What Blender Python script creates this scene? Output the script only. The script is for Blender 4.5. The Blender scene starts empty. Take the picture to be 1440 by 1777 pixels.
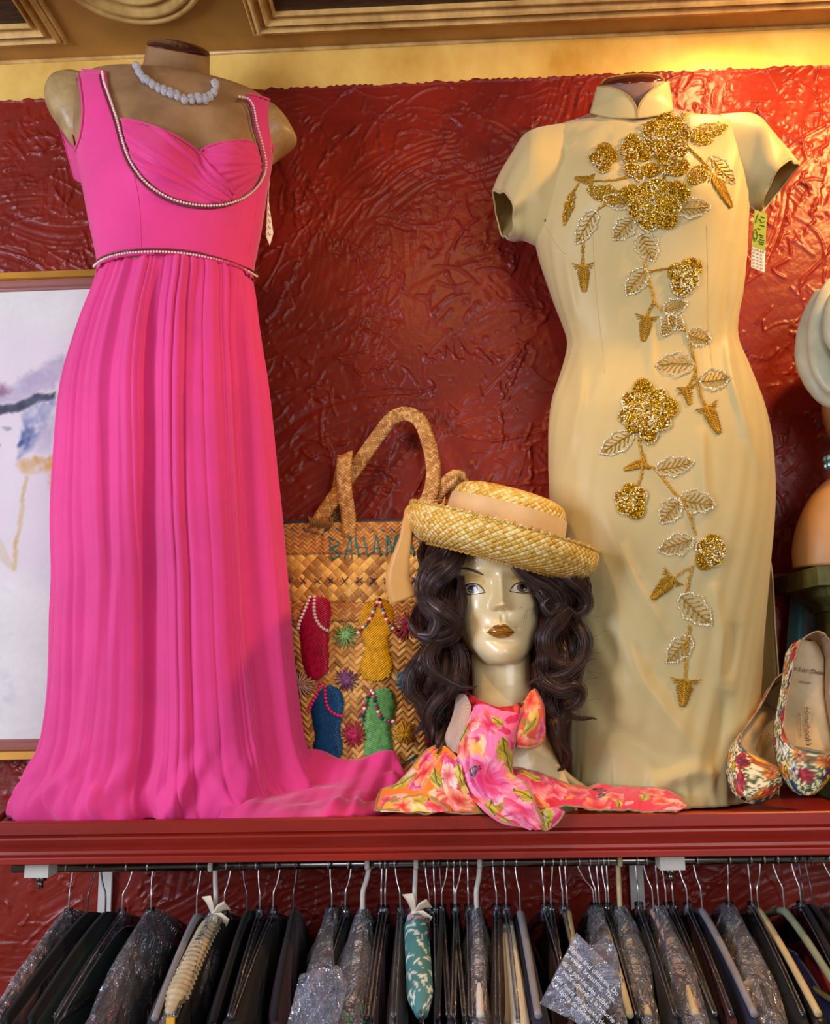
import bpy, math, random
import numpy as np
from mathutils import Vector, Matrix
from mathutils.bvhtree import BVHTree
from mathutils import noise as mnoise

SC = bpy.context.scene
COL = SC.collection
RNG = np.random.default_rng(7)
random.seed(7)

# ------------------------------------------------------------------ camera, world, lights, exposure
F = 1544.0                                   # focal length in pixels of a 1440 x 1777 frame
CAM = np.array([0.0, -1.85, 1.735])
_X = np.array([.999, .0262, -.035]); _X /= np.linalg.norm(_X)
_p = math.radians(10)
_Z = np.array([-(_X[1]*math.cos(_p) + _X[2]*math.sin(_p))/_X[0], math.cos(_p), math.sin(_p)]); _Z /= np.linalg.norm(_Z)
_Y = -np.cross(_Z, _X)
CM = np.stack([_X, _Y, _Z], 1)               # rows: right, up, forward of the camera in world axes
cam_d = bpy.data.cameras.new('camera'); cam = bpy.data.objects.new('camera', cam_d); COL.objects.link(cam)
cam_d.sensor_fit = 'HORIZONTAL'; cam_d.sensor_width = 36; cam_d.lens = 36*F/1440; cam_d.clip_start = .05
r_, u_, f_ = CM
cam.matrix_world = Matrix(((r_[0], u_[0], -f_[0], CAM[0]), (r_[1], u_[1], -f_[1], CAM[1]), (r_[2], u_[2], -f_[2], CAM[2]), (0, 0, 0, 1)))
SC.camera = cam
SC.view_settings.view_transform = 'Standard'; SC.view_settings.look = 'None'
SC.view_settings.gamma = 1; SC.view_settings.use_curve_mapping = False
SC.view_settings.exposure = 0.0
SC.cycles.transparent_max_bounces = 24

def lin(c):
    c = np.array(c, float)/255.
    return np.where(c <= .04045, c/12.92, ((c+.055)/1.055)**2.4)
def L4(c): return tuple(lin(c)) + (1.0,)

world = bpy.data.worlds.new('world'); SC.world = world; world.use_nodes = True
bg = world.node_tree.nodes['Background']; bg.inputs[0].default_value = L4((222, 205, 190)); bg.inputs[1].default_value = .36

def light(name, kind, loc, aim, energy, col, **kw):
    d = bpy.data.lights.new(name, kind); o = bpy.data.objects.new(name, d); COL.objects.link(o)
    d.energy = energy; d.color = tuple(lin(col)); o.location = loc
    o.rotation_euler = (Vector(aim)-Vector(loc)).to_track_quat('-Z', 'Y').to_euler()
    for k, v in kw.items(): setattr(d, k, v)
    return o
light('shop_window', 'AREA', (-2.5, -2.1, 2.25), (-.2, 0, 2.0), 80, (222, 230, 255), shape='RECTANGLE', size=.8, size_y=1.2)
light('front_fill', 'AREA', (1.3, -3.6, 2.2), (.2, 0, 2.0), 44, (238, 242, 250), shape='RECTANGLE', size=1.2, size_y=1.4)  # unseen fill light, added to brighten everything from the front
light('ceiling_spot', 'SPOT', (1.20, -.55, 3.10), (.60, -.02, 2.30), 76, (255, 190, 110), spot_size=math.radians(118), spot_blend=.7, shadow_soft_size=.06)
light('ceiling_spot_small', 'SPOT', (.66, -.20, 3.14), (.64, -.01, 2.75), 7, (255, 206, 130), spot_size=math.radians(130), spot_blend=.7, shadow_soft_size=.02)
light('wall_fill_spot', 'SPOT', (.02, -1.15, 3.08), (.14, 0, 2.42), 11, (255, 196, 120), spot_size=math.radians(64), spot_blend=.8, shadow_soft_size=.03)  # unseen warm lamp, added to lift the wall between the dresses
light('track_spot', 'SPOT', (-.35, -1.05, 3.05), (.16, -.28, 1.85), 32, (255, 200, 130), spot_size=math.radians(46), spot_blend=.6, shadow_soft_size=.025)

# ------------------------------------------------------------------ pixel <-> world
def ray(px, py):
    v = CM.T @ np.array([(px-720)/F, -(py-888.5)/F, 1.0])
    return v
def W(px, py, y):
    d = ray(px, py); return CAM + d*((y-CAM[1])/d[1])
def WZ(px, py, z):
    d = ray(px, py); return CAM + d*((z-CAM[2])/d[2])
def PR(P):
    c = (np.asarray(P, float)-CAM) @ CM.T
    return np.stack([720+F*c[..., 0]/c[..., 2], 888.5-F*c[..., 1]/c[..., 2]], -1)

# ------------------------------------------------------------------ object building
def tag(o, label=None, cat=None, group=None, kind=None):
    if label: o['label'] = label
    if cat: o['category'] = cat
    if group: o['group'] = group
    if kind: o['kind'] = kind
    return o
def thing(name, loc, label, cat, group=None):
    o = bpy.data.objects.new(name, None); COL.objects.link(o); o.location = tuple(loc); o.empty_display_size = .05
    return tag(o, label, cat, group)
def wloc(o):
    p = np.zeros(3)
    while o is not None:
        p = p + np.array(o.location); o = o.parent
    return p

class MB:
    """collects vertices (world space), faces, uv per vertex, colour per vertex"""
    def __init__(s): s.v = []; s.f = []; s.uv = []; s.c = []; s.n = 0; s.mi = []
    def add(s, v, f, uv=None, c=None, mi=0):
        v = np.asarray(v, float).reshape(-1, 3)
        s.v.append(v); s.f += [tuple(int(i)+s.n for i in q) for q in f]; s.mi += [mi]*len(f)
        s.uv.append(np.zeros((len(v), 2)) if uv is None else np.asarray(uv, float).reshape(-1, 2))
        c = np.array((1., 1., 1.)) if c is None else np.asarray(c, float)
        s.c.append(np.broadcast_to(c, (len(v), 3)) if c.ndim == 1 else c.reshape(-1, 3))
        s.n += len(v); return s
    def arrays(s): return np.concatenate(s.v), s.f
    def build(s, name, m, parent=None, smooth=True, label=None, col=False, kind=None):
        v = np.concatenate(s.v) - (wloc(parent) if parent is not None else 0)
        me = bpy.data.meshes.new(name); me.from_pydata(v.tolist(), [], s.f)
        if smooth: me.polygons.foreach_set('use_smooth', [True]*len(me.polygons))
        uv = np.concatenate(s.uv); li = np.empty(len(me.loops), int); me.loops.foreach_get('vertex_index', li)
        ul = me.uv_layers.new(name='UVMap'); ul.data.foreach_set('uv', uv[li].ravel())
        if col:
            c = np.concatenate(s.c); ca = me.color_attributes.new('Col', 'FLOAT_COLOR', 'POINT')
            ca.data.foreach_set('color', np.concatenate([lin(c*255.), np.ones((len(c), 1))], 1).ravel())
        for mm in (m if isinstance(m, (list, tuple)) else [m]): me.materials.append(mm)
        if isinstance(m, (list, tuple)): me.polygons.foreach_set('material_index', s.mi)
        me.update()
        o = bpy.data.objects.new(name, me); COL.objects.link(o)
        if parent is not None: o.parent = parent
        if label: o['label'] = label
        if kind: o['kind'] = kind
        return o

def gridf(nr, nc, closed=False, flip=False, off=0):
    f = []
    for i in range(nr-1):
        for j in range(nc if closed else nc-1):
            a = i*nc+j; b = i*nc+(j+1) % nc; q = (a, b, b+nc, a+nc)
            f.append(q[::-1] if flip else q)
    return f
def add_loft(mb, rings, closed=True, caps=(False, False), flip=False, uvs=(1, 1), c=None, mi=0):
    R = np.asarray(rings, float); nr, nc = R.shape[:2]
    f = gridf(nr, nc, closed, flip)
    if caps[0]: f.append(tuple(range(nc))[::-1] if not flip else tuple(range(nc)))
    if caps[1]: f.append(tuple(range((nr-1)*nc, nr*nc)) if not flip else tuple(range((nr-1)*nc, nr*nc))[::-1])
    uu, vv = np.meshgrid(np.linspace(0, uvs[0], nc), np.linspace(0, uvs[1], nr))
    mb.add(R, f, np.stack([uu, vv], -1), c, mi); return mb
def crv(P, n):
    """Catmull-Rom through points P (k,d) resampled to n points"""
    P = np.asarray(P, float); k = len(P)
    if k == 2: t = np.linspace(0, 1, n)[:, None]; return P[0]*(1-t)+P[1]*t
    d = np.linalg.norm(np.diff(P, axis=0), axis=1); s = np.concatenate([[0], np.cumsum(np.maximum(d, 1e-9))])
    q = np.linspace(0, s[-1], n)
    m = np.empty_like(P); m[1:-1] = (P[2:]-P[:-2])/(s[2:]-s[:-2])[:, None]
    m[0] = (P[1]-P[0])/(s[1]-s[0]); m[-1] = (P[-1]-P[-2])/(s[-1]-s[-2])
    i = np.clip(np.searchsorted(s, q, side='right')-1, 0, k-2); h = (s[i+1]-s[i])[:, None]; t = ((q-s[i])/(s[i+1]-s[i]))[:, None]
    return (2*t**3-3*t**2+1)*P[i]+(t**3-2*t**2+t)*h*m[i]+(-2*t**3+3*t**2)*P[i+1]+(t**3-t**2)*h*m[i+1]
def frames(P):
    T = np.gradient(P, axis=0); T /= np.linalg.norm(T, axis=1)[:, None]+1e-12
    a = np.array([0, 0, 1.]) if abs(T[0][2]) < .9 else np.array([1., 0, 0])
    N = np.empty_like(P); n = np.cross(T[0], a); n /= np.linalg.norm(n); N[0] = n
    for i in range(1, len(P)):
        n = n-T[i]*np.dot(n, T[i]); n /= np.linalg.norm(n)+1e-12; N[i] = n
    return T, N, np.cross(T, N)
def add_tube(mb, P, r, n=8, c=None, caps=True, mi=0, flat=1.0, up=None):
    P = np.asarray(P, float); T, N, B = frames(P)
    if up is not None:
        N = np.cross(T, np.asarray(up, float)); N /= np.linalg.norm(N, axis=1)[:, None]+1e-12; B = np.cross(T, N)
    r = np.broadcast_to(np.asarray(r, float), (len(P),))
    a = np.linspace(0, 2*np.pi, n, endpoint=False)
    R = P[:, None]+r[:, None, None]*(np.cos(a)[None, :, None]*N[:, None]+flat*np.sin(a)[None, :, None]*B[:, None])
    return add_loft(mb, R, True, (caps, caps), flip=False, uvs=(1, float(len(P))), c=c, mi=mi)
def add_strap(mb, P, side, w, th, c=None, uvs=None, mi=0):
    """flat strap following P, side = width direction(s), w half-width, th thickness"""
    P = np.asarray(P, float); k = len(P); T = np.gradient(P, axis=0); T /= np.linalg.norm(T, axis=1)[:, None]
    S = np.broadcast_to(np.asarray(side, float), (k, 3)); S = S-T*np.sum(S*T, 1)[:, None]; S = S/np.linalg.norm(S, axis=1)[:, None]
    N = np.cross(T, S); w = np.broadcast_to(np.asarray(w, float), (k,))[:, None]
    q = [(-1, -.5), (-.5, -.6), (.5, -.6), (1, -.5), (1, .5), (.5, .6), (-.5, .6), (-1, .5)]
    R = np.stack([P+S*w*a+N*th*b for a, b in q], 1)
    L = np.concatenate([[0], np.cumsum(np.linalg.norm(np.diff(P, axis=0), axis=1))])
    f = gridf(k, 8, True); f.append(tuple(range(8))[::-1]); f.append(tuple(range((k-1)*8, k*8)))
    uv = np.stack([np.stack([np.full(k, a)*w[:, 0], L], -1) for a, b in q], 1)
    mb.add(R, f, uv, c, mi); return mb
def add_box(mb, lo, hi, c=None, mi=0):
    lo = np.array(lo, float); hi = np.array(hi, float)
    v = [(x, y, z) for x in (lo[0], hi[0]) for y in (lo[1], hi[1]) for z in (lo[2], hi[2])]
    f = [(0, 1, 3, 2), (4, 6, 7, 5), (0, 4, 5, 1), (2, 3, 7, 6), (0, 2, 6, 4), (1, 5, 7, 3)]
    mb.add(v, f, None, c, mi); return mb
_sph = {}
def add_ball(mb, c, r, col=None, nu=8, nv=6, mi=0, scale=(1, 1, 1), rot=None):
    key = (nu, nv)
    if key not in _sph:
        v = [(0, 0, 1)]+[(math.sin(math.pi*i/nv)*math.cos(2*math.pi*j/nu), math.sin(math.pi*i/nv)*math.sin(2*math.pi*j/nu), math.cos(math.pi*i/nv)) for i in range(1, nv) for j in range(nu)]+[(0, 0, -1)]
        f = [(0, 1+j, 1+(j+1) % nu) for j in range(nu)]
        for i in range(nv-2):
            for j in range(nu):
                a = 1+i*nu+j; b = 1+i*nu+(j+1) % nu; f.append((a, a+nu, b+nu, b))
        last = 1+(nv-1)*nu
        f += [(last, 1+(nv-2)*nu+(j+1) % nu, 1+(nv-2)*nu+j) for j in range(nu)]
        _sph[key] = (np.array(v), f)
    v, f = _sph[key]; v = v*np.array(scale)*r
    if rot is not None: v = v @ np.asarray(rot).T
    mb.add(v+np.asarray(c, float), f, None, col, mi); return mb
def basis(n, up=(0, 0, 1)):
    n = np.asarray(n, float); n = n/np.linalg.norm(n); a = np.asarray(up, float)
    x = np.cross(a, n); x /= np.linalg.norm(x)+1e-12; return x, np.cross(n, x), n
def bvh_of(mb): v, f = mb.arrays(); return BVHTree.FromPolygons([tuple(p) for p in v], f)
def hit(bvh, px, py, off=0.0):
    """the point of a surface that the photograph shows at a pixel, lifted by off along the surface normal"""
    d = ray(px, py); loc, nor, i, dist = bvh.ray_cast(Vector(CAM), Vector(d))
    if loc is None: return None, None
    n = np.array(nor)
    if np.dot(n, d) > 0: n = -n
    return np.array(loc)+n*off, n
def inpoly(P, poly):
    P = np.asarray(P, float); poly = np.asarray(poly, float); x, y = P[..., 0], P[..., 1]
    r = np.zeros(x.shape, bool); j = len(poly)-1
    for i in range(len(poly)):
        xi, yi = poly[i]; xj, yj = poly[j]
        r ^= ((yi > y) != (yj > y)) & (x < (xj-xi)*(y-yi)/(yj-yi+1e-12)+xi); j = i
    return r
def near_poly(p, poly):
    A = np.asarray(poly, float); B = np.roll(A, -1, 0); d = B-A
    t = np.clip(np.sum((p-A)*d, 1)/(np.sum(d*d, 1)+1e-12), 0, 1); q = A+d*t[:, None]
    return q[np.argmin(np.sum((q-p)**2, 1))]
def smooth_poly(poly, n=80):
    P = np.asarray(list(poly)+[poly[0]], float); return crv(P, n)[:-1]
def add_decal(mb, poly, bvh, step, off, bump=None, c=None, mi=0, uvs=.01, edge=0.0):
    """a cloth or paint piece lying on a surface; poly is its outline as the photograph shows it; bump(px,py) adds height; edge: rim drop"""
    poly = np.asarray(poly, float); lo = poly.min(0); hi = poly.max(0)
    nx = max(2, int(math.ceil((hi[0]-lo[0])/step))+1); ny = max(2, int(math.ceil((hi[1]-lo[1])/step))+1)
    gx = lo[0]+np.arange(nx)*step; gy = lo[1]+np.arange(ny)*step
    cc = np.stack(np.meshgrid(gx[:-1]+step/2, gy[:-1]+step/2), -1); ins = inpoly(cc, poly)
    cnt = np.zeros((ny, nx), int); cnt[:-1, :-1] += ins; cnt[1:, :-1] += ins; cnt[:-1, 1:] += ins; cnt[1:, 1:] += ins
    idx = -np.ones((ny, nx), int); V = []; U = []; n = 0; cols = []
    for i in range(ny):
        for j in range(nx):
            if cnt[i, j] == 0: continue
            p = np.array([gx[j], gy[i]]); o = off
            if cnt[i, j] < 4:
                q = near_poly(p, poly)
                if np.linalg.norm(q-p) < step*1.3: p = q
                o = off-edge
            if bump is not None: o += bump(p[0], p[1])
            h, _n = hit(bvh, p[0], p[1], o)
            if h is None: continue
            idx[i, j] = n; V.append(h); U.append(p*uvs*np.array([1, -1])); n += 1
            if callable(c): cols.append(c(p[0], p[1]))
    F_ = []
    for i in range(ny-1):
        for j in range(nx-1):
            if ins[i, j]:
                q = [idx[i, j], idx[i+1, j], idx[i+1, j+1], idx[i, j+1]]
                q = [a for a in q if a >= 0]
                if len(q) >= 3: F_.append(tuple(q))
    if V: mb.add(V, F_, U, np.array(cols) if callable(c) else c, mi)
    return mb
def solid(o, t, off=-1):
    m = o.modifiers.new('Solidify', 'SOLIDIFY'); m.thickness = t; m.offset = off; return o
def fbm(x, y, z=0, o=4):
    return mnoise.fractal(Vector((x, y, z)), 1.0, 2.0, o)
def n1(seed, k=512):
    """periodic smooth 1-d noise"""
    g = np.random.default_rng(seed).uniform(-1, 1, k)
    def f(x):
        x = np.asarray(x, float); i = np.floor(x).astype(int); t = x-i; t = t*t*(3-2*t)
        return g[i % k]*(1-t)+g[(i+1) % k]*t
    return f

# ------------------------------------------------------------------ materials
def mat(name, col, rough=.5, metal=0., bump=None, var=None, sheen=0., spec=.5, vcol=False, coat=0., trans=0., ior=1.45, stretch=(1, 1, 1), coords='Object', col2=None):
    """principled material with noise-driven tint (var = scale, amount) and fine relief (bump = scale, strength)"""
    m = bpy.data.materials.new(name); m.use_nodes = True; nt = m.node_tree; b = nt.nodes['Principled BSDF']
    b.inputs['Base Color'].default_value = L4(col); b.inputs['Roughness'].default_value = rough; b.inputs['Metallic'].default_value = metal
    b.inputs['Specular IOR Level'].default_value = spec; b.inputs['Sheen Weight'].default_value = sheen; b.inputs['Coat Weight'].default_value = coat
    b.inputs['Transmission Weight'].default_value = trans; b.inputs['IOR'].default_value = ior
    tc = nt.nodes.new('ShaderNodeTexCoord'); mp = nt.nodes.new('ShaderNodeMapping'); mp.inputs['Scale'].default_value = stretch
    nt.links.new(tc.outputs[coords], mp.inputs[0])
    src = None
    if vcol:
        a = nt.nodes.new('ShaderNodeVertexColor'); a.layer_name = 'Col'; src = a.outputs[0]
    if var:
        n = nt.nodes.new('ShaderNodeTexNoise'); n.inputs['Scale'].default_value = var[0]; n.inputs['Detail'].default_value = 6; n.inputs['Roughness'].default_value = .62
        nt.links.new(mp.outputs[0], n.inputs['Vector'])
        mr = nt.nodes.new('ShaderNodeMapRange'); mr.inputs[1].default_value = .3; mr.inputs[2].default_value = .7
        nt.links.new(n.outputs['Fac'], mr.inputs[0])
        mx = nt.nodes.new('ShaderNodeMix'); mx.data_type = 'RGBA'
        nt.links.new(mr.outputs[0], mx.inputs[0])
        if src is not None:
            h = nt.nodes.new('ShaderNodeHueSaturation'); h.inputs['Value'].default_value = 1-var[1]; nt.links.new(src, h.inputs['Color'])
            nt.links.new(h.outputs[0], mx.inputs[6]); nt.links.new(src, mx.inputs[7])
        else:
            c2 = col2 if col2 is not None else tuple(np.array(col)*(1-var[1]))
            mx.inputs[6].default_value = L4(c2); mx.inputs[7].default_value = L4(col)
        src = mx.outputs[2]
    if src is not None: nt.links.new(src, b.inputs['Base Color'])
    if bump:
        n = nt.nodes.new('ShaderNodeTexNoise'); n.inputs['Scale'].default_value = bump[0]; n.inputs['Detail'].default_value = 4
        nt.links.new(mp.outputs[0], n.inputs['Vector'])
        bp = nt.nodes.new('ShaderNodeBump'); bp.inputs['Strength'].default_value = bump[1]; bp.inputs['Distance'].default_value = bump[2] if len(bump) > 2 else .002
        nt.links.new(n.outputs['Fac'], bp.inputs['Height']); nt.links.new(bp.outputs[0], b.inputs['Normal'])
    return m
def film(name, tint=(235, 238, 245), gloss=.22, scale=25, strength=.9, stretch=(1, 1, .25), rough=.12, dif=.10):
    """thin clear plastic: mostly see-through, creased, with sharp glints"""
    m = bpy.data.materials.new(name); m.use_nodes = True; nt = m.node_tree
    for n in list(nt.nodes): nt.nodes.remove(n)
    out = nt.nodes.new('ShaderNodeOutputMaterial'); tr = nt.nodes.new('ShaderNodeBsdfTransparent'); gl = nt.nodes.new('ShaderNodeBsdfGlossy')
    df = nt.nodes.new('ShaderNodeBsdfDiffuse'); mx = nt.nodes.new('ShaderNodeMixShader'); m2 = nt.nodes.new('ShaderNodeMixShader')
    tr.inputs[0].default_value = (.96, .97, .98, 1); gl.inputs[0].default_value = L4(tint); gl.inputs[1].default_value = rough; df.inputs[0].default_value = L4(tint)
    tc = nt.nodes.new('ShaderNodeTexCoord'); mp = nt.nodes.new('ShaderNodeMapping'); mp.inputs['Scale'].default_value = stretch; nt.links.new(tc.outputs['Object'], mp.inputs[0])
    n = nt.nodes.new('ShaderNodeTexNoise'); n.inputs['Scale'].default_value = scale; n.inputs['Detail'].default_value = 5; n.inputs['Distortion'].default_value = 1.2; nt.links.new(mp.outputs[0], n.inputs['Vector'])
    bp = nt.nodes.new('ShaderNodeBump'); bp.inputs['Strength'].default_value = strength; bp.inputs['Distance'].default_value = .02
    def mth(op, a, v):
        q = nt.nodes.new('ShaderNodeMath'); q.operation = op; nt.links.new(a, q.inputs[0]); q.inputs[1].default_value = v; return q.outputs[0]
    cr = mth('MULTIPLY_ADD', mth('ABSOLUTE', mth('MULTIPLY_ADD', n.outputs['Fac'], 2.), 0), -1.); cr.node.inputs[2].default_value = 1.
    cr.node.inputs[0].links[0].from_node.inputs[0].links[0].from_node.inputs[2].default_value = -1.
    cr = mth('POWER', mth('MAXIMUM', cr, 0.), 7.); ad = nt.nodes.new('ShaderNodeMath'); ad.operation = 'MULTIPLY_ADD'; nt.links.new(n.outputs['Fac'], ad.inputs[0]); ad.inputs[1].default_value = .45; nt.links.new(cr, ad.inputs[2])
    nt.links.new(ad.outputs[0], bp.inputs['Height']); nt.links.new(bp.outputs[0], gl.inputs['Normal'])
    lw = nt.nodes.new('ShaderNodeFresnel'); lw.inputs[0].default_value = 1.5; nt.links.new(bp.outputs[0], lw.inputs['Normal'])
    ma = nt.nodes.new('ShaderNodeMath'); ma.operation = 'MULTIPLY_ADD'; ma.inputs[1].default_value = 1.2; ma.inputs[2].default_value = gloss; nt.links.new(lw.outputs[0], ma.inputs[0])
    m2.inputs[0].default_value = dif; nt.links.new(gl.outputs[0], m2.inputs[1]); nt.links.new(df.outputs[0], m2.inputs[2])
    nt.links.new(ma.outputs[0], mx.inputs[0]); nt.links.new(tr.outputs[0], mx.inputs[1]); nt.links.new(m2.outputs[0], mx.inputs[2])
    nt.links.new(mx.outputs[0], out.inputs[0])
    return m
def translucent(m, fac):
    """thin cloth: part of the light comes through"""
    nt = m.node_tree; b = nt.nodes['Principled BSDF']; out = nt.nodes['Material Output']; t = nt.nodes.new('ShaderNodeBsdfTranslucent'); mx = nt.nodes.new('ShaderNodeMixShader')
    mx.inputs[0].default_value = fac; t.inputs[0].default_value = b.inputs['Base Color'].default_value
    if b.inputs['Base Color'].is_linked: nt.links.new(b.inputs['Base Color'].links[0].from_socket, t.inputs[0])
    nt.links.new(b.outputs[0], mx.inputs[1]); nt.links.new(t.outputs[0], mx.inputs[2]); nt.links.new(mx.outputs[0], out.inputs[0]); return m
def weave(name, cols, n=(60, 60), diag=True, rough=.45, bumpd=.003, strength=.8, herring=0):
    """plaited straw: over-under strips in UV space; cols = list of (pos, rgb) for strip-to-strip tint"""
    m = bpy.data.materials.new(name); m.use_nodes = True; nt = m.node_tree; b = nt.nodes['Principled BSDF']; b.inputs['Roughness'].default_value = rough
    def M(op, a, bb=None, c=None):
        nd = nt.nodes.new('ShaderNodeMath'); nd.operation = op
        for k, x in enumerate((a, bb, c)):
            if x is None: continue
            if isinstance(x, (int, float)): nd.inputs[k].default_value = x
            else: nt.links.new(x, nd.inputs[k])
        return nd.outputs[0]
    tc = nt.nodes.new('ShaderNodeTexCoord'); sp = nt.nodes.new('ShaderNodeSeparateXYZ'); nt.links.new(tc.outputs['UV'], sp.inputs[0])
    u = M('MULTIPLY', sp.outputs[0], n[0]); v = M('MULTIPLY', sp.outputs[1], n[1])
    if diag: a = M('ADD', u, v); bb = M('SUBTRACT', u, v)
    else: a, bb = u, v
    fa, fb = M('FRACT', a), M('FRACT', bb); ia, ib = M('FLOOR', a), M('FLOOR', bb)
    if herring:   # twill: each strip passes over `herring` others
        k = M('FLOORED_MODULO', M('ADD', ia, ib), herring*2); par = M('LESS_THAN', k, herring-.5)
        key_a, key_b = ia, ib
    else:
        par = M('FLOORED_MODULO', M('ADD', ia, ib), 2); par = M('LESS_THAN', par, .5)
    ipar = M('SUBTRACT', 1., par)
    ha = M('SINE', M('MULTIPLY', fa, math.pi)); hb = M('SINE', M('MULTIPLY', fb, math.pi))
    ha = M('POWER', ha, .5); hb = M('POWER', hb, .5)
    h = M('ADD', M('MULTIPLY', ha, par), M('MULTIPLY', hb, ipar))
    if not herring:
        h = M('MULTIPLY', h, M('ADD', .55, M('MULTIPLY', M('ADD', M('MULTIPLY', hb, par), M('MULTIPLY', ha, ipar)), .45)))
    wn = nt.nodes.new('ShaderNodeTexWhiteNoise'); wn.noise_dimensions = '2D'; cb = nt.nodes.new('ShaderNodeCombineXYZ')
    if herring:
        nt.links.new(M('ADD', M('MULTIPLY', ia, par), M('MULTIPLY', ib, ipar)), cb.inputs[0]); nt.links.new(M('ADD', par, M('MULTIPLY', 0, par)), cb.inputs[1])
    else:
        nt.links.new(ia, cb.inputs[0]); nt.links.new(ib, cb.inputs[1])
    nt.links.new(cb.outputs[0], wn.inputs[0])
    no = nt.nodes.new('ShaderNodeTexNoise'); no.inputs['Scale'].default_value = 9; no.inputs['Detail'].default_value = 3; nt.links.new(tc.outputs['Object'], no.inputs['Vector'])
    fac = M('ADD', M('MULTIPLY', wn.outputs[0], .65), M('MULTIPLY', no.outputs[0], .35))
    cr = nt.nodes.new('ShaderNodeValToRGB'); el = cr.color_ramp.elements
    el[0].position = cols[0][0]; el[0].color = L4(cols[0][1]); el[1].position = cols[-1][0]; el[1].color = L4(cols[-1][1])
    for p, c in cols[1:-1]: e = el.new(p); e.color = L4(c)
    nt.links.new(fac, cr.inputs[0])
    nt.links.new(cr.outputs[0], b.inputs['Base Color'])
    bp = nt.nodes.new('ShaderNodeBump'); bp.inputs['Strength'].default_value = strength; bp.inputs['Distance'].default_value = bumpd
    nt.links.new(h, bp.inputs['Height']); nt.links.new(bp.outputs[0], b.inputs['Normal'])
    return m
# ================================================================== the room
def structure(o): o['kind'] = 'structure'; return o
ZS = 1.49            # tray floor of the shelf
ZC = 3.168           # ceiling
ZR = 3.064           # top edge of the red plaster

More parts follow.
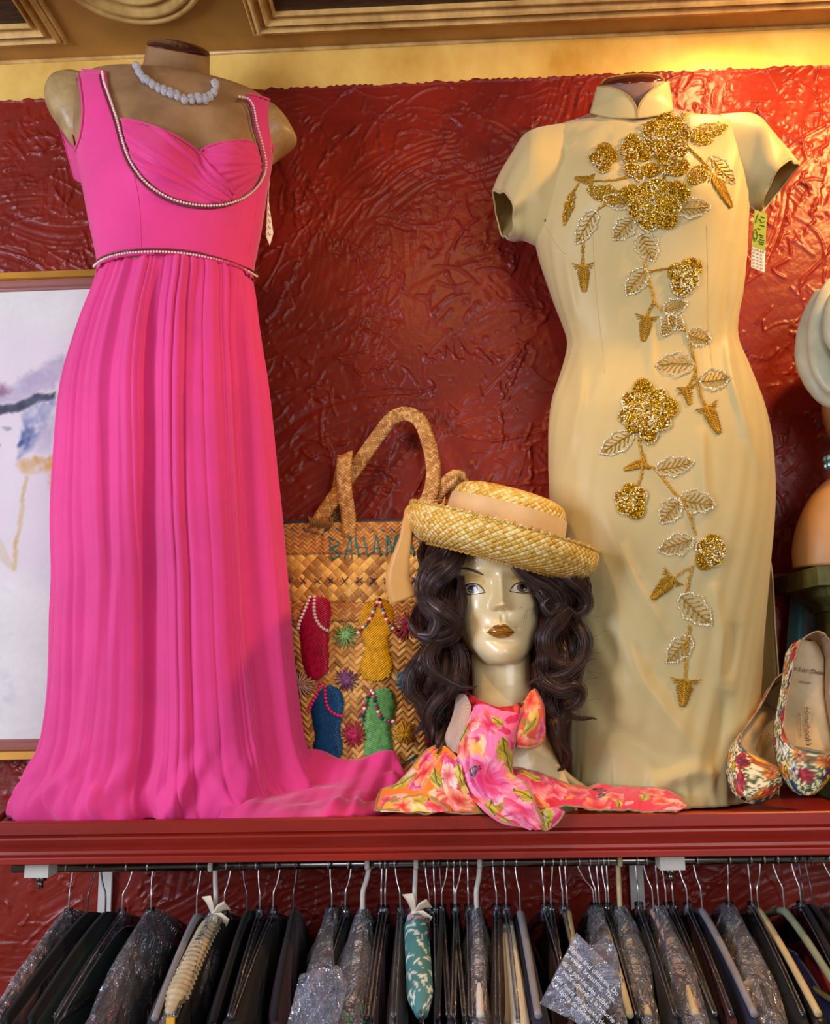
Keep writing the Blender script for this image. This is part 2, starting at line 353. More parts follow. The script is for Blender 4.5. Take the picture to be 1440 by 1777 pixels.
def trowel_wall():
    x0, x1, z0, z1, st = -1.22, 1.08, 1.08, ZR, .0027
    nx = int((x1-x0)/st); nz = int((z1-z0)/st)
    xs = np.linspace(x0, x1, nx); zs = np.linspace(z0, z1, nz)
    H = np.zeros((nz, nx)); g = np.random.default_rng(3)
    for k in range(2300):
        cx, cz = g.uniform(x0, x1), g.uniform(z0, z1); L = g.uniform(.05, .26); wd = g.uniform(.02, .075)
        th = g.choice([.7, .9, 2.2, .25, 1.45, 1.0])+g.normal(0, .45); bend = g.uniform(-3, 3); r = L+.05
        i0, i1 = np.searchsorted(zs, [cz-r, cz+r]); j0, j1 = np.searchsorted(xs, [cx-r, cx+r])
        if i1-i0 < 4 or j1-j0 < 4: continue
        XX, ZZ = np.meshgrid(xs[j0:j1]-cx, zs[i0:i1]-cz)
        a = XX*math.cos(th)+ZZ*math.sin(th); b = -XX*math.sin(th)+ZZ*math.cos(th)+bend*a*a
        rid = n1(int(g.integers(1e6)))
        wob = rid(a*60+7)*.006+rid(a*190)*.003
        m = 1/(1+np.exp(-(wd-np.abs(b)+wob)/.0016))/(1+np.exp(-(L-np.abs(a)+rid(b*160)*.02)/.003))
        fa = g.choice([.05, .1, .2, .5, 1.0])
        prof = g.uniform(-.0016, .0014)+fa*(.0013*rid(b*150+3)+.0008*rid(b*420+50+a*9))+.0006*rid(a*35+b*50+9)
        # a lip of pushed-up plaster along the stroke's border
        lip = np.exp(-((np.abs(b)-wd-wob)/.0030)**2)*(np.abs(a) < L)*np.clip(rid(a*45+20)+.35, 0, 1)*g.uniform(.0, .0062)**1.0
        lip2 = np.exp(-((a-L-rid(b*160)*.02)/.004)**2)*(np.abs(b) < wd)*g.uniform(.0, .004)
        H[i0:i1, j0:j1] = H[i0:i1, j0:j1]*(1-m)+prof*m+np.maximum(lip, lip2)
    for k in range(2300):                                   # thin scraped ridges and flakes
        cx, cz = g.uniform(x0, x1), g.uniform(z0, z1); L = g.uniform(.006, .05)*g.choice([.5, 1, 1.6]); th = g.choice([.8, 1.0, 1.6, 2.4, 2.9])+g.normal(0, .5); r = L+.01
        i0, i1 = np.searchsorted(zs, [cz-r, cz+r]); j0, j1 = np.searchsorted(xs, [cx-r, cx+r])
        if i1-i0 < 4 or j1-j0 < 4: continue
        XX, ZZ = np.meshgrid(xs[j0:j1]-cx, zs[i0:i1]-cz); a = XX*math.cos(th)+ZZ*math.sin(th); b = -XX*math.sin(th)+ZZ*math.cos(th)+g.uniform(-9, 9)*a*a+g.uniform(-.12, .12)*a
        wv = g.uniform(.0018, .0034); H[i0:i1, j0:j1] += g.uniform(.0012, .0042)*np.exp(-(b/wv)**2)*np.clip((L-np.abs(a))/.008, 0, 1)*np.where(b > 0, 1, .6)
    for k in range(1500):                                   # blobs and pin-holes
        cx, cz = g.uniform(x0, x1), g.uniform(z0, z1); r = g.uniform(.003, .008)
        i0, i1 = np.searchsorted(zs, [cz-3*r, cz+3*r]); j0, j1 = np.searchsorted(xs, [cx-3*r, cx+3*r])
        XX, ZZ = np.meshgrid(xs[j0:j1]-cx, zs[i0:i1]-cz)
        H[i0:i1, j0:j1] += g.choice([1, 1, -1])*.0022*np.exp(-(XX**2+ZZ**2)/r**2)
    H = np.clip(H, -.003, .0085)
    XX, ZZ = np.meshgrid(xs, zs)
    jag = n1(5); ZZ[-1] += .0035*jag(xs*150)+.002*jag(xs*40+9); ZZ[-2] = np.minimum(ZZ[-2], ZZ[-1]-.001)
    H[-1] = .0015; H[-2] = np.maximum(H[-2], .003)
    V = np.stack([XX, -.004-H, ZZ], -1)
    low = np.stack([xs, np.full(nx, -.004), np.full(nx, 0.0)], -1)[None]
    top = V[-1:].copy(); top[..., 1] = .003
    V = np.concatenate([low, V, top])
    mb = MB(); mb.add(V, gridf(len(V), nx))
    m = mat('red_plaster', (146, 40, 22), rough=.34, bump=(70, .5, .002), var=(2.2, .5), spec=.30, col2=(92, 24, 19))
    return structure(mb.build('wall_back', m))
trowel_wall()

gold_wash = mat('gold_wash', (242, 206, 116), rough=.3, var=(5, .4), bump=(30, .3, .002), col2=(198, 148, 58), spec=.5, stretch=(1, 1, .6))
gold_ceil = mat('gold_ceiling', (190, 138, 66), rough=.34, var=(3, .4), bump=(20, .2, .002), col2=(132, 92, 40))
gold_mould = mat('gold_moulding', (226, 186, 112), rough=.3, var=(12, .4), col2=(160, 116, 56), bump=(50, .2, .001))
mb = MB(); add_box(mb, (-1.6, -.001, ZR-.05), (1.5, .04, ZC)); structure(mb.build('trim_1', gold_wash, smooth=False))
mb = MB(); add_box(mb, (-1.6, -2.6, ZC), (1.6, .04, ZC+.05)); structure(mb.build('ceiling', gold_ceil, smooth=False))
mb = MB(); add_box(mb, (-1.6, -2.6, -.05), (1.6, .04, 0)); structure(mb.build('floor', mat('floor_boards', (96, 62, 40), rough=.5, var=(4, .3)), smooth=False))
# thin rounded fillet between band and ceiling
mb = MB(); add_tube(mb, [(-1.6, -.002, ZC-.003), (1.5, -.002, ZC-.003)], .005, 8); structure(mb.build('trim_2', gold_mould))

dark_panel = mat('dark_ceiling_panel', (74, 50, 36), rough=.35, var=(14, .5), bump=(30, .25, .002), stretch=(1, 4, 1))
def frame_sweep(mb, x0, x1, y0, y1, prof):
    """mitred rectangle of a moulding profile [(inset, drop)], on the ceiling"""
    cs = []
    for q, d in prof: cs.append([(x0+q, y1-q, ZC-d), (x1-q, y1-q, ZC-d), (x1-q, y0+q, ZC-d), (x0+q, y0+q, ZC-d)])
    R = np.array(cs)
    f = []
    for i in range(len(prof)-1):
        for j in range(4):
            a = i*4+j; b = i*4+(j+1) % 4; f.append((a, b, b+4, a+4))
    mb.add(R, f)
prof_o = [(0, -.002), (0, .010), (.004, .013), (.008, .012), (.011, .009), (.017, .017), (.024, .020), (.029, .016), (.031, .008), (.040, .006), (.046, .006)]
prof_i = [(.046, .006), (.048, .016), (.053, .019), (.058, .015), (.062, .006), (.075, .002), (.078, .012), (.083, .012), (.087, -.001)]
prof_o = [(q*.72, d) for q, d in prof_o]; prof_i = [(q*.72, d) for q, d in prof_i]
def ceiling_panel(k, x0, x1, y0, y1):
    mb = MB(); frame_sweep(mb, x0, x1, y0, y1, prof_o+prof_i[1:])
    o = structure(mb.build('trim_%d' % k, gold_mould, smooth=False))
    mb = MB(); q = .061; mb.add([(x0+q, y0+q, ZC-.002), (x1-q, y0+q, ZC-.002), (x1-q, y1-q, ZC-.002), (x0+q, y1-q, ZC-.002)], [(0, 1, 2, 3)])
    structure(mb.build('panel', dark_panel, o, smooth=False))
c1 = WZ(440, 55, ZC); ceiling_panel(3, c1[0], c1[0]+1.5, c1[1]-.62, c1[1])
c2 = WZ(118, 70, ZC); ceiling_panel(4, c2[0]-.9, c2[0], c2[1]-.62, c2[1])
ce = WZ(262, 33, ZC); Rr = .155
mb = MB(); rr = [(Rr, -.002), (Rr, .012), (Rr-.006, .020), (Rr-.014, .018), (Rr-.018, .012), (Rr-.024, .019), (Rr-.034, .020), (Rr-.04, .010), (Rr-.05, .007), (Rr-.055, .013), (Rr-.062, .012), (Rr-.066, .004), (.03, .006), (.001, .007)]
a = np.linspace(0, 2*np.pi, 96, endpoint=False)
add_loft(mb, [[(ce[0]+r*math.cos(t), ce[1]-Rr+r*math.sin(t), ZC-d) for t in a] for r, d in rr]); structure(mb.build('trim_5', gold_mould))

# ================================================================== shelf
red_wood = mat('red_brown_paint', (162, 38, 24), rough=.36, var=(6, .3), bump=(160, .12, .001), stretch=(.25, 1, 1), spec=.45)
YF = -.355           # front face of the moulding
shelf = thing('wall_shelf', (.2, -.17, 1.435), 'dark red wooden wall shelf with moulded front edge carrying the dress forms', 'shelf')
prof = [(.018, 1.491), (.018, 1.4985), (.016, 1.500), (.002, 1.500), (0, 1.498), (0, 1.4805), (.003, 1.4785), (.0045, 1.4775), (.003, 1.4765), (.0, 1.4755), (-.0005, 1.472), (.002, 1.466), (.006, 1.459), (.008, 1.453), (.007, 1.4485), (.003, 1.4470), (.005, 1.4455), (.003, 1.444), (.0025, 1.4425), (.0025, 1.4345), (.005, 1.433), (.022, 1.433), (.022, 1.475)]
mb = MB(); xs = [-.762, 1.35]
add_loft(mb, [[(x, YF+a, z) for a, z in prof] for x in xs], closed=True, caps=(True, True))
mb.build('front_moulding', red_wood, shelf, smooth=False)
mb = MB(); q = [(-.762, YF+.019), (1.35, YF+.019), (1.35, -.008), (-.866, -.008)]
mb.add([(x, y, 1.472) for x, y in q]+[(x, y, ZS) for x, y in q], [(3, 2, 1, 0), (4, 5, 6, 7), (0, 1, 5, 4), (1, 2, 6, 5), (2, 3, 7, 6), (3, 0, 4, 7)])
mb.build('board', red_wood, shelf, smooth=False)
mb = MB(); A = np.array([-.762, YF+.006]); B = np.array([-.868, -.008]); nrm = np.array([-.958, -.287])*.016
q = [A, A+nrm, B+nrm, B]
mb.add([(x, y, 1.435) for x, y in q]+[(x, y, 1.500) for x, y in q], [(3, 2, 1, 0), (4, 5, 6, 7), (0, 1, 5, 4), (1, 2, 6, 5), (2, 3, 7, 6), (3, 0, 4, 7)])
mb.build('end_rim', red_wood, shelf, smooth=False)

# ================================================================== brackets and rail
steel = mat('white_steel', (205, 200, 190), rough=.4, var=(20, .1)); chrome = mat('dark_chrome', (120, 112, 108), rough=.22, metal=1.0)
YR = -.265; rl = W(150, 1507, YR); rrr = W(1180, 1489, YR); ZRAIL = float((rl[2]+rrr[2])/2)
def bracket(px, label):
    x = W(px, 1550, -.005)[0]
    t = thing('shelf_bracket', (x, -.1, 1.43), label, 'bracket', 'white brackets under the shelf')
    mb = MB(); add_box(mb, (x-.013, -.019, 1.20), (x+.013, -.012, 1.431)); mb.build('wall_plate', steel, t, smooth=False)
    mb = MB(); add_box(mb, (x-.008, -.30, ZRAIL+.009), (x+.008, -.019, 1.4325)); mb.build('arm', steel, t, smooth=False)
    mb = MB(); add_tube(mb, [(x, YR+.01, ZRAIL+.014), (x+.002, -.019, 1.365)], .005, 8); mb.build('brace', steel, t)
    mb = MB(); add_box(mb, (x-.020, -.325, ZRAIL-.004), (x+.020, -.290, 1.4325)); mb.build('front_cap', steel, t, smooth=False)
    mb = MB(); add_tube(mb, [(x, -.307, ZRAIL-.004), (x, -.307, ZRAIL-.012)], .010, 8); add_tube(mb, [(x, -.307, ZRAIL-.012), (x, -.307, ZRAIL-.024)], .005, 8); mb.build('bolt', chrome, t)
bracket(186, 'white steel bracket under the left end of the shelf'); bracket(1104, 'white steel bracket behind hooks under the yellow dress')
mb = MB(); add_tube(mb, [(-.76, YR, ZRAIL), (1.3, YR, ZRAIL)], .0085, 12)
rail = tag(mb.build('garment_rail', chrome), 'dark metal hanging rail running under the red shelf', 'rail')

# ================================================================== framed painting behind the pink gown
PX0, PX1 = -1.42, W(330, 900, -.04)[0]
zt, zb = W(80, 470, -.04)[2], W(40, 1319, -.04)[2]
pic = thing('framed_painting', ((PX0+PX1)/2, -.03, zb), 'large gold framed painting of a hatted figure hanging behind the pink gown', 'picture')
def rect_frame(mb, x0, x1, z0, z1, prof):
    R = [[(x0+q, y, z1-q), (x1-q, y, z1-q), (x1-q, y, z0+q), (x0+q, y, z0+q)] for q, y in prof]
    f = []
    for i in range(len(prof)-1):
        for j in range(4): a = i*4+j; b = i*4+(j+1) % 4; f.append((a, b, b+4, a+4))
    mb.add(R, f)
mb = MB(); rect_frame(mb, PX0, PX1, zb, zt, [(0, -.008), (0, -.040), (.002, -.043), (.016, -.043), (.018, -.038)])
mb.build('outer_frame', mat('gilt_frame', (206, 146, 42), rough=.38, metal=.25, var=(14, .2), stretch=(.3, 1, 1)), pic, smooth=False)
mb = MB(); rect_frame(mb, PX0+.017, PX1-.017, zb+.017, zt-.017, [(0, -.036), (.003, -.040), (.009, -.041), (.016, -.037), (.018, -.031), (.022, -.029), (.024, -.024)])
mb.build('inner_frame', mat('rose_wood_frame', (168, 104, 92), rough=.3, var=(8, .25), stretch=(.2, 1, 1)), pic, smooth=False)
x0, x1, z0, z1 = PX0+.035, PX1-.035, zb+.035, zt-.035
nx, nz = 300, 380; XX, ZZ = np.meshgrid(np.linspace(x0, x1, nx), np.linspace(z0, z1, nz)); V = np.stack([XX, np.full_like(XX, -.026), ZZ], -1)
px = PR(V); c = np.ones((nz, nx, 3))*np.array((212, 209, 203))/255.
def fb(S, sc, seed):
    g1, g2 = n1(seed), n1(seed+1); out = 0
    for k, (ax, az) in enumerate(((1, .3), (.4, 1), (.8, -.7), (-.3, .9), (.9, .5), (-.8, .35))):
        out = out+g1((XX*ax+ZZ*az)*sc*(1+.37*k)+31*k)*g2((ZZ*ax-XX*az)*sc*(.8+.21*k)+17*k)
    return out/2.2
nA, nB, nC = fb(0, 22, 11), fb(0, 60, 21), fb(0, 9, 31)
c += (nC*.03+nB*.02)[..., None]
def paint(poly, col, soft=10, al=1.0, jit=7, streak=.25):
    global c
    q = px+np.stack([nA*jit+nB*jit*.7, nB*jit-nA*jit*.5], -1)
    a = sum(inpoly(q+np.array(d)*soft, poly).astype(float) for d in ((0, 0), (.7, 0), (-.7, 0), (0, .7), (0, -.7), (.5, .5), (-.5, -.5), (.5, -.5), (-.5, .5)))/9*al
    a = np.clip(a*(1-streak+streak*(nB+nA)*1.2), 0, 1)[..., None]; c = c*(1-a)+np.array(col)/255.*a
paint([(-260, 600), (60, 560), (120, 610), (100, 700), (130, 900), (90, 1000), (-260, 980)], (214, 196, 206), 30, .7)
paint([(115, 615), (60, 640), (20, 670), (-60, 700), (-60, 712), (40, 695), (100, 668), (112, 640)], (168, 156, 178), 6, .9)
paint([(-90, 672), (0, 664), (22, 676), (0, 690), (-90, 690)], (120, 72, 100), 6, .8)
paint([(98, 678), (86, 684), (60, 684), (28, 700), (-20, 705), (-90, 700), (-90, 730), (0, 720), (40, 712), (72, 695), (97, 692)], (42, 46, 66), 3, .95, 2.5, .12)
paint([(96, 690), (70, 694), (42, 716), (38, 740), (30, 786), (50, 782), (70, 760), (90, 730), (100, 700)], (98, 116, 158), 6, .85, streak=.5)
paint([(40, 745), (30, 790), (34, 800), (58, 770), (60, 740)], (58, 72, 122), 6, .7, streak=.5)
paint([(92, 710), (78, 750), (56, 785), (90, 780), (100, 740)], (160, 150, 180), 8, .6)
paint([(2, 742), (14, 740), (22, 744), (12, 748)], (86, 96, 110), 2, .9, 1)
paint([(-4, 770), (2, 772), (-2, 777)], (150, 60, 90), 2, .9, 1)
paint([(38, 800), (60, 792), (98, 792), (100, 850), (84, 852), (80, 820), (40, 825), (34, 812)], (196, 150, 78), 5, .9, streak=.5)
paint([(84, 800), (104, 795), (104, 850), (88, 850)], (214, 150, 52), 5, .8)
paint([(42, 826), (50, 826), (40, 890), (28, 990), (20, 992), (32, 890)], (196, 168, 112), 2, .9, 4)
paint([(-8, 920), (8, 945), (24, 985), (14, 990), (-4, 965)], (196, 182, 150), 3, .9, 5)
paint([(0, 1100), (20, 1170), (40, 1240), (30, 1250), (0, 1245), (-60, 1240), (-60, 1100)], (160, 158, 164), 14, .45, 10, .8)
paint([(58, 1225), (78, 1200), (84, 1230), (60, 1245)], (150, 148, 156), 10, .45, 10, .8)
mb = MB(); mb.add(V, gridf(nz, nx), None, np.clip(c, 0, 1))
mb.build('canvas', mat('painted_canvas', (255, 255, 255), rough=.7, vcol=True, bump=(420, .35, .001)), pic, col=True)
# ================================================================== pink gown on its form
def ring_rows(rows, yL, yR, bf, bb, n, k, bulge=None, noff=0.0, power=1.0, tilt=None, dpy=False, skew=None):
    """rings through left/right outline points seen in the photograph; bf/bb front and back half-depths per row; returns (k,n,3)"""
    rows = np.array(rows, float); m = len(rows)
    yl = np.broadcast_to(np.asarray(yL, float), (m,)); yr = np.broadcast_to(np.asarray(yR, float), (m,))
    A = np.array([W(r[0], r[1], y) for r, y in zip(rows, yl)]); B = np.array([W(r[2], r[3], y) for r, y in zip(rows, yr)])
    D = np.concatenate([A, B, np.asarray(bf, float)[:, None], np.asarray(bb, float)[:, None]], 1)
    D = crv(D, k); A, B, f_, b_ = D[:, :3], D[:, 3:6], D[:, 6], D[:, 7]
    C_ = (A+B)/2; Hh = (B-A)/2; w = np.linalg.norm(Hh, axis=1); Hn = Hh/w[:, None]
    Dp = np.stack([-Hn[:, 1], Hn[:, 0], np.zeros(k)], 1); Dp /= np.linalg.norm(Dp, axis=1)[:, None]
    if dpy: Dp = np.tile(np.array([0, 1., 0]), (k, 1))
    th = np.linspace(0, 2*np.pi, n, endpoint=False)
    cs, sn = np.cos(th), np.sin(th)
    if power != 1.0:
        cs = np.sign(cs)*np.abs(cs)**power; sn = np.sign(sn)*np.abs(sn)**power
    noff = np.broadcast_to(np.asarray(noff, float), (k,)); dep = np.where(sn[None] < 0, f_[:, None], b_[:, None])+noff[:, None]
    R = C_[:, None]+((w+noff)[:, None]*cs[None])[..., None]*Hn[:, None]+(dep*sn[None])[..., None]*Dp[:, None]
    if tilt is not None:      # neckline rings sink towards the front
        tl = crv(np.asarray(tilt, float)[:, None], k)[:, 0]; R[..., 2] += (tl*dep.T).T*sn[None]
    if skew is not None: R = R+np.clip(-sn, 0, 1)[None, :, None]*np.linspace(0, 1, k)[:, None, None]**1.5*np.asarray(skew, float)
    if bulge is not None:
        p = PR(R); a = bulge(p[..., 0], p[..., 1])*np.clip(-sn, 0, 1)[None]**.7
        R = R-Dp[:, None]*a[..., None]
    return R
def gau(px, py, cx, cy, sx, sy, a): return a*np.exp(-((px-cx)/sx)**2-((py-cy)/sy)**2)

papier = mat('papier_mache_skin', (172, 134, 92), rough=.5, var=(9, .28), bump=(26, .35, .003), col2=(128, 96, 62))
papier_cap = mat('shoulder_papier', (190, 164, 112), rough=.38, var=(16, .4), bump=(45, .5, .003), col2=(140, 108, 62))
dark_wood = mat('dark_polished_wood', (70, 26, 20), rough=.18, var=(10, .3), coat=.4)
pink = mat('pink_chiffon', (250, 66, 148), rough=.6, var=(3, .12), bump=(900, .15, .0006), sheen=.35, spec=.25)
pink2 = mat('pink_chiffon_drape', (248, 62, 144), rough=.58, var=(6, .12), bump=(900, .15, .0006), sheen=.35, spec=.3)

translucent(pink, .15); translucent(pink2, .12)
P_ROW = [(248, 128, 366, 158), (236, 132, 376, 163), (215, 132, 395, 167), (175, 132, 432, 173), (142, 140, 464, 183), (129, 165, 474, 205), (127, 215, 473, 245),
         (134, 262, 468, 288), (146, 322, 460, 336), (159, 392, 449, 408), (171, 452, 437, 471), (186, 480, 424, 495), (196, 600, 416, 612), (196, 720, 420, 730)]
P_BF = [.050, .052, .054, .062, .078, .095, .112, .118, .112, .104, .100, .085, .08, .08]
P_BB = [.050, .052, .060, .070, .082, .095, .100, .098, .092, .088, .086, .075, .07, .07]
PYL, PYR = -.225, -.140
def p_bulge(x, y): return gau(x, y, 278, 285, 52, 48, .030)+gau(x, y, 405, 290, 44, 46, .030)-gau(x, y, 343, 262, 22, 60, .006)
form = thing('dress_form', (W(300, 1300, -.18)[0], -.18, ZS), 'brown papier mache dress form wearing the pink gown and clear necklace', 'dress form')
torso = MB(); add_loft(torso, ring_rows(P_ROW, PYL, PYR, P_BF, P_BB, 160, 150, p_bulge, power=.92), caps=(True, True), flip=True)
torso_bvh = bvh_of(torso); torso.build('torso', papier, form)
neck_rows = [(255, 79, 364, 99), (252, 92, 364, 110), (248, 112, 364, 130), (240, 130, 369, 152), (222, 142, 388, 170)]
nk = ring_rows(neck_rows, [-.195]*5, [-.165]*5, [.052, .052, .052, .056, .064], [.052, .052, .052, .056, .064], 64, 24, tilt=[.75, .6, .45, .25, .0])
mb = MB(); add_loft(mb, nk, caps=(True, True), flip=True); mb.build('neck', papier, form)
top = nk[0]; ctr = top.mean(0); cap = [top*1.0, ctr+(top-ctr)*1.015+[0, 0, .004]]
for s, h in ((.97, .012), (.8, .019), (.5, .024), (.05, .026)): cap.append(ctr+(top-ctr)*s+[0, 0, h])
mb = MB(); add_loft(mb, cap, caps=(False, True)); mb.build('neck_cap', dark_wood, form)
def stump(ptsL, ptsR, yl, dep, name):
    rows = [tuple(a)+tuple(b) for a, b in zip(ptsL, ptsR)]
    mb = MB(); add_loft(mb, ring_rows(rows, yl, yl, dep, dep, 40, 30), caps=(True, True), flip=True); return mb.build(name, papier_cap, form)
stump([(152, 132), (128, 128), (104, 136), (88, 155), (84, 168)], [(160, 262), (130, 258), (104, 222), (88, 198), (84, 176)], -.20, [.058, .060, .054, .032, .004], 'shoulder')
stump([(462, 180), (478, 187), (496, 205), (510, 228), (515, 238)], [(462, 286), (474, 276), (492, 262), (508, 250), (515, 244)], -.135, [.055, .054, .046, .026, .004], 'shoulder')
mb = MB(); bx, by = W(300, 1300, -.18)[:2]
add_tube(mb, [(bx, by, ZS), (bx, by, 2.2)], .016, 12); mb.build('post', dark_wood, form)
mb = MB(); a = np.linspace(0, 2*np.pi, 48, endpoint=False)
add_loft(mb, [[(bx+r*math.cos(t), by+r*math.sin(t), ZS+h) for t in a] for r, h in ((.085, 0), (.087, .006), (.08, .014), (.03, .022), (.018, .04))], caps=(True, True), flip=False); mb.build('foot', dark_wood, form)

gown = thing('evening_gown', (bx, -.18, ZS), 'long hot pink chiffon gown with beaded neckline and trailing hem on the shelf', 'dress')
# bodice: shell over the torso, cut at neckline and armholes
B_ROW = [(150, 124, 462, 172), (130, 130, 478, 182), (122, 170, 478, 200), (105, 212, 476, 245), (117, 240, 473, 268), (133, 266, 469, 290), (144, 322, 461, 337), (157, 392, 451, 409), (170, 456, 439, 473)]
B_BF = [.056, .074, .094, .114, .119, .121, .116, .108, .104]; B_BB = [.06, .078, .094, .104, .104, .102, .096, .092, .090]
SR, SN = 110, 240
br = ring_rows(P_ROW[2:11]+[(171, 490, 437, 508)], PYL, PYR, P_BF[2:11]+[.10], P_BB[2:11]+[.088], SN, SR, p_bulge, noff=.0045, power=.92)
bs = ring_rows(B_ROW, PYL, PYR, B_BF, B_BB, SN, SR, None, noff=.001, power=.95)
thn = np.linspace(0, 2*np.pi, SN, endpoint=False); back = np.sin(thn) > -.12
R = br.copy(); pr_ = PR(R)
keep_poly = np.array([(131, 122), (186, 128), (190, 160), (205, 205), (220, 255), (236, 290), (262, 322), (300, 347), (345, 358), (385, 356), (420, 342), (444, 318), (454, 290), (449, 255), (440, 218), (434, 186), (426, 172), (430, 165), (478, 181), (472, 230), (470, 262), (500, 300), (500, 482), (438, 482), (425, 474), (390, 460), (340, 448), (290, 443), (240, 444), (210, 448), (186, 456), (171, 465), (60, 466), (60, 300), (108, 250), (135, 262), (143, 240), (148, 200), (141, 140)])
f = gridf(SR, SN, True, True); cen = np.array([PR(R.reshape(-1, 3)[list(q)].mean(0)) for q in f])
ok = inpoly(cen, keep_poly); jj = np.array([q[0] % SN for q in f]); bk = np.sin(thn)[jj] > -.05
ok = np.where(bk, cen[:, 1] > 212+(cen[:, 0]-100)*.12, ok)
f = [q for q, o in zip(f, ok) if o]
cnt = np.zeros(SR*SN, int); tot = np.zeros(SR*SN, int)
for q in f:
    for v in q: cnt[v] += 1
fl = R.reshape(-1, 3)
for v in np.nonzero((cnt > 0) & (cnt < 4))[0]:      # pull the cut edge onto its outline
    if np.sin(thn)[v % SN] > -.05: continue
    p = PR(fl[v]); q = near_poly(p, keep_poly)
    if .1 < np.linalg.norm(q-p) < 9:
        h, _n = hit(torso_bvh, q[0], q[1], .0045)
        if h is not None: fl[v] = h
bod = MB(); bod.add(fl, f, np.stack([np.tile(np.linspace(0, 1, SN), SR), np.repeat(np.linspace(0, 1, SR), SN)], -1))
bod_bvh = bvh_of(bod)
# side-back flap of the armhole, standing off behind the shoulder
pts = np.array([[(98, 203), (113, 238), (134, 264)], [(112, 255), (121, 275), (140, 290)], [(128, 310), (135, 315), (150, 318)]], float)
fl2 = np.array([[W(*pts[i, j], -.175+.045*(j == 2)*-1+.01) for j in range(3)] for i in range(3)])
up = np.array([crv(r, 12) for r in fl2]); up = np.stack([crv(up[:, j], 14) for j in range(12)], 1)
bod.add(up, gridf(14, 12)); solid(bod.build('bodice', pink, gown), .0015)

# gathered bust drape, two crossing cups
def fan(px0, py0, k, amp, seed):
    g = n1(seed)
    def b(x, y):
        a = math.atan2(y-py0, x-px0) % (2*math.pi); return float(amp*(.5+.5*math.sin(a*k+2.5*g(a*7)))+amp*.5*g(a*k*.9))
    return b
cupR = smooth_poly([(338, 272), (352, 262), (372, 254), (400, 249), (428, 247), (443, 258), (452, 285), (446, 312), (422, 338), (395, 350), (370, 320)], 90)
cupL = smooth_poly([(212, 212), (232, 214), (262, 223), (300, 240), (340, 266), (370, 296), (396, 326), (406, 345), (385, 354), (345, 356), (302, 345), (264, 320), (238, 288), (222, 252)], 110)
mb = MB(); add_decal(mb, cupR, torso_bvh, 2.6, .004, fan(470, 286, 34, .0035, 41), edge=.002); solid(mb.build('bust_drape', pink2, gown), .002)
mb = MB(); add_decal(mb, cupL, torso_bvh, 2.6, .0075, fan(450, 392, 46, .0042, 42), edge=.003); solid(mb.build('bust_drape', pink2, gown), .002)

# bound edges of straps, armholes and cups
for pts, off in (([(132, 124), (137, 128), (141, 140), (147, 180), (148, 200), (143, 240), (135, 261)], .006), ([(133, 124), (160, 127), (185, 129)], .006), ([(431, 167), (455, 173), (476, 182)], .006), ([(476, 184), (472, 230), (468, 262)], .006),
                 ([(212, 212), (232, 214), (262, 223), (300, 240), (340, 266), (370, 296), (396, 326), (406, 345)], .0085), ([(343, 268), (352, 262), (372, 254), (400, 249), (428, 247), (443, 258)], .0055)):
    mb = MB()
    def on_(pts, off):
        P = [hit(torso_bvh, x, y, off)[0] for x, y in crv(pts, 60)]; return np.array([p for p in P if p is not None])
    P = on_(pts, off)
    if len(P) > 3: add_tube(mb, crv(P[::3], 60), .0024, 8); mb.build('edge_binding', pink2, gown)
# seams of the bodice
for pts in ([(222, 262), (238, 330), (243, 380), (245, 436)], [(452, 310), (444, 370), (432, 440)]):
    P = [hit(bod_bvh, x, y, .0002)[0] for x, y in crv(pts, 24)]; P = [p for p in P if p is not None]
    mb = MB(); add_tube(mb, P, .0009, 6); mb.build('seam', pink2, gown)

pearl = mat('pearl_bead', (232, 214, 205), rough=.2, spec=.7); cordm = mat('antique_metal_cord', (120, 66, 52), rough=.35, metal=.5, bump=(500, .8, .001))
def on_path(pts, bvh, off, step, n=400):
    P = [hit(bvh, x, y, off)[0] for x, y in crv(pts, n)]; P = np.array([p for p in P if p is not None])
    L = np.concatenate([[0], np.cumsum(np.linalg.norm(np.diff(P, axis=0), axis=1))]); q = np.arange(0, L[-1], step)
    return np.stack([np.interp(q, L, P[:, i]) for i in range(3)], 1)
neckline = [(181, 131), (184, 148), (190, 165), (205, 208), (220, 258), (236, 291), (262, 323), (300, 348), (345, 359), (385, 357), (420, 343), (444, 319), (455, 290), (450, 255), (441, 219), (436, 190), (428, 177), (412, 173)]
def bead_trim(name, pts, bvh, off, step, r, dx):
    P = on_path(pts, bvh, off, step); mb = MB()
    for p in P: add_ball(mb, p, r, nu=8, nv=5)
    o = mb.build(name, pearl, gown)
    P2 = on_path([(x+dx[0], y+dx[1]) for x, y in pts], bvh, off-.001, .003); mb = MB(); add_tube(mb, P2, .0017, 6); mb.build('cord', cordm, o, label='dark metallic cord')
both = MB()
for q in (torso,): both.add(*q.arrays())
bead_trim('bead_trim', neckline, torso_bvh, .0085, .0058, .0027, (-4.5, 4))
waist = [(172, 459), (186, 449), (210, 441), (240, 437), (290, 436), (340, 441), (390, 453), (425, 467), (437, 475)]
bead_trim('waist_trim', waist, torso_bvh, .0135, .0056, .0025, (0, -4))

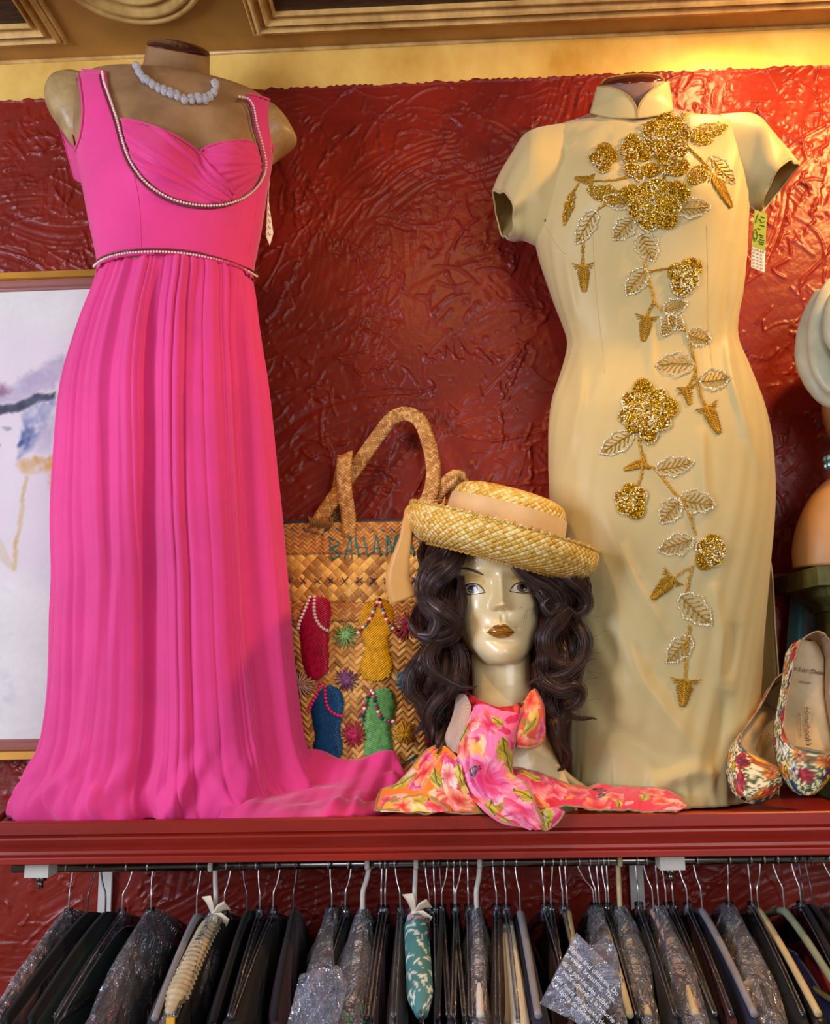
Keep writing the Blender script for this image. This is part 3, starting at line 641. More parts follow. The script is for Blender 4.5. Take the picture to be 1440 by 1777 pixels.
# skirt
S_ROW = [(173, 425, 440, 442), (171, 455, 438, 471), (158, 500, 447, 508), (136, 560, 455, 566), (113, 640, 468, 646), (104, 700, 475, 706), (100, 800, 484, 806), (99, 900, 493, 905), (105, 1000, 500, 1004), (103, 1090, 506, 1092),
         (100, 1150, 511, 1150), (97, 1200, 517, 1200), (91, 1250, 524, 1250), (81, 1300, 532, 1296), (62, 1340, 545, 1330), (42, 1370, 560, 1356), (36, 1396, 572, 1380), (42, 1418, 575, 1404)]
S_BF = [.102, .102, .112, .124, .134, .138, .141, .142, .142, .142, .142, .142, .143, .145, .150, .154, .155, .150]
S_BB = [.088, .090, .100, .112, .122, .125, .128, .13, .13, .13, .13, .132, .134, .138, .142, .145, .146, .142]
nR, nT = 260, 900
sk = ring_rows(S_ROW, -.205, -.165, S_BF, S_BB, nT, nR, None, noff=np.interp(np.linspace(0, 1, nR), [0, .06, .2, 1], [-.012, -.010, -.019, -.021]))
t = np.linspace(0, 1, nR)[:, None]; th = np.linspace(0, 2*np.pi, nT, endpoint=False)[None]
g1, g2, g3, g4 = n1(51), n1(52), n1(53), n1(54)
per = 512/(2*np.pi)
def pn(g, k, x): return g(x/(2*np.pi)*k)               # k cells around
wob = .10*g4(t*3.1+th*1.3)*t
hi = np.abs(pn(n1(55, 96), 96, (th+wob*.4) % (2*np.pi)))**.8*1.6-.5
mid = pn(n1(56, 46), 46, (th+wob) % (2*np.pi)); lo = pn(n1(57, 22), 22, (th+wob*1.3) % (2*np.pi))
mid = np.sign(mid)*np.abs(mid)**.75; 
w1 = np.clip(1-t*1.9, 0, 1)**.9; w3 = np.clip((t-.08)*1.7, 0, 1); w2 = np.clip(t*5, 0, 1)
disp = hi*.0062*(.5+w1*.5)*np.clip(t*16, .3, 1)+mid*w2*.0135+lo*w3*.030
# loose cross wrinkles and puddled hem near the shelf
low_ = np.clip((t-.86)/.14, 0, 1); disp = disp+low_*(.014*g1(th*7+t*20)+.007*g2(th*12-t*22))
cen = sk.mean(1, keepdims=True); out = sk-cen; out[..., 2] = 0; out /= np.linalg.norm(out, axis=2, keepdims=True)
sk = sk+out*disp[..., None]
sk[..., 2] += low_*.006*g2(th*9+t*14)
zmin = ZS+.0015; sk[..., 2] = np.maximum(sk[..., 2], zmin)
YB = YF+.024
sk[..., 1] = np.where(sk[..., 2] < 1.53, np.maximum(sk[..., 1], YB+.004*g3(th*20)), sk[..., 1])
sk[..., 1] = np.clip(sk[..., 1], YF+.012, -.016)
mb = MB(); add_loft(mb, sk, flip=True, uvs=(8, 8)); mb.build('skirt', pink, gown)

# train of the gown spreading over the shelf to the right
nu, nv = 220, 110; uu, vv = np.meshgrid(np.linspace(0, 1, nu), np.linspace(0, 1, nv))
xL, xR = W(400, 1400, -.25)[0], W(716, 1360, -.15)[0]
X_ = xL+(xR-xL)*uu
yb = -.060-.10*np.clip((uu-.55)/.45, 0, 1)**1.6; yf = YF+.022+.135*np.clip((uu-.62)/.38, 0, 1)**1.5+.010*g1(uu*9)
Y_ = yb+(yf-yb)*vv
edge = np.clip(np.minimum(vv, 1-vv)*7, 0, 1)**.5*np.clip((1-uu)*9, 0, 1)**.5
ht = .036+.052*np.exp(-((uu-.86)/.26)**2)*np.exp(-((vv-.15)/.45)**2)+.16*np.exp(-(uu/.42)**2)*np.exp(-((vv-.02)/.5)**2)+.03*np.exp(-((uu-.45)/.2)**2)*np.exp(-(vv/.5)**2)
q = (vv*1.25+uu*.5)*1.0
Z_ = ht*edge*(.66+.30*g2(q*3.4+3+.8*g4(uu*3))+.16*g3(q*6.5+uu*2))+.0015*g4(uu*13+vv*9)*edge
Z_ += .020*np.exp(-((uu-.62+.1*(vv-.8))/.055)**2)*np.exp(-((vv-.88)/.12)**2)+.012*np.exp(-((uu-.71)/.03)**2)*np.exp(-((vv-.85)/.15)**2)
Z_ = ZS+.0015+np.maximum(Z_, 0)
Yw = Y_+.010*g1(uu*16+vv*3)*edge
mb = MB(); mb.add(np.stack([X_, Yw, Z_], -1), gridf(nv, nu), np.stack([uu*3, vv*3], -1)); solid(mb.build('train', pink, gown), .0018)

# clear bead necklace
glass_bead = mat('clear_glass_bead', (250, 250, 255), rough=.04, trans=.68, ior=1.5, spec=.8)
neckb = MB(); neckb.add(*torso.arrays()); neckb.add(nk.reshape(-1, 3), gridf(len(nk), nk.shape[1], True, True)); neck_bvh = bvh_of(neckb)
nl = thing('bead_necklace', hit(neck_bvh, 320, 176, .0)[0], 'two-strand clear glass bead necklace around the brown form neck', 'necklace')
for s_ in (0, 1):
    pts = [(238, 118+4*s_), (244, 133), (262, 148+4*s_), (290, 161+6*s_), (315, 171+6*s_), (345, 174+7*s_), (364, 168+7*s_), (374, 156+5*s_), (371, 146)]
    P = on_path(pts, neck_bvh, .007, .0138)
    for i, p in enumerate(P):
        mb = MB(); r = .0062+.0022*((i*7+s_*3) % 5)/4
        add_ball(mb, p+np.array([0, -.002*s_, .002*math.sin(i*1.7)]), r, nu=7, nv=5); mb.build('bead', glass_bead, nl, smooth=False)
paper = mat('white_card', (235, 228, 220), rough=.6, bump=(300, .1, .0005)); ink = mat('dark_ink', (45, 40, 70), rough=.6)
tg = thing('price_tag', W(468, 385, -.12), 'white paper price tag hanging at the right side of the pink bodice', 'tag', None)
q = np.array([W(464.5, 340, -.125), W(472, 392, -.115), W(474, 405, -.115), W(468, 426, -.12), W(461.5, 410, -.127)])
n_ = np.cross(q[1]-q[0], q[4]-q[0]); n_ /= np.linalg.norm(n_); n_ *= .0008
mb = MB(); mb.add(np.concatenate([q-n_, q+n_]), [(0, 1, 2, 3, 4), (9, 8, 7, 6, 5)]+[(i, (i+1) % 5, (i+1) % 5+5, i+5) for i in range(5)]); mb.build('card', paper, tg, smooth=False)
mb = MB(); add_tube(mb, [W(468, 314, -.12), W(466, 330, -.124), W(466, 348, -.124)], .0006, 5); mb.build('string', paper, tg)
mb = MB()
for k in range(5):
    y = 362+k*11; add_tube(mb, [W(466+a, y+b, -.128) for a, b in ((-1, 0), (0, -4), (1.5, 3), (2.5, -2), (4, 2))], .0005, 4)
mb.build('handwriting', ink, tg)
# ================================================================== ivory yellow embroidered sheath dress on its form
silk = mat('ivory_silk', (202, 186, 130), rough=.42, var=(3, .07), bump=(700, .12, .0005), sheen=.25, spec=.3)
silk_in = mat('silk_lining', (216, 186, 112), rough=.5, var=(6, .1), sheen=.2)
translucent(silk, .1); translucent(silk_in, .4)
neck_wood = mat('mauve_form_linen', (138, 108, 96), rough=.55, var=(18, .2))
Y_ROW = [(1026, 196, 1164, 190), (1004, 205, 1192, 196), (978, 213, 1228, 199), (957, 222, 1268, 203), (942, 236, 1292, 215), (933, 270, 1302, 255), (927, 320, 1300, 310), (926, 370, 1297, 358), (927, 412, 1295, 400), (935, 450, 1294, 440), (948, 490, 1288, 500), (964, 535, 1280, 545), (976, 565, 1278, 575),
         (984, 592, 1283, 598), (981, 618, 1294, 622), (970, 655, 1309, 660), (958, 692, 1323, 700), (952, 735, 1333, 745), (951, 785, 1338, 795), (953, 840, 1340, 850), (956, 900, 1338, 910), (961, 970, 1333, 975), (967, 1050, 1327, 1050), (972, 1120, 1322, 1120), (977, 1200, 1318, 1190), (982, 1290, 1310, 1270), (985, 1345, 1300, 1330), (972, 1392, 1298, 1385)]
Y_BF = [.056, .060, .064, .070, .082, .098, .108, .112, .112, .108, .104, .100, .098, .098, .102, .112, .120, .126, .130, .132, .132, .128, .118, .110, .104, .102, .104, .108]
Y_BB = [.06, .064, .068, .076, .088, .098, .10, .10, .098, .094, .088, .084, .082, .084, .090, .104, .114, .12, .122, .122, .12, .118, .116, .112, .11, .11, .11, .11]
YYL, YYR = -.150, -.172
def ridge(x, y, pts, w, a):
    """soft fold along a polyline in the dress surface"""
    P = np.stack([np.asarray(x, float), np.asarray(y, float)], -1); d = np.full(P.shape[:-1], 1e9); u = np.zeros(P.shape[:-1]); A = np.asarray(pts, float); k = len(A)-1
    for i in range(k):
        e = A[i+1]-A[i]; t = np.clip(((P-A[i])@e)/(e@e), 0, 1); q = np.linalg.norm(P-A[i]-t[..., None]*e, axis=-1); u = np.where(q < d, (i+t)/k, u); d = np.minimum(d, q)
    return a*np.exp(-(d/w)**2)*np.clip(np.sin(np.pi*u), 0, 1)**.7
def y_bulge(x, y):
    b = gau(x, y, 1045, 335, 62, 58, .034)+gau(x, y, 1195, 325, 62, 58, .034)+gau(x, y, 1120, 330, 60, 45, .008)
    b = b+ridge(x, y, [(1262, 1200), (1246, 1290), (1232, 1338)], 13, -.016)+ridge(x, y, [(1240, 1336), (1190, 1340), (1140, 1358), (1128, 1392)], 17, .014)
    b = b+ridge(x, y, [(1050, 1040), (1110, 1180), (1225, 1330)], 20, .014)+ridge(x, y, [(1000, 1150), (1060, 1260), (1190, 1340)], 18, -.011)
    b = b+ridge(x, y, [(1000, 1000), (1030, 1120), (1120, 1260)], 16, .010)+ridge(x, y, [(1240, 1010), (1252, 1100), (1250, 1200)], 12, .008)+ridge(x, y, [(1275, 1080), (1262, 1180)], 12, -.007)
    b = b+ridge(x, y, [(1262, 640), (1290, 720), (1320, 830)], 9, .009)+ridge(x, y, [(1275, 620), (1305, 740)], 7, -.007)+ridge(x, y, [(1256, 560), (1268, 650), (1290, 760)], 8, .007)
    b = b+ridge(x, y, [(1010, 590), (1005, 700), (985, 800)], 10, .009)+ridge(x, y, [(992, 600), (975, 700)], 8, -.007)+ridge(x, y, [(1130, 560), (1130, 680)], 8, .006)+ridge(x, y, [(1215, 740), (1225, 900)], 11, .008)
    b = b+ridge(x, y, [(1040, 880), (1100, 1010), (1160, 1110)], 13, .009)+ridge(x, y, [(965, 900), (990, 1010)], 18, .006)
    b = b+ridge(x, y, [(1270, 420), (1262, 520), (1258, 600)], 7, -.006)+ridge(x, y, [(980, 440), (1000, 560)], 8, .006)
    b = b+ridge(x, y, [(1000, 240), (1060, 215), (1100, 212)], 8, .007)+ridge(x, y, [(1030, 262), (1060, 235)], 8, -.003)+ridge(x, y, [(965, 290), (985, 255)], 8, -.007)+ridge(x, y, [(1290, 300), (1275, 400)], 9, .004)
    return b
fy = thing('dress_form', (W(1130, 1300, -.16)[0], -.16, ZS), 'dress form with dark wooden neck cap wearing the ivory embroidered dress', 'dress form')
ydress = thing('sheath_dress', (W(1130, 1300, -.16)[0], -.16, ZS), 'ivory high-collared cap sleeve dress embroidered with gold sequinned flowers', 'dress')
nY, nTy = 300, 300
yr_ = ring_rows(Y_ROW, YYL, YYR, Y_BF, Y_BB, nTy, nY, y_bulge, power=.94, tilt=[.62, .6, .45, .3, .2, .1, .05]+[0]*21)
t = np.linspace(0, 1, nY)[:, None]; th = np.linspace(0, 2*np.pi, nTy, endpoint=False)[None]
lw = np.clip((t-.93)/.07, 0, 1); cen = yr_.mean(1, keepdims=True); out = yr_-cen; out[..., 2] = 0; out /= np.linalg.norm(out, axis=2, keepdims=True)
yr_ = yr_+out*((lw*(.005*n1(61)(th*6+t*9)+.003*n1(62)(th*13-t*20)))+.0012*n1(63)(th*9+t*14))[..., None]
yr_[..., 2] = np.maximum(yr_[..., 2], ZS+.002); yr_[..., 1] = np.clip(yr_[..., 1], YF+.03, -.016)
ybody = MB(); add_loft(ybody, yr_, flip=True, uvs=(4, 6)); ybvh = bvh_of(ybody); solid(ybody.build('body', silk, ydress), .0015)
# hem edges turned out over the shelf floor
def hem_roll(pts, r, name='hem_fold'):
    mb = MB(); P = crv([p if p[1] < -.2 else W(x, y, -.235) for (x, y), p in zip(pts, [WZ(x, y, ZS+.012) for x, y in pts])], 30); add_tube(mb, P, np.interp(np.linspace(0, 1, 30), [0, .3, .7, 1], r), 16, flat=.55, up=(0, 0, 1)); mb.build(name, silk, ydress)
hem_roll([(968, 1332), (985, 1350), (1003, 1364), (1024, 1374)], [.010, .014, .015, .010])
hem_roll([(1170, 1392), (1200, 1391), (1235, 1390), (1275, 1386)], [.006, .013, .012, .006])

# collar
nrow = [(1042, 147, 1153, 140), (1040, 160, 1157, 155), (1038, 196, 1158, 190), (1030, 215, 1170, 210)]
nkY = ring_rows(nrow, YYL, YYR, [.052, .053, .054, .06], [.052]*4, 64, 20, tilt=[.72, .6, .4, .2])
mb = MB(); add_loft(mb, nkY, caps=(True, True), flip=True); mb.build('neck', neck_wood, fy)
tp = nkY[0]; ctr = tp.mean(0); cap = [tp, ctr+(tp-ctr)*1.02+[0, 0, .003]]
for s, h in ((.98, .006), (.85, .014), (.5, .019), (.05, .021)): cap.append(ctr+(tp-ctr)*s+[0, 0, h])
mb = MB(); add_loft(mb, cap, caps=(False, True)); mb.build('neck_cap', mat('red_brown_polished_wood', (92, 34, 22), rough=.16, var=(10, .3), coat=.5), fy)
sh = ring_rows([(1010, 210, 1190, 203), (975, 228, 1240, 220), (960, 300, 1270, 290), (955, 500, 1262, 500), (1005, 585, 1255, 590)], YYL, YYR, [.045, .055, .085, .08, .075], [.045, .055, .07, .06, .06], 60, 20)
mb = MB(); add_loft(mb, sh, caps=(True, True), flip=True); mb.build('torso', neck_wood, fy)
mb = MB(); bx2 = fy.location[0]; add_tube(mb, [(bx2, -.16, ZS), (bx2, -.16, 2.5)], .016, 12); mb.build('post', dark_wood, fy)
mb = MB(); add_loft(mb, [[(bx2+r*math.cos(q), -.16+r*math.sin(q), ZS+h) for q in np.linspace(0, 2*np.pi, 48, endpoint=False)] for r, h in ((.10, 0), (.102, .006), (.03, .02), (.018, .04))], caps=(True, True)); mb.build('foot', dark_wood, fy)
crow = [(1035, 145, 1163, 137), (1034, 152, 1162, 145), (1028, 175, 1166, 168), (1021, 200, 1170, 194), (1012, 214, 1180, 208), (1005, 250, 1188, 244)]
cr_ = ring_rows(crow, YYL, YYR, [.060, .060, .062, .066, .070, .078], [.060]*6, 120, 40)
cm = MB(); add_loft(cm, cr_, flip=True); cbvh = bvh_of(cm)
colL = [(1036, 150), (1046, 151), (1062, 153), (1078, 159), (1092, 169), (1101, 181), (1105, 193), (1105.5, 205), (1085, 205), (1060, 203), (1040, 200), (1024, 196), (1030, 172)]
colR = [(1106, 205), (1106.5, 192), (1110, 180), (1119, 168), (1131, 156), (1142, 148), (1152, 143), (1160, 141.5), (1164, 165), (1168, 191), (1150, 197), (1128, 202)]
mb = MB(); add_decal(mb, colL, cbvh, 2.2, .001); add_decal(mb, colR, cbvh, 2.2, .001)
bk = cr_[2:34][:, 1:60]; mb.add(bk, gridf(bk.shape[0], bk.shape[1], False, True)); solid(mb.build('collar', silk, ydress), .002)
mb = MB()
for pl in (colL[1:8], colR[:7]):
    P = on_path(pl, cbvh, .0015, .004); add_tube(mb, P, .0012, 6)
P = on_path([(1026, 197), (1050, 203), (1085, 206), (1105, 206), (1135, 202), (1166, 193)], cbvh, .0015, .004); add_tube(mb, P, .0012, 6)
mb.build('piping', silk_in, ydress)

# cap sleeves, each an open tube from the armhole
def sleeve(top, bot, dep, yy, fold, skew):
    rows = [tuple(a)+tuple(b) for a, b in zip(top, bot)]
    k, n = 46, 72; R = ring_rows(rows, [y[0] for y in yy], [y[1] for y in yy], dep, dep, n, k, dpy=True, skew=skew)
    th = np.linspace(0, 2*np.pi, n, endpoint=False)[None]; t = np.linspace(0, 1, k)[:, None]
    c = R.mean(1, keepdims=True); o = R-c; o /= np.linalg.norm(o, axis=2, keepdims=True)
    R = R+o*(fold*t*(.004*np.sin(th*4+2)+.003*np.sin(th*7+t*5)))[..., None]
    mb = MB(); add_loft(mb, R, flip=False, uvs=(1, 1)); o = mb.build('sleeve', silk, ydress); solid(o, .0018, 0)
    mi = MB(); add_loft(mi, R[18:], flip=True); c2 = mi
    for v in c2.v: v[:] = (v-c[18:].repeat(n, 1).reshape(-1, 3))*.965+c[18:].repeat(n, 1).reshape(-1, 3)
    c2.build('sleeve_lining', silk_in, o)
    rim = np.concatenate([R[-1], R[-1][:1]]); mr = MB(); add_tube(mr, rim, .0022, 6, caps=False); mr.build('cuff_hem', silk, o)
sleeve([(990, 216), (950, 224), (925, 231), (906, 242), (888, 270), (868, 305), (857, 334)], [(975, 420), (940, 424), (926, 420), (918, 416), (908, 413), (897, 412), (884, 408)], [.060, .070, .076, .077, .074, .070, .066], [(-.15, -.16)]*7, 1, (.016, 0, -.012))
sleeve([(1240, 204), (1290, 204), (1312, 213), (1330, 231), (1350, 252), (1368, 270), (1384, 289)], [(1250, 370), (1290, 368), (1300, 362), (1308, 360), (1314, 361), (1318, 362), (1322, 363)], [.060, .070, .076, .077, .074, .070, .064], [(-.17, -.17)]*7, 1, (-.024, 0, .006))

# back panel seen in the side slit
mb = MB(); top = crv([W(x, y, -.10) for x, y in [(1330, 930), (1340, 1000), (1345, 1090), (1351, 1180), (1354, 1300), (1350, 1388)]], 40); inn = crv([W(x, y, -.075) for x, y in [(1300, 935), (1300, 1000), (1300, 1090), (1295, 1180), (1290, 1300), (1285, 1388)]], 40)
g = np.stack([top*(1-s)+inn*s+np.array([0, .02*math.sin(s*3), 0]) for s in np.linspace(0, 1, 10)], 1); g[..., 2] = np.maximum(g[..., 2], ZS+.002)
mb.add(g, gridf(40, 10)); solid(mb.build('slit_panel', silk_in, ydress), .0015)
mb = MB(); add_tube(mb, top, .0016, 6); mb.build('slit_edge', silk, ydress)

# seams, darts and a snap
seam_m = mat('seam_thread', (200, 172, 112), rough=.6)
for pts in ([(1028, 395), (1032, 480), (1040, 560), (1050, 650)], [(1226, 390), (1228, 470), (1228, 560), (1236, 640)], [(1003, 240), (985, 262), (965, 310), (950, 350), (940, 372)], [(945, 390), (970, 430), (985, 445)]):
    P = on_path(pts, ybvh, .0002, .006); mb = MB(); add_tube(mb, P, .0006, 5); mb.build('seam', seam_m, ydress)
p_, n_ = hit(ybvh, 946, 383, .001); mb = MB(); add_ball(mb, p_, .0026, nu=10, nv=6); mb.build('snap', chrome, ydress)

# ---------------------------------------------------------------- gold embroidery
gold_thread = mat('gold_thread', (202, 152, 26), rough=.38, metal=.35, var=(260, .35), bump=(500, .5, .001))
gold_seq = mat('gold_sequin', (214, 168, 36), rough=.2, metal=.65, var=(300, .3))
clear_seq = mat('clear_sequin', (250, 242, 205), rough=.12, metal=.35, var=(300, .25))
g_ = np.random.default_rng(19)
def sequin(mb, x, y, r, lift=.0022):
    p, n = hit(ybvh, x, y, lift)
    if p is None: return
    n2 = n+g_.normal(0, .35, 3); a, b, c = basis(n2)
    add_ball(mb, p, r, nu=6, nv=4, scale=(1, 1, .45), rot=np.stack([a, b, c], 1))
def strand(mb, pts, r=.0011, lift=.0016, step=.0032, wig=.5):
    Q = crv(pts, max(4, int(np.linalg.norm(np.diff(np.asarray(pts, float), axis=0), axis=1).sum()/2.5)))
    P = [hit(ybvh, x+g_.normal(0, wig), y+g_.normal(0, wig), lift)[0] for x, y in Q]; P = [p for p in P if p is not None]
    if len(P) > 2: add_tube(mb, np.array(P), r, 5)
def leafpoly(b, tip, w, n=26, lob=0., rnd=False):
    b = np.asarray(b, float); tip = np.asarray(tip, float); d = tip-b; nrm = np.array([-d[1], d[0]])/np.linalg.norm(d)
    s = np.linspace(0, 1, n); pf = (np.sqrt(np.clip(1-(2*s**.8-1)**2, 0, 1)) if rnd else np.sin(np.pi*s**.8)**.75)*(1+lob*np.sin(s*19))
    L = b+d*s[:, None]+nrm*(w/2*pf)[:, None]; R_ = b+d*s[:, None]-nrm*(w/2*pf)[:, None]
    return np.concatenate([L, R_[::-1][1:-1]])
def leaf(b, tip, w, solid_fill=False, m=None):
    poly = leafpoly(b, tip, w, lob=.10); mb = MB(); r = .0019
    per = crv(np.concatenate([poly, poly[:1]]), int(np.linalg.norm(np.diff(poly, axis=0), axis=1).sum()/2.6))
    for x, y in per: sequin(mb, x+g_.normal(0, .6), y+g_.normal(0, .6), r*g_.uniform(.8, 1.2))
    b_ = np.asarray(b, float); d = np.asarray(tip, float)-b_
    if solid_fill:
        lo, hi = poly.min(0), poly.max(0)
        for k in range(int((hi-lo).prod()/9)):
            q = g_.uniform(lo, hi)
            if inpoly(q, poly): sequin(mb, q[0], q[1], r*g_.uniform(.8, 1.15), .0024)
    o = mb.build('leaf', m or (gold_seq if solid_fill else clear_seq), ydress, smooth=False)
    mt = MB(); nrm = np.array([-d[1], d[0]])/np.linalg.norm(d); strand(mt, [b_, b_+d*.5+nrm*1.5, b_+d*.92])
    for s in np.linspace(.12, .8, 6):
        for sg in (-1, 1):
            q = b_+d*s; strand(mt, [q, q+d*.10+nrm*sg*w*.20, q+d*.15+nrm*sg*w*.36*math.sin(math.pi*min(1, s+.15))], .0009)
    mt.build('vein', gold_thread, o)
def bud(b, tip, w):
    """herringbone satin-stitch bud with two side spikes"""
    mb = MB(); b = np.asarray(b, float); d = np.asarray(tip, float)-b; L = np.linalg.norm(d); nrm = np.array([-d[1], d[0]])/L
    for s in np.linspace(0, .96, max(8, int(L/2.8))):
        hw = w/2*min(1., .70+2.2*s)*(1-s)**.62
        for sg in (-1, 1): strand(mb, [b+d*s, b+d*min(1, s+.10)+nrm*sg*hw*.6, b+d*min(1, s+.16)+nrm*sg*hw], .0012, wig=.25)
    strand(mb, [b, b+d*.5, b+d], .0012, wig=.2)
    for sg in (-1, 1):
        for k in range(3): strand(mb, [b, b+d*(.05*k-.02)+nrm*sg*w*.40, b+d*(.10*k-.06)+nrm*sg*w*(.80-.10*k)], .0012, wig=.25)
    mb.build('bud', gold_thread, ydress)
def stem(pts, w=2.2):
    mb = MB()
    for k in range(3): strand(mb, [(x+w*.6*math.sin(k*2.1+i), y+w*.4*math.cos(k*2.1+i)) for i, (x, y) in enumerate(pts)], .0011, wig=.7)
    Q = crv(pts, int(np.linalg.norm(np.diff(np.asarray(pts, float), axis=0), axis=1).sum()/4)+2)
    for x, y in Q: sequin(mb, x+g_.normal(0, .8), y+g_.normal(0, .8), .0013)
    mb.build('stem', gold_thread, ydress, smooth=False)
def flower(cx, cy, petals, dens=1.0, sparkle=.4):
    """dense flower: petals = [(angle deg, distance, length, width)]"""
    root = None
    for k, (a, dist, L, w) in enumerate(petals):
        a = math.radians(a); u = np.array([math.cos(a), -math.sin(a)]); b = np.array([cx, cy])+u*dist*.3; poly = leafpoly(b, np.array([cx, cy])+u*(dist+L), w, lob=.05, rnd=True)
        mb = MB(); add_decal(mb, poly, ybvh, 3.0, .0024, lambda x, y: .0022*math.sin(x*.9)*math.cos(y*.8), edge=.0018)
        lo, hi = poly.min(0), poly.max(0)
        for i in range(int((hi-lo).prod()/7.5*dens)):
            q = g_.uniform(lo, hi)
            if inpoly(q, poly): sequin(mb, q[0], q[1], .0019*g_.uniform(.7, 1.2), .0048)
        o = mb.build('petal', gold_seq, ydress, smooth=False)
        ms = MB(); per = crv(np.concatenate([poly, poly[:1]]), int(np.linalg.norm(np.diff(poly, axis=0), axis=1).sum()/3.2))
        for x, y in per: sequin(ms, x, y, .0021, .004)
        for i in range(int((hi-lo).prod()/30*sparkle)):
            q = g_.uniform(lo, hi)
            if inpoly(q, poly): sequin(ms, q[0], q[1], .0021, .006)
        ms.build('sequin_edging', gold_seq if (k*7) % 3 == 0 else clear_seq, o, smooth=False)
# chest spray
flower(1155, 243, [(95, 14, 30, 40), (150, 14, 32, 36), (205, 12, 34, 34), (262, 10, 34, 34), (318, 12, 34, 38), (20, 14, 32, 40), (60, 16, 26, 34)], 1., .7)
flower(1047, 277, [(80, 4, 22, 30), (180, 5, 20, 24), (270, 5, 20, 28), (20, 5, 20, 26)]); flower(1098, 262, [(95, 5, 22, 26), (170, 5, 18, 26), (250, 5, 22, 26), (340, 8, 26, 26)])
flower(1112, 300, [(10, 8, 26, 22), (170, 8, 24, 22), (250, 3, 14, 18)]); flower(1172, 292, [(0, 5, 18, 24), (110, 4, 14, 22), (190, 5, 20, 22), (270, 3, 12, 22)])
leaf((1196, 238), (1262, 220), 26, True); leaf((1200, 243), (1236, 246), 18, True); leaf((1165, 215), (1160, 180 if False else 196), 30); leaf((1178, 222), (1192, 192), 26)
stem([(1192, 255), (1212, 275), (1232, 296)]); leaf((1230, 274), (1274, 318), 30); bud((1236, 302), (1268, 360), 22); leaf((1226, 292), (1193, 318), 28, True)
stem([(1108, 302), (1065, 313), (1022, 315)]); bud((1028, 315), (998, 310), 16); stem([(1004, 320), (992, 340), (984, 362)]); leaf((995, 335), (979, 390), 14, True)
stem([(1151, 288), (1152, 305), (1150, 318)])
flower(1130, 348, [(15, 16, 52, 44), (60, 10, 30, 40), (120, 8, 26, 36), (165, 14, 42, 34), (215, 14, 34, 40), (262, 16, 38, 44), (310, 16, 44, 44), (345, 18, 34, 36)], 1., .25)
leaf((1078, 345), (1020, 330), 30, True); leaf((1090, 358), (1046, 342), 24); leaf((1170, 362), (1232, 358), 36)
leaf((1098, 380), (1064, 416), 34); stem([(1068, 352), (1045, 358), (1032, 368)]); leaf((1034, 366), (1000, 424), 30); stem([(1012, 420), (1011, 440), (1011, 462)]); bud((1012, 460), (1014, 506), 24)
leaf((1112, 405), (1134, 454), 40); stem([(1117, 452), (1122, 470), (1140, 469), (1160, 466)])
flower(1182, 478, [(35, 4, 34, 36), (330, 6, 26, 36), (270, 6, 32, 36), (150, 4, 20, 30), (90, 2, 18, 30)], .9, .9); leaf((1120, 468), (1086, 512), 34)
stem([(1122, 474), (1130, 505), (1134, 525), (1126, 540), (1122, 552)]); bud((1122, 550), (1116, 592), 26); stem([(1134, 524), (1142, 532), (1150, 542)])
leaf((1150, 540), (1192, 526), 28); leaf((1166, 545), (1150, 585), 28); leaf((1160, 548), (1186, 572), 26)
stem([(1186, 566), (1198, 600), (1206, 640), (1208, 655), (1216, 690), (1226, 708)]); leaf((1192, 580), (1233, 592), 32); leaf((1203, 632), (1138, 634), 40); leaf((1214, 662), (1268, 656), 36)
stem([(1206, 650), (1196, 668), (1178, 684)]); bud((1190, 672), (1196, 702), 20); bud((1226, 706), (1247, 752), 26)
flower(1122, 714, [(100, 14, 42, 38), (148, 14, 34, 40), (195, 12, 38, 38), (228, 14, 34, 30), (275, 14, 44, 34), (325, 12, 36, 36), (8, 14, 40, 40), (50, 12, 34, 34)], 1., .55)
leaf((1098, 752), (1042, 788), 34); stem([(1108, 758), (1112, 785), (1116, 802), (1140, 818), (1165, 850), (1182, 868), (1195, 892), (1206, 928)])
bud((1120, 802), (1083, 815), 18); stem([(1114, 806), (1112, 826), (1106, 846)]); flower(1096, 868, [(100, 4, 24, 30), (165, 4, 26, 30), (225, 4, 26, 28), (290, 4, 30, 32), (30, 4, 24, 30)], .9, .5)
leaf((1138, 816), (1204, 802), 32); leaf((1178, 866), (1240, 876), 40); leaf((1178, 868), (1146, 908), 36)
leaf((1202, 936), (1142, 956), 36); flower(1228, 956, [(60, 4, 26, 32), (10, 6, 24, 34), (310, 6, 24, 34), (250, 4, 30, 30), (140, 4, 20, 28)], 1., .7)
stem([(1202, 982), (1184, 992), (1166, 1003)]); bud((1166, 1002), (1131, 1039), 28); stem([(1200, 984), (1194, 1008), (1190, 1032)])
leaf((1180, 1034), (1234, 1084), 44); stem([(1196, 1086), (1194, 1100), (1191, 1112)]); leaf((1198, 1106), (1156, 1150), 36); stem([(1193, 1110), (1190, 1150), (1188, 1180)]); bud((1188, 1180), (1184, 1226), 32)

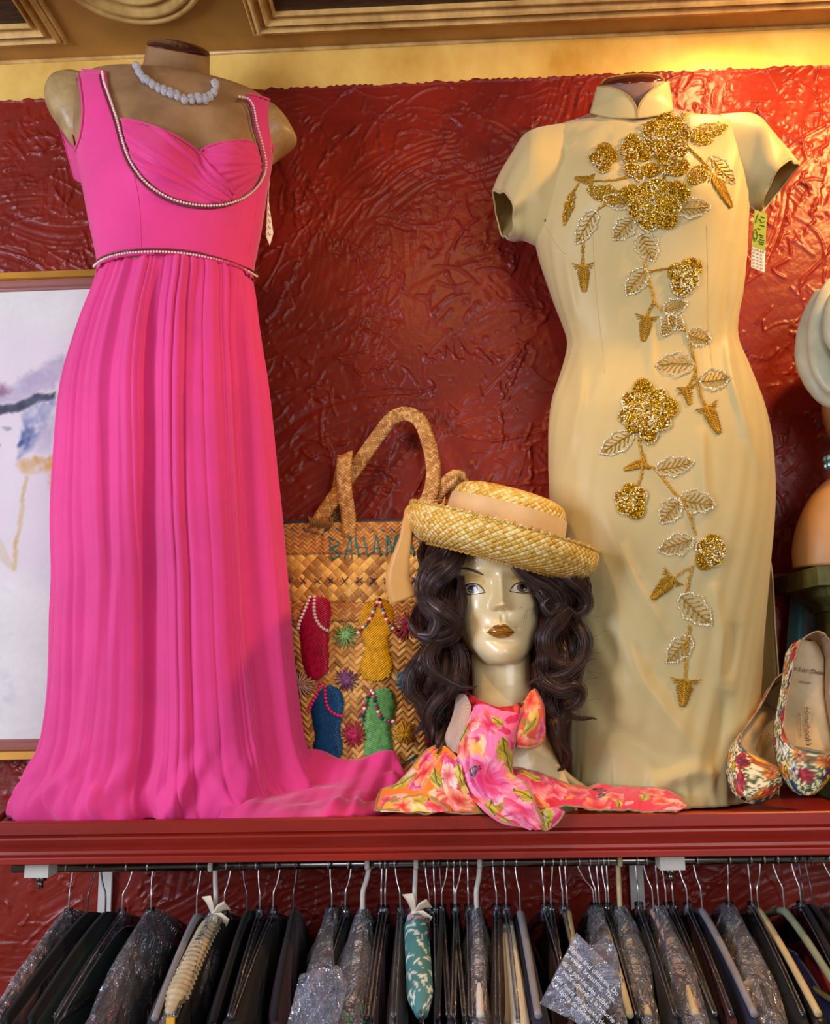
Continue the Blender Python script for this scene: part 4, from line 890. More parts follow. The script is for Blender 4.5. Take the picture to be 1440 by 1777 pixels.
# price tag: green card with smiling face over a white slip
tg = thing('price_tag', W(1318, 420, -.17), 'green and white price tag hanging under the right sleeve of the ivory dress', 'tag')
def tagquad(c, y, d=.0008):
    q = np.array([W(a, b, y) for a, b in c]); n = np.cross(q[1]-q[0], q[3]-q[0]); n = n/np.linalg.norm(n)*d
    return np.concatenate([q-n, q+n]), [(0, 1, 2, 3), (7, 6, 5, 4), (0, 4, 5, 1), (1, 5, 6, 2), (2, 6, 7, 3), (3, 7, 4, 0)]
green = mat('lime_card', (146, 168, 52), rough=.55); dgreen = mat('green_ink', (52, 78, 26), rough=.6)
yt = -.185
mb = MB(); mb.add(*tagquad([(1309, 364), (1330.5, 371), (1327.5, 435), (1304, 427)], yt)); mb.build('green_card', green, tg, smooth=False)
mb = MB(); mb.add(*tagquad([(1304, 427), (1327.8, 435), (1326.5, 473), (1303, 464)], yt+.0005)); mb.build('white_slip', paper, tg, smooth=False)
mb = MB(); a = np.linspace(0, 2*np.pi, 24)
add_tube(mb, [W(1310.2+3.6*math.cos(q), 408+10*math.sin(q), yt-.0015) for q in a], .0005, 5)
add_tube(mb, [W(1308.4+3.6*s, 411+3.4*math.sin(s*math.pi)+s*1, yt-.0015) for s in np.linspace(0, 1, 8)], .0005, 5)
for ex in (1308.9, 1311.6): add_ball(mb, W(ex, 404, yt-.0015), .0008)
add_tube(mb, [W(x, y, yt-.0015) for x, y in crv([(1312, 382), (1316, 371), (1314, 374), (1311, 386), (1318, 380), (1322, 386), (1327, 384)], 30)], .0006, 5)
for k, (x, y, l) in enumerate([(1314, 396, 6), (1317, 407, 8), (1319, 411, 6), (1318, 415, 8), (1315, 418, 11), (1317, 422, 8), (1320, 376, 7), (1318, 390, 9)]):
    add_tube(mb, [W(x, y, yt-.0014), W(x+l, y+l*.32, yt-.0014)], .0007, 4)
for k in range(8): add_tube(mb, [W(1305.5+k*2.8, 429+k*.9, yt-.0014), W(1305.4+k*2.8, 433.5+k*.9, yt-.0014)], .0005, 4)
mb.build('print', dgreen, tg)
mb = MB(); bl = mat('blue_pen_ink', (84, 84, 140), rough=.6)
for k in range(5):
    for s in range(3):
        x = 1305.5+s*6.6; y = 438+k*5.8+s*2.1; add_tube(mb, [W(x+a, y+b, yt-.0012) for a, b in ((0, 0), (1, -1.4), (2, 1.6), (3, -.6), (4.6, 1.6))], .0005, 4)
mb.build('handwriting', bl, tg)
mb = MB(); add_tube(mb, [W(1297, 356, -.18), W(1305, 360, yt), W(1312, 367, yt)], .0006, 5); mb.build('fastener', paper, tg)
# ================================================================== plaited straw bag
straw_big = weave('plaited_straw_wide', [(.12, (120, 78, 34)), (.4, (188, 132, 62)), (.62, (206, 152, 78)), (.9, (236, 196, 110))], n=(20, 20), herring=2, rough=.36, bumpd=.004)
straw_chk = weave('plaited_straw_checks', [(.12, (140, 92, 40)), (.45, (188, 134, 62)), (.6, (222, 170, 82)), (.9, (240, 200, 106))], n=(12, 12), rough=.34, bumpd=.003)
straw_fine = weave('plaited_straw_fine', [(.1, (150, 92, 40)), (.5, (186, 122, 56)), (.9, (214, 158, 80))], n=(28, 28), herring=2, rough=.4, bumpd=.0025)
straw_strap = weave('plaited_straw_strap', [(.1, (140, 86, 36)), (.5, (188, 132, 64)), (.9, (222, 178, 104))], n=(150, 150), herring=2, rough=.42, bumpd=.0016)
navy = mat('navy_cloth', (38, 46, 68), rough=.7)
def raffia(name, col): return mat(name, col, rough=.38, var=(120, .3), bump=(400, .5, .001))
RF = {k: raffia(k+'_raffia', c) for k, c in dict(crimson=(196, 12, 66), yellow=(240, 176, 10), blue=(14, 92, 150), green=(108, 176, 98), mint=(150, 206, 128), purple=(136, 72, 132), pale=(222, 176, 160), teal=(20, 120, 146), aqua=(30, 134, 140), magenta=(214, 24, 92), red=(178, 32, 66), plum=(104, 48, 92)).items()}
BR = [(537, 1392, 738, 1392), (531, 1330, 745, 1330), (520, 1240, 753, 1240), (508, 1140, 764, 1140), (496, 1050, 775, 1050), (488, 980, 783, 980), (484, 925, 788, 922), (483, 912, 790, 907)]
bf = [.050, .048, .046, .042, .036, .030, .024, .022]
BY = [-.080, -.078, -.074, -.068, -.06, -.054, -.05, -.05]
bagR = ring_rows(BR, BY, BY, bf, bf, 200, 90, lambda x, y: gau(x, y, 640, 1180, 90, 110, .012)+gau(x, y, 560, 950, 60, 40, .003), power=.62)
bag = thing('straw_bag', (W(640, 1390, -.08)[0], -.08, ZS), 'plaited straw tote bag with raffia sandals and flowers behind the mannequin head', 'bag')
BZ = W(640, 1050, -.09)[2]; BZ2 = W(640, 962, -.09)[2]
def part_rings(lo, hi, off, name, m, parent, uvk=4.0):
    zc = bagR[:, :, 2].mean(1); sel = [i for i in range(90) if lo <= zc[i] <= hi]
    R = bagR[sel]; c = R.mean(1, keepdims=True); o = R-c; o[..., 2] = 0; o /= np.linalg.norm(o, axis=2, keepdims=True); R = R+o*off
    per = np.concatenate([np.zeros((len(sel), 1)), np.cumsum(np.linalg.norm(np.diff(R, axis=1), axis=2), 1)], 1); per[:] = per.mean(0)
    mb = MB(); f = gridf(len(sel), 200, True, True); mb.add(R, f, np.stack([per*uvk, R[..., 2]*uvk], -1)); return mb, mb.build(name, m, parent)
zs_ = bagR[:, :, 2].mean(1)
bm = MB(); add_loft(bm, bagR, caps=(True, False), flip=True); bag_bvh = bvh_of(bm)
_, o = part_rings(0, BZ+.004, 0, 'body', straw_big, bag); solid(o, .003)
_, o = part_rings(BZ-.035, BZ+.004, .0035, 'band', straw_fine, bag); solid(o, .003)
_, o = part_rings(BZ+.003, BZ2+.008, .0, 'check_panel', straw_chk, bag); solid(o, .003)
_, o = part_rings(BZ2-.002, 9, .002, 'top_band', straw_fine, bag); solid(o, .003)
rim = bagR[-1]; mb = MB(); add_tube(mb, np.concatenate([rim, rim[:1]])+[0, 0, .002], .0035, 8, caps=False); mb.build('rim_binding', navy, bag)
ins = rim.mean(0)+(rim-rim.mean(0))*.97; mb = MB(); mb.add(np.concatenate([ins+[0, 0, .006], ins-[0, 0, .03]]), gridf(2, 200, True)); solid(mb.build('lining', navy, bag), .002)
mb = MB()                                              # rim whip-stitches
for k in range(16):
    x = 488+k*19; P = [hit(bag_bvh, x+a, y, .004)[0] for a, y in ((0, 917), (8, 924))]
    if all(p is not None for p in P): add_tube(mb, P, .0012, 5)
mb.build('rim_stitching', RF['teal'], bag)

# handles: flat plaited straps
def handle(pts, name='handle', w=.0150, th=.0032, side=(1, 0, 0)):
    P = crv([W(x, y, d) for x, y, d in pts], 80); mb = MB()
    P2 = crv(P, 80); T = np.gradient(P2, axis=0); S = np.cross(T, np.array([0, -1., 0])); S /= np.linalg.norm(S, axis=1)[:, None]
    add_strap(mb, P2, S, w, th); return mb.build(name, straw_strap, bag)
handle([(548, 925, -.082), (556, 900, -.080), (590, 850, -.072), (622, 805, -.066), (655, 758, -.062), (682, 725, -.06), (706, 718, -.06), (728, 730, -.062), (744, 770, -.066), (752, 815, -.072), (748, 850, -.078), (735, 885, -.082), (730, 930, -.080)])
handle([(604, 935, -.080), (605, 900, -.085), (598, 850, -.094), (597, 812, -.098), (598, 793, -.098), (600, 788, -.090), (600, 792, -.082), (592, 830, -.070), (585, 880, -.050), (590, 925, -.034), (640, 935, -.03), (690, 930, -.03), (725, 905, -.045), (745, 872, -.062), (770, 843, -.072), (792, 826, -.078), (800, 828, -.070), (795, 850, -.06), (780, 900, -.05), (775, 930, -.04)])
# binding where the strap is sewn to the bag
mb = MB()
for k in range(14):
    x = 536+k*3.0; P = [W(x+random.uniform(-2, 2), 898+random.uniform(-3, 3), -.088), W(x+2, 908, -.090), hit(bag_bvh, min(x, 570), 922+random.uniform(-3, 4), .004)[0]]
    add_tube(mb, crv(P, 6), .0013, 5)
mb.build('strap_binding', straw_strap, bag)
mb = MB(); add_tube(mb, [hit(bag_bvh, 559, y, .003)[0] for y in (914, 925, 938, 950)], .0009, 5); mb.build('strap_cord', mat('brown_cord', (70, 42, 24), rough=.7), bag)

def strokes(lst, m, name, r=.0017, lift=.004, parent=None, rep=3, jit=1.3):
    mb = MB()
    for pts in lst:
        for k in range(rep):
            Q = crv(np.asarray(pts, float)+RNG.normal(0, jit, (len(pts), 2)), 8)
            P = [hit(bag_bvh, x, y, lift)[0] for x, y in Q]; P = [p for p in P if p is not None]
            if len(P) > 2: add_tube(mb, P, r, 5, flat=.5)
    return mb.build(name, m, parent or bag)
LET = {'B': [[(572, 933), (577, 972)], [(572, 934), (590, 944), (574, 953)], [(574, 953), (590, 963), (577, 972)]],
       'A': [[(609, 931), (598, 970)], [(609, 931), (611, 971)], [(600, 957), (611, 956)]],
       'H': [[(617, 934), (624, 967)], [(631, 933), (639, 966)], [(618, 951), (637, 952)]],
       'A2': [[(653, 930), (648, 962)], [(653, 930), (661, 965)], [(649, 952), (660, 951)]],
       'M': [[(672, 931), (671, 966)], [(673, 932), (680, 960)], [(680, 960), (690, 930)], [(690, 930), (693, 963)]],
       'A3': [[(711, 931), (703, 964)], [(711, 931), (719, 965)], [(705, 951), (717, 950)]], 'S': [[(738, 934), (728, 936), (727, 946), (737, 951), (738, 961), (727, 964)]]}
for k, v in LET.items(): strokes(v, RF['aqua'], 'letter', r=.0018, rep=4, jit=.9)
strokes([[(x, 1004), (x+10, 1014)] for x in range(498, 770, 24)]+[[(x+10, 1004), (x, 1014)] for x in range(498, 770, 24)], RF['plum'], 'cross_stitch', r=.0012, rep=2)
strokes([[(530, 1300), (545, 1312), (565, 1326)], [(600, 1324), (616, 1318), (630, 1330)], [(662, 1326), (682, 1318), (688, 1330), (700, 1324), (722, 1312)], [(730, 1310), (742, 1328)]], RF['teal'], 'zigzag_stitch', r=.0016, rep=3)
def sandal(poly, ang, m, bead_pts, cols, label):
    """sole filled with slanting raffia stitches and a thong of beads"""
    poly = smooth_poly(poly, 70); mb = MB(); add_decal(mb, poly, bag_bvh, 4, .0045, edge=.002)
    u = np.array([math.cos(ang), -math.sin(ang)]); nrm = np.array([-u[1], u[0]]); q = poly@nrm
    for s in np.arange(q.min()+1, q.max(), 3.3):
        e = poly; f_ = np.roll(poly, -1, 0); a = e@nrm-s; b = f_@nrm-s; ix = np.nonzero(a*b < 0)[0]
        if len(ix) < 2: continue
        X = np.array([e[i]+(f_[i]-e[i])*(a[i]/(a[i]-b[i])) for i in ix]); o = np.argsort(X@u); A_, B_ = X[o[0]], X[o[-1]]
        A_ = A_-u*RNG.uniform(0, 2); B_ = B_+u*RNG.uniform(0, 2)
        P = [hit(bag_bvh, *(A_+(B_-A_)*t), .0045+.0016*math.sin(t*math.pi)+RNG.uniform(0, .0006))[0] for t in (0, .25, .5, .75, 1)]
        if all(p is not None for p in P): add_tube(mb, P, .0021, 6)
    o = mb.build('raffia_sandal', m, bag, label=label)
    for pts in bead_pts:
        P = on_path(pts, bag_bvh, .0085, .0072)
        for i, p in enumerate(P):
            mm = MB(); n = hit(bag_bvh, pts[0][0], pts[0][1])[1]
            add_ball(mm, p, .0039, nu=10, nv=7, scale=(1, .9, .85)); mm.build('bead', cols[i % len(cols)], o)
def plast(n, c): return mat(n, c, rough=.25, spec=.6)
bw, br_, bg_, bp, bdg, bpk = plast('white_bead', (232, 206, 204)), plast('red_bead', (170, 24, 52)), plast('grey_green_bead', (96, 130, 128)), plast('pink_bead', (222, 40, 116)), plast('dark_green_bead', (20, 72, 54)), plast('rose_bead', (200, 50, 100))
sandal([(545, 1036), (562, 1037), (572, 1048), (575, 1066), (571, 1090), (570, 1120), (571, 1150), (567, 1170), (553, 1179), (538, 1175), (530, 1155), (525, 1120), (522, 1080), (527, 1055)], .62, RF['crimson'], [[(539, 1038), (530, 1062), (523, 1080), (520, 1097)], [(547, 1037), (547, 1062), (552, 1080), (562, 1092), (572, 1097)]], [bw], 'crimson raffia sandal with white beads')
sandal([(650, 1042), (664, 1041), (676, 1050), (682, 1068), (680, 1090), (673, 1110), (674, 1130), (679, 1150), (676, 1172), (656, 1182), (636, 1178), (626, 1164), (628, 1145), (634, 1125), (629, 1100), (624, 1075), (632, 1054)], .75, RF['yellow'], [[(659, 1042), (651, 1055), (646, 1070), (638, 1083), (626, 1095), (621, 1102)], [(659, 1042), (663, 1058), (670, 1075), (678, 1088), (687, 1098)]], [br_, bw, br_, bg_, bw], 'yellow raffia sandal with mixed beads')
sandal([(573, 1190), (585, 1194), (594, 1206), (597, 1222), (593, 1245), (590, 1268), (594, 1290), (592, 1312), (575, 1322), (556, 1317), (547, 1300), (550, 1275), (545, 1245), (544, 1225), (552, 1205)], .6, RF['blue'], [[(559, 1186), (553, 1204), (545, 1220), (538, 1236)], [(566, 1192), (568, 1218), (574, 1232), (585, 1240), (597, 1243)]], [bp], 'blue raffia sandal with pink beads')
sandal([(655, 1196), (672, 1196), (682, 1206), (685, 1222), (682, 1245), (677, 1265), (680, 1290), (676, 1312), (662, 1325), (645, 1322), (634, 1306), (636, 1280), (633, 1255), (632, 1235), (640, 1212)], -.42, RF['green'], [[(645, 1199), (637, 1212), (634, 1226), (630, 1240), (628, 1252)], [(648, 1203), (652, 1222), (658, 1238), (665, 1248), (684, 1252)]], [bw, bpk, bdg, bg_, br_], 'green raffia sandal with dark beads')
sandal([(748, 1212), (764, 1216), (768, 1235), (764, 1262), (760, 1290), (750, 1308), (738, 1300), (734, 1270), (736, 1240)], .6, RF['red'], [[(735, 1232), (731, 1245), (731, 1253)], [(741, 1228), (746, 1245), (745, 1260)]], [bw, br_], 'red raffia sandal half hidden by hair')
def rflower(cx, cy, r, m, n=26):
    mb = MB()
    for k in range(n):
        a = 2*math.pi*k/n+RNG.normal(0, .08); L = r*RNG.uniform(.8, 1.08)
        P = [hit(bag_bvh, cx+math.cos(a)*L*t, cy+math.sin(a)*L*t, h)[0] for t, h in ((0, .010), (.35, .009), (.7, .006), (1, .003))]
        if all(p is not None for p in P): add_tube(mb, P, .0017, 5, flat=.6)
    h = hit(bag_bvh, cx, cy, .008)[0]
    if h is not None: add_ball(mb, h, .003)
    mb.build('raffia_flower', m, bag)
for cx, cy, r, k in ((600, 1104, 23, 'mint'), (602, 1180, 21, 'purple'), (525, 1188, 25, 'pale'), (614, 1274, 23, 'magenta'), (701, 1272, 21, 'yellow'), (704, 1182, 20, 'teal'), (706, 1086, 27, 'red')): rflower(cx, cy, r, RF[k])
# ================================================================== mannequin head with painted face
skin = mat('yellowed_plaster_skin', (240, 222, 178), rough=.3, var=(7, .12), col2=(224, 194, 132), coat=.25, bump=(60, .06, .001))
HX, HZ = W(866, 1050, -.235)[0], W(866, 1050, -.235)[2]
mm = W(867, 1050, -.235)[0]-HX              # metres per pixel at the face
HY = -.215                                  # ear plane
head = thing('display_mannequin', (W(880, 1380, -.23)[0], -.225, ZS), 'vintage plaster mannequin head with painted eyes and bronze lips under the straw hat', 'mannequin head')
# (photo y, centre x, half width, front depth, back depth) in photo pixels
HR = [(862, 872, 6, 20, 20), (866, 872, 36, 52, 58), (885, 870, 60, 76, 82), (915, 868, 71, 86, 94), (950, 866, 75, 90, 98), (985, 865, 77, 91, 98), (1005, 865, 77.5, 92, 96), (1025, 865, 77, 89, 92), (1050, 865, 75, 89, 86), (1075, 865, 71.5, 90, 80), (1095, 865.5, 67, 90, 74),
      (1112, 866, 61.5, 89, 68), (1126, 866.5, 54, 89, 64), (1137, 867, 45.5, 89, 60), (1146, 867, 36, 86, 58), (1152, 867, 26, 78, 57), (1153, 867, 25, 66, 56), (1150, 867, 38, 55, 56), (1140, 867, 48, 42, 55), (1132, 867, 51, 36, 54), (1142, 867, 51.5, 36, 54), (1166, 867, 51.5, 36, 54), (1185, 867, 51.5, 38, 54), (1205, 867, 52, 42, 55), (1225, 868, 56, 46, 57), (1255, 871, 64, 52, 60), (1290, 875, 76, 58, 64), (1320, 878, 87, 64, 68), (1350, 881, 98, 70, 72), (1378, 882, 104, 76, 74), (1392, 882, 105, 78, 74)]
HR = np.array(HR, float); nH, nHt = 340, 320
wt = np.concatenate([[0], np.cumsum(np.abs(np.diff(HR[:, 0]))+.15*np.abs(np.diff(HR[:, 2])))])
yq = np.linspace(0, wt[-1], nH); D = np.stack([np.interp(yq, wt, HR[:, i]) for i in range(5)], 1)
for _ in range(3): D[1:-1] = (D[:-2]+2*D[1:-1]+D[2:])/4
th = np.linspace(0, 2*np.pi, nHt, endpoint=False); cs, sn = np.cos(th), np.sin(th)
def hp(x, y, d):                            # head coordinates in photo pixels -> world (d forwards of the ear plane)
    return np.stack([HX+(x-866)*mm+0*y, HY-d*mm, HZ-(y-1050)*mm*1.0+.0*y], -1)
face_w = (np.interp(D[:, 0], [930, 960, 1142, 1153], [0, 1, 1, 0])*np.clip(1-(np.arange(nH)-np.argmax(D[:, 0] > 1151.0))/2., 0, 1))[:, None]
csp = np.sign(cs)*np.abs(cs)**.92; snp = np.sign(sn)*np.abs(sn)**.86
X_ = D[:, 1:2]+D[:, 2:3]*csp[None]; dep = np.where(sn[None] < 0, D[:, 3:4]*-snp[None], -D[:, 4:5]*snp[None]); Y_ = np.repeat(D[:, :1], nHt, 1)
front = np.clip(-sn, 0, 1)[None]**.5*(sn < 0)[None]; dx = X_-866
def G(x, y, sx, sy): return np.exp(-(x/sx)**2-(y/sy)**2)
F_ = np.zeros_like(X_); ax = np.abs(dx)
# nose: bridge, tip, wings, hard underside
tn = np.clip((Y_-1000)/(1056-1000), 0, 1); Hn = 4+21*tn**1.35; wn = 6.5+5.0*tn**1.5
nose = Hn*np.exp(-(dx/wn)**2)*np.clip((Y_-990)/20, 0, 1)*np.clip((1064-Y_)/7, 0, 1)**.8
F_ += nose+8*G(ax-11.5, Y_-1057, 6, 7)*np.clip((1066-Y_)/4, 0, 1)+5*G(dx, Y_-1054, 9, 8)-4*G(ax-7, Y_-1064, 4, 3)
# sockets, lids, brows, cheekbones
F_ += -10*G(ax-40, Y_-1014, 23, 15)-5*G(ax-17, Y_-1014, 9, 14)+6.5*G(ax-43, Y_-1021, 17, 9)+2.5*G(ax-43, Y_-1014, 19, 3.5)-1.6*G(ax-43, Y_-1008, 20, 2.2)+3.5*G(ax-38, Y_-994, 26, 9)+4*G(ax-48, Y_-1056, 17, 17)-4*G(ax-40, Y_-1092, 16, 18)
# mouth and chin
F_ += 7*G(dx, Y_-1094, 24, 13)+4.2*G(ax-6, Y_-1087, 9, 4.4)+4.6*G(dx, Y_-1101, 13, 5)-4.0*G(dx, Y_-1093.5, 22, 1.7)-3.5*G(ax-25, Y_-1094, 4, 4)-2.6*G(dx, Y_-1077, 3.2, 7)+1.4*G(ax-5, Y_-1077, 2.6, 8)-4.5*G(dx, Y_-1113, 20, 4.5)+6*G(dx, Y_-1131, 20, 12)
R = hp(X_, Y_, dep+F_*front*face_w); R[..., 2] = np.maximum(R[..., 2], ZS)
off_ = R[-1, :, 2].mean()-ZS
base_fix = np.clip((Y_-1300)/92, 0, 1)[..., None]*np.array([0, 0, -1.])*off_; R = R+base_fix
hm = MB(); add_loft(hm, R, caps=(True, True), flip=True); head_bvh = bvh_of(hm); hm.build('head_and_neck', skin, head)
def hl_(pts, off=.0012):
    P = [hit(head_bvh, float(p[0]), float(p[1]), off)[0] for p in pts]; return [p for p in P if p is not None]
def htube(mb, pts, r, n=5, off=.0012):
    P = hl_(pts, off)
    if len(P) > 2: add_tube(mb, P, np.interp(np.linspace(0, 1, len(P)), np.linspace(0, 1, len(r)), r) if isinstance(r, list) else r, n)
def face_paint(name, polys, m, off=.0006, step=1.5, parent=None, n=60, smooth=True):
    mb = MB()
    for p in polys: add_decal(mb, smooth_poly(p, n) if smooth else p, head_bvh, step, off)
    return mb.build(name, m, parent or head)
fp = {k: mat(k, c, rough=r, coat=ct) for k, c, r, ct in (('eye_white_paint', (222, 204, 166), .3, .3), ('iris_paint', (96, 74, 66), .25, .4), ('pupil_paint', (24, 18, 18), .2, .5), ('liner_paint', (26, 20, 20), .35, 0), ('brow_paint', (86, 72, 50), .5, 0), ('lip_paint', (150, 92, 10), .14, .7), ('lip_line_paint', (84, 44, 8), .4, 0), ('glint_paint', (215, 205, 200), .2, 0), ('lid_paint', (216, 178, 106), .45, 0))}
face_paint('eyebrow', [[(789, 991), (797, 985.5), (808, 984.5), (820, 987), (832, 992), (841, 998.5), (832, 996), (820, 991.5), (808, 988.5), (797, 989)]], fp['brow_paint'], .0008)
face_paint('eyebrow', [[(896, 994), (905, 988), (916, 985), (928, 985.5), (936, 990), (926, 989), (914, 989), (905, 992)]], fp['brow_paint'], .0008)
face_paint('eye_shadow', [[(797, 1014), (797, 1003), (806, 996), (822, 996), (836, 1001), (842, 1010), (836, 1016), (824, 1010), (810, 1010)]], fp['lid_paint'], .0004)
face_paint('eye_shadow', [[(886, 1012), (888, 1002), (898, 995), (914, 994), (926, 999), (928, 1008), (916, 1009), (904, 1008), (894, 1013)]], fp['lid_paint'], .0004)
def eye(sx, cx, cy, label):
    P = lambda pts: [(cx+sx*a, cy+b) for a, b in pts]
    o = face_paint('eye', [P([(-20, 2), (-12, -5), (-3, -8.5), (7, -7.5), (15, -2), (20, 5), (10, 6.5), (0, 7), (-10, 6)])], fp['eye_white_paint'], .0008, label=None) if False else face_paint('eye', [P([(-20, 2), (-12, -5), (-3, -8.5), (7, -7.5), (15, -2), (20, 5), (10, 6.5), (0, 7), (-10, 6)])], fp['eye_white_paint'], .0008)
    face_paint('iris', [P([(8.5*math.cos(q), -1+7.6*math.sin(q)) for q in np.linspace(0, 2*np.pi, 18, endpoint=False)])], fp['iris_paint'], .0012, 1.2, o)
    face_paint('pupil', [P([(-.5+4.2*math.cos(q), -2.5+4.2*math.sin(q)) for q in np.linspace(0, 2*np.pi, 14, endpoint=False)])], fp['pupil_paint'], .0016, 1., o)
    face_paint('glint', [P([(-4+1.6*math.cos(q), 1.5+1.2*math.sin(q)) for q in np.linspace(0, 2*np.pi, 10, endpoint=False)])], fp['glint_paint'], .002, .8, o)
    mb = MB()
    for pts, r in ((([(-27, 6), (-21, 2), (-13, -6), (-3, -10), (7, -9), (15, -3.5), (21, 5.5)]), [.0004, .0009, .0011, .0012, .0011, .0009, .0004]), ([(-21, 3), (-11, 7), (0, 8.2), (10, 7.4), (21, 5.5)], .00055)):
        htube(mb, crv(P(pts), 30), r, 6)
    for k in range(9):
        a0 = (-26+k*2.4, 3-k*1.1); htube(mb, crv(P([a0, (a0[0]-4.5, a0[1]-2.2), (a0[0]-8, a0[1]-2)]), 5), .00028, 4)
        a0 = (-20+k*2.6, 6+k*.15); htube(mb, crv(P([a0, (a0[0]-2.5, a0[1]+2.5), (a0[0]-5, a0[1]+3.2)]), 5), .00025, 4)
    mb.build('lashes', fp['liner_paint'], o)
eye(1, 820.5, 1023, ''); eye(-1, 905, 1021, '')
lipU = [(845, 1098), (852, 1091), (859, 1084.5), (863, 1083), (867.5, 1085.5), (873, 1082.5), (878, 1084), (885, 1090), (892, 1097), (880, 1097), (868, 1095.5), (856, 1097)]
lipL = [(845.5, 1098.5), (856, 1097.5), (868, 1096), (880, 1097.5), (891.5, 1097.5), (885, 1103), (877, 1106), (866, 1107), (856, 1104)]
face_paint('lips', [lipU, lipL], fp['lip_paint'], .0008)
mb = MB(); add_tube(mb, [hit(head_bvh, x, y, .0012)[0] for x, y in crv([(845, 1098), (856, 1097), (868, 1095.5), (880, 1097), (892, 1097)], 30)], .0005, 5); mb.build('lip_line', fp['lip_line_paint'], head)
mb = MB()
for x, y in ((873, 1056), (905, 1054)): add_ball(mb, hit(head_bvh, x, y, 0)[0], .0010, scale=(1, 1, .8))
mb.build('paint_chip', fp['liner_paint'], head)

# ================================================================== wig
hair = mat('dark_brown_hair', (80, 52, 44), rough=.36, var=(40, .5), spec=.6); hair2 = mat('wig_cap', (30, 18, 15), rough=.7)
wig = thing('wig', W(870, 1000, -.2), 'long wavy dark brown wig on the mannequin head', 'wig')
gh = np.random.default_rng(23)
def strands(mb, guide, rad, n, taper=.25, r0=.00042, jitter=.25):
    """guide (k,3) centre of a lock, rad (k,) its radius"""
    k = len(guide); T, N, B = frames(guide); s = np.linspace(0, 1, k)
    for i in range(n):
        a = gh.uniform(0, 2*np.pi); q = math.sqrt(gh.uniform(0, 1)); tw = gh.uniform(-.6, .6)
        ang = a+tw*s*2; off = rad*q*(1+jitter*np.sin(s*gh.uniform(3, 9)+gh.uniform(0, 6)))
        P = guide+(np.cos(ang)*off)[:, None]*N+(np.sin(ang)*off)[:, None]*B
        e = int(k*gh.uniform(.82, 1.0)); e = max(e, 5)
        add_tube(mb, P[:e], np.linspace(1, taper, e)*r0*gh.uniform(.8, 1.7), 3, caps=False)
def lock(pts, rads, n=110, m=60, core=True, name='lock', par=None):
    G3 = crv(np.array([W(x, y, d) for x, y, d in pts]), m); rr = np.interp(np.linspace(0, 1, m), np.linspace(0, 1, len(rads)), rads)*.001
    mb = MB()
    if core: add_tube(mb, G3, rr*.68, 10)
    strands(mb, G3, rr*1.22, n); mb.build(name, hair, par or wig)
L_IN = [(940, 815), (960, 800), (985, 797), (1020, 795), (1050, 797), (1080, 796), (1105, 784), (1125, 782), (1150, 800), (1175, 812), (1195, 812), (1215, 806), (1240, 795), (1270, 788), (1300, 770)]
L_OUT = [(940, 735), (960, 725), (985, 722), (1010, 725), (1040, 735), (1065, 716), (1090, 716), (1120, 735), (1145, 716), (1170, 708), (1200, 712), (1235, 722), (1270, 728), (1300, 745)]
R_IN = [(955, 893), (980, 898), (1005, 906), (1025, 918), (1045, 930), (1080, 936), (1110, 936), (1140, 927), (1170, 918), (1190, 916), (1215, 928), (1245, 945), (1280, 955), (1325, 968)]
R_OUT = [(965, 985), (985, 1010), (1010, 1022), (1035, 1022), (1060, 1010), (1090, 1012), (1120, 1018), (1150, 1010), (1180, 1005), (1215, 1005), (1245, 990), (1280, 985), (1325, 985)]
def side_locks(inn, out, ylo, yhi, n, dirn, ph):
    inn = np.array(inn, float); out = np.array(out, float)
    for i in range(n):
        s = (i+.5)/n; layer = i % 3; ye = yhi-gh.uniform(0, 60)*(.3+abs(s-.5)); ys = np.linspace(ylo, ye, 15); pts = []
        for j, y in enumerate(ys):
            xi, xo = np.interp(y, inn[:, 0], inn[:, 1]), np.interp(y, out[:, 0], out[:, 1]); r = 9
            u = np.clip(s+.13*math.sin(y/19.+ph+s*2.0)+.05*math.sin(y/9.5+i), .03, .97)
            x = (xi+dirn*r)*(1-u)+(xo-dirn*r)*u
            d = -.262-.030*math.sin(y/19.+ph+1.4+s*2)-.022*(layer-1)+.035*s+.010*gh.normal()*.4
            pts.append((x, y, d))
        lock(pts, [6, 10, 11, 12, 12, 11, 12, 11, 9, 7, 3], 120)
side_locks(L_IN, L_OUT, 935, 1312, 15, -1, .4)
side_locks(R_IN, R_OUT, 950, 1345, 15, 1, 2.1)
# big curls that stand out in front
def curl(pts, rads, n=130): lock(pts, rads, n, 60)
curl([(800, 955, -.30), (778, 985, -.315), (752, 1010, -.312), (745, 1040, -.30), (768, 1062, -.315), (790, 1078, -.31), (788, 1100, -.295), (762, 1112, -.29), (730, 1105, -.28), (712, 1085, -.275), (706, 1068, -.27)], [8, 13, 14, 14, 15, 14, 12, 11, 9, 6, 2])
curl([(770, 960, -.295), (745, 985, -.30), (733, 1015, -.30), (740, 1045, -.30), (758, 1075, -.305), (748, 1100, -.30), (722, 1100, -.29)], [8, 12, 13, 12, 12, 9, 3])
curl([(800, 1000, -.29), (800, 1030, -.295), (797, 1060, -.30), (786, 1088, -.302), (765, 1100, -.30), (742, 1093, -.29)], [4, 8, 9, 10, 9, 3])
curl([(760, 1110, -.285), (745, 1140, -.295), (752, 1165, -.30), (778, 1182, -.30), (800, 1192, -.30), (822, 1193, -.305), (830, 1190, -.305)], [9, 12, 12, 10, 7, 4, 1])
curl([(790, 1120, -.27), (798, 1150, -.28), (790, 1185, -.285), (765, 1210, -.285), (745, 1240, -.28), (750, 1270, -.275), (775, 1290, -.275)], [10, 13, 13, 12, 12, 10, 4])
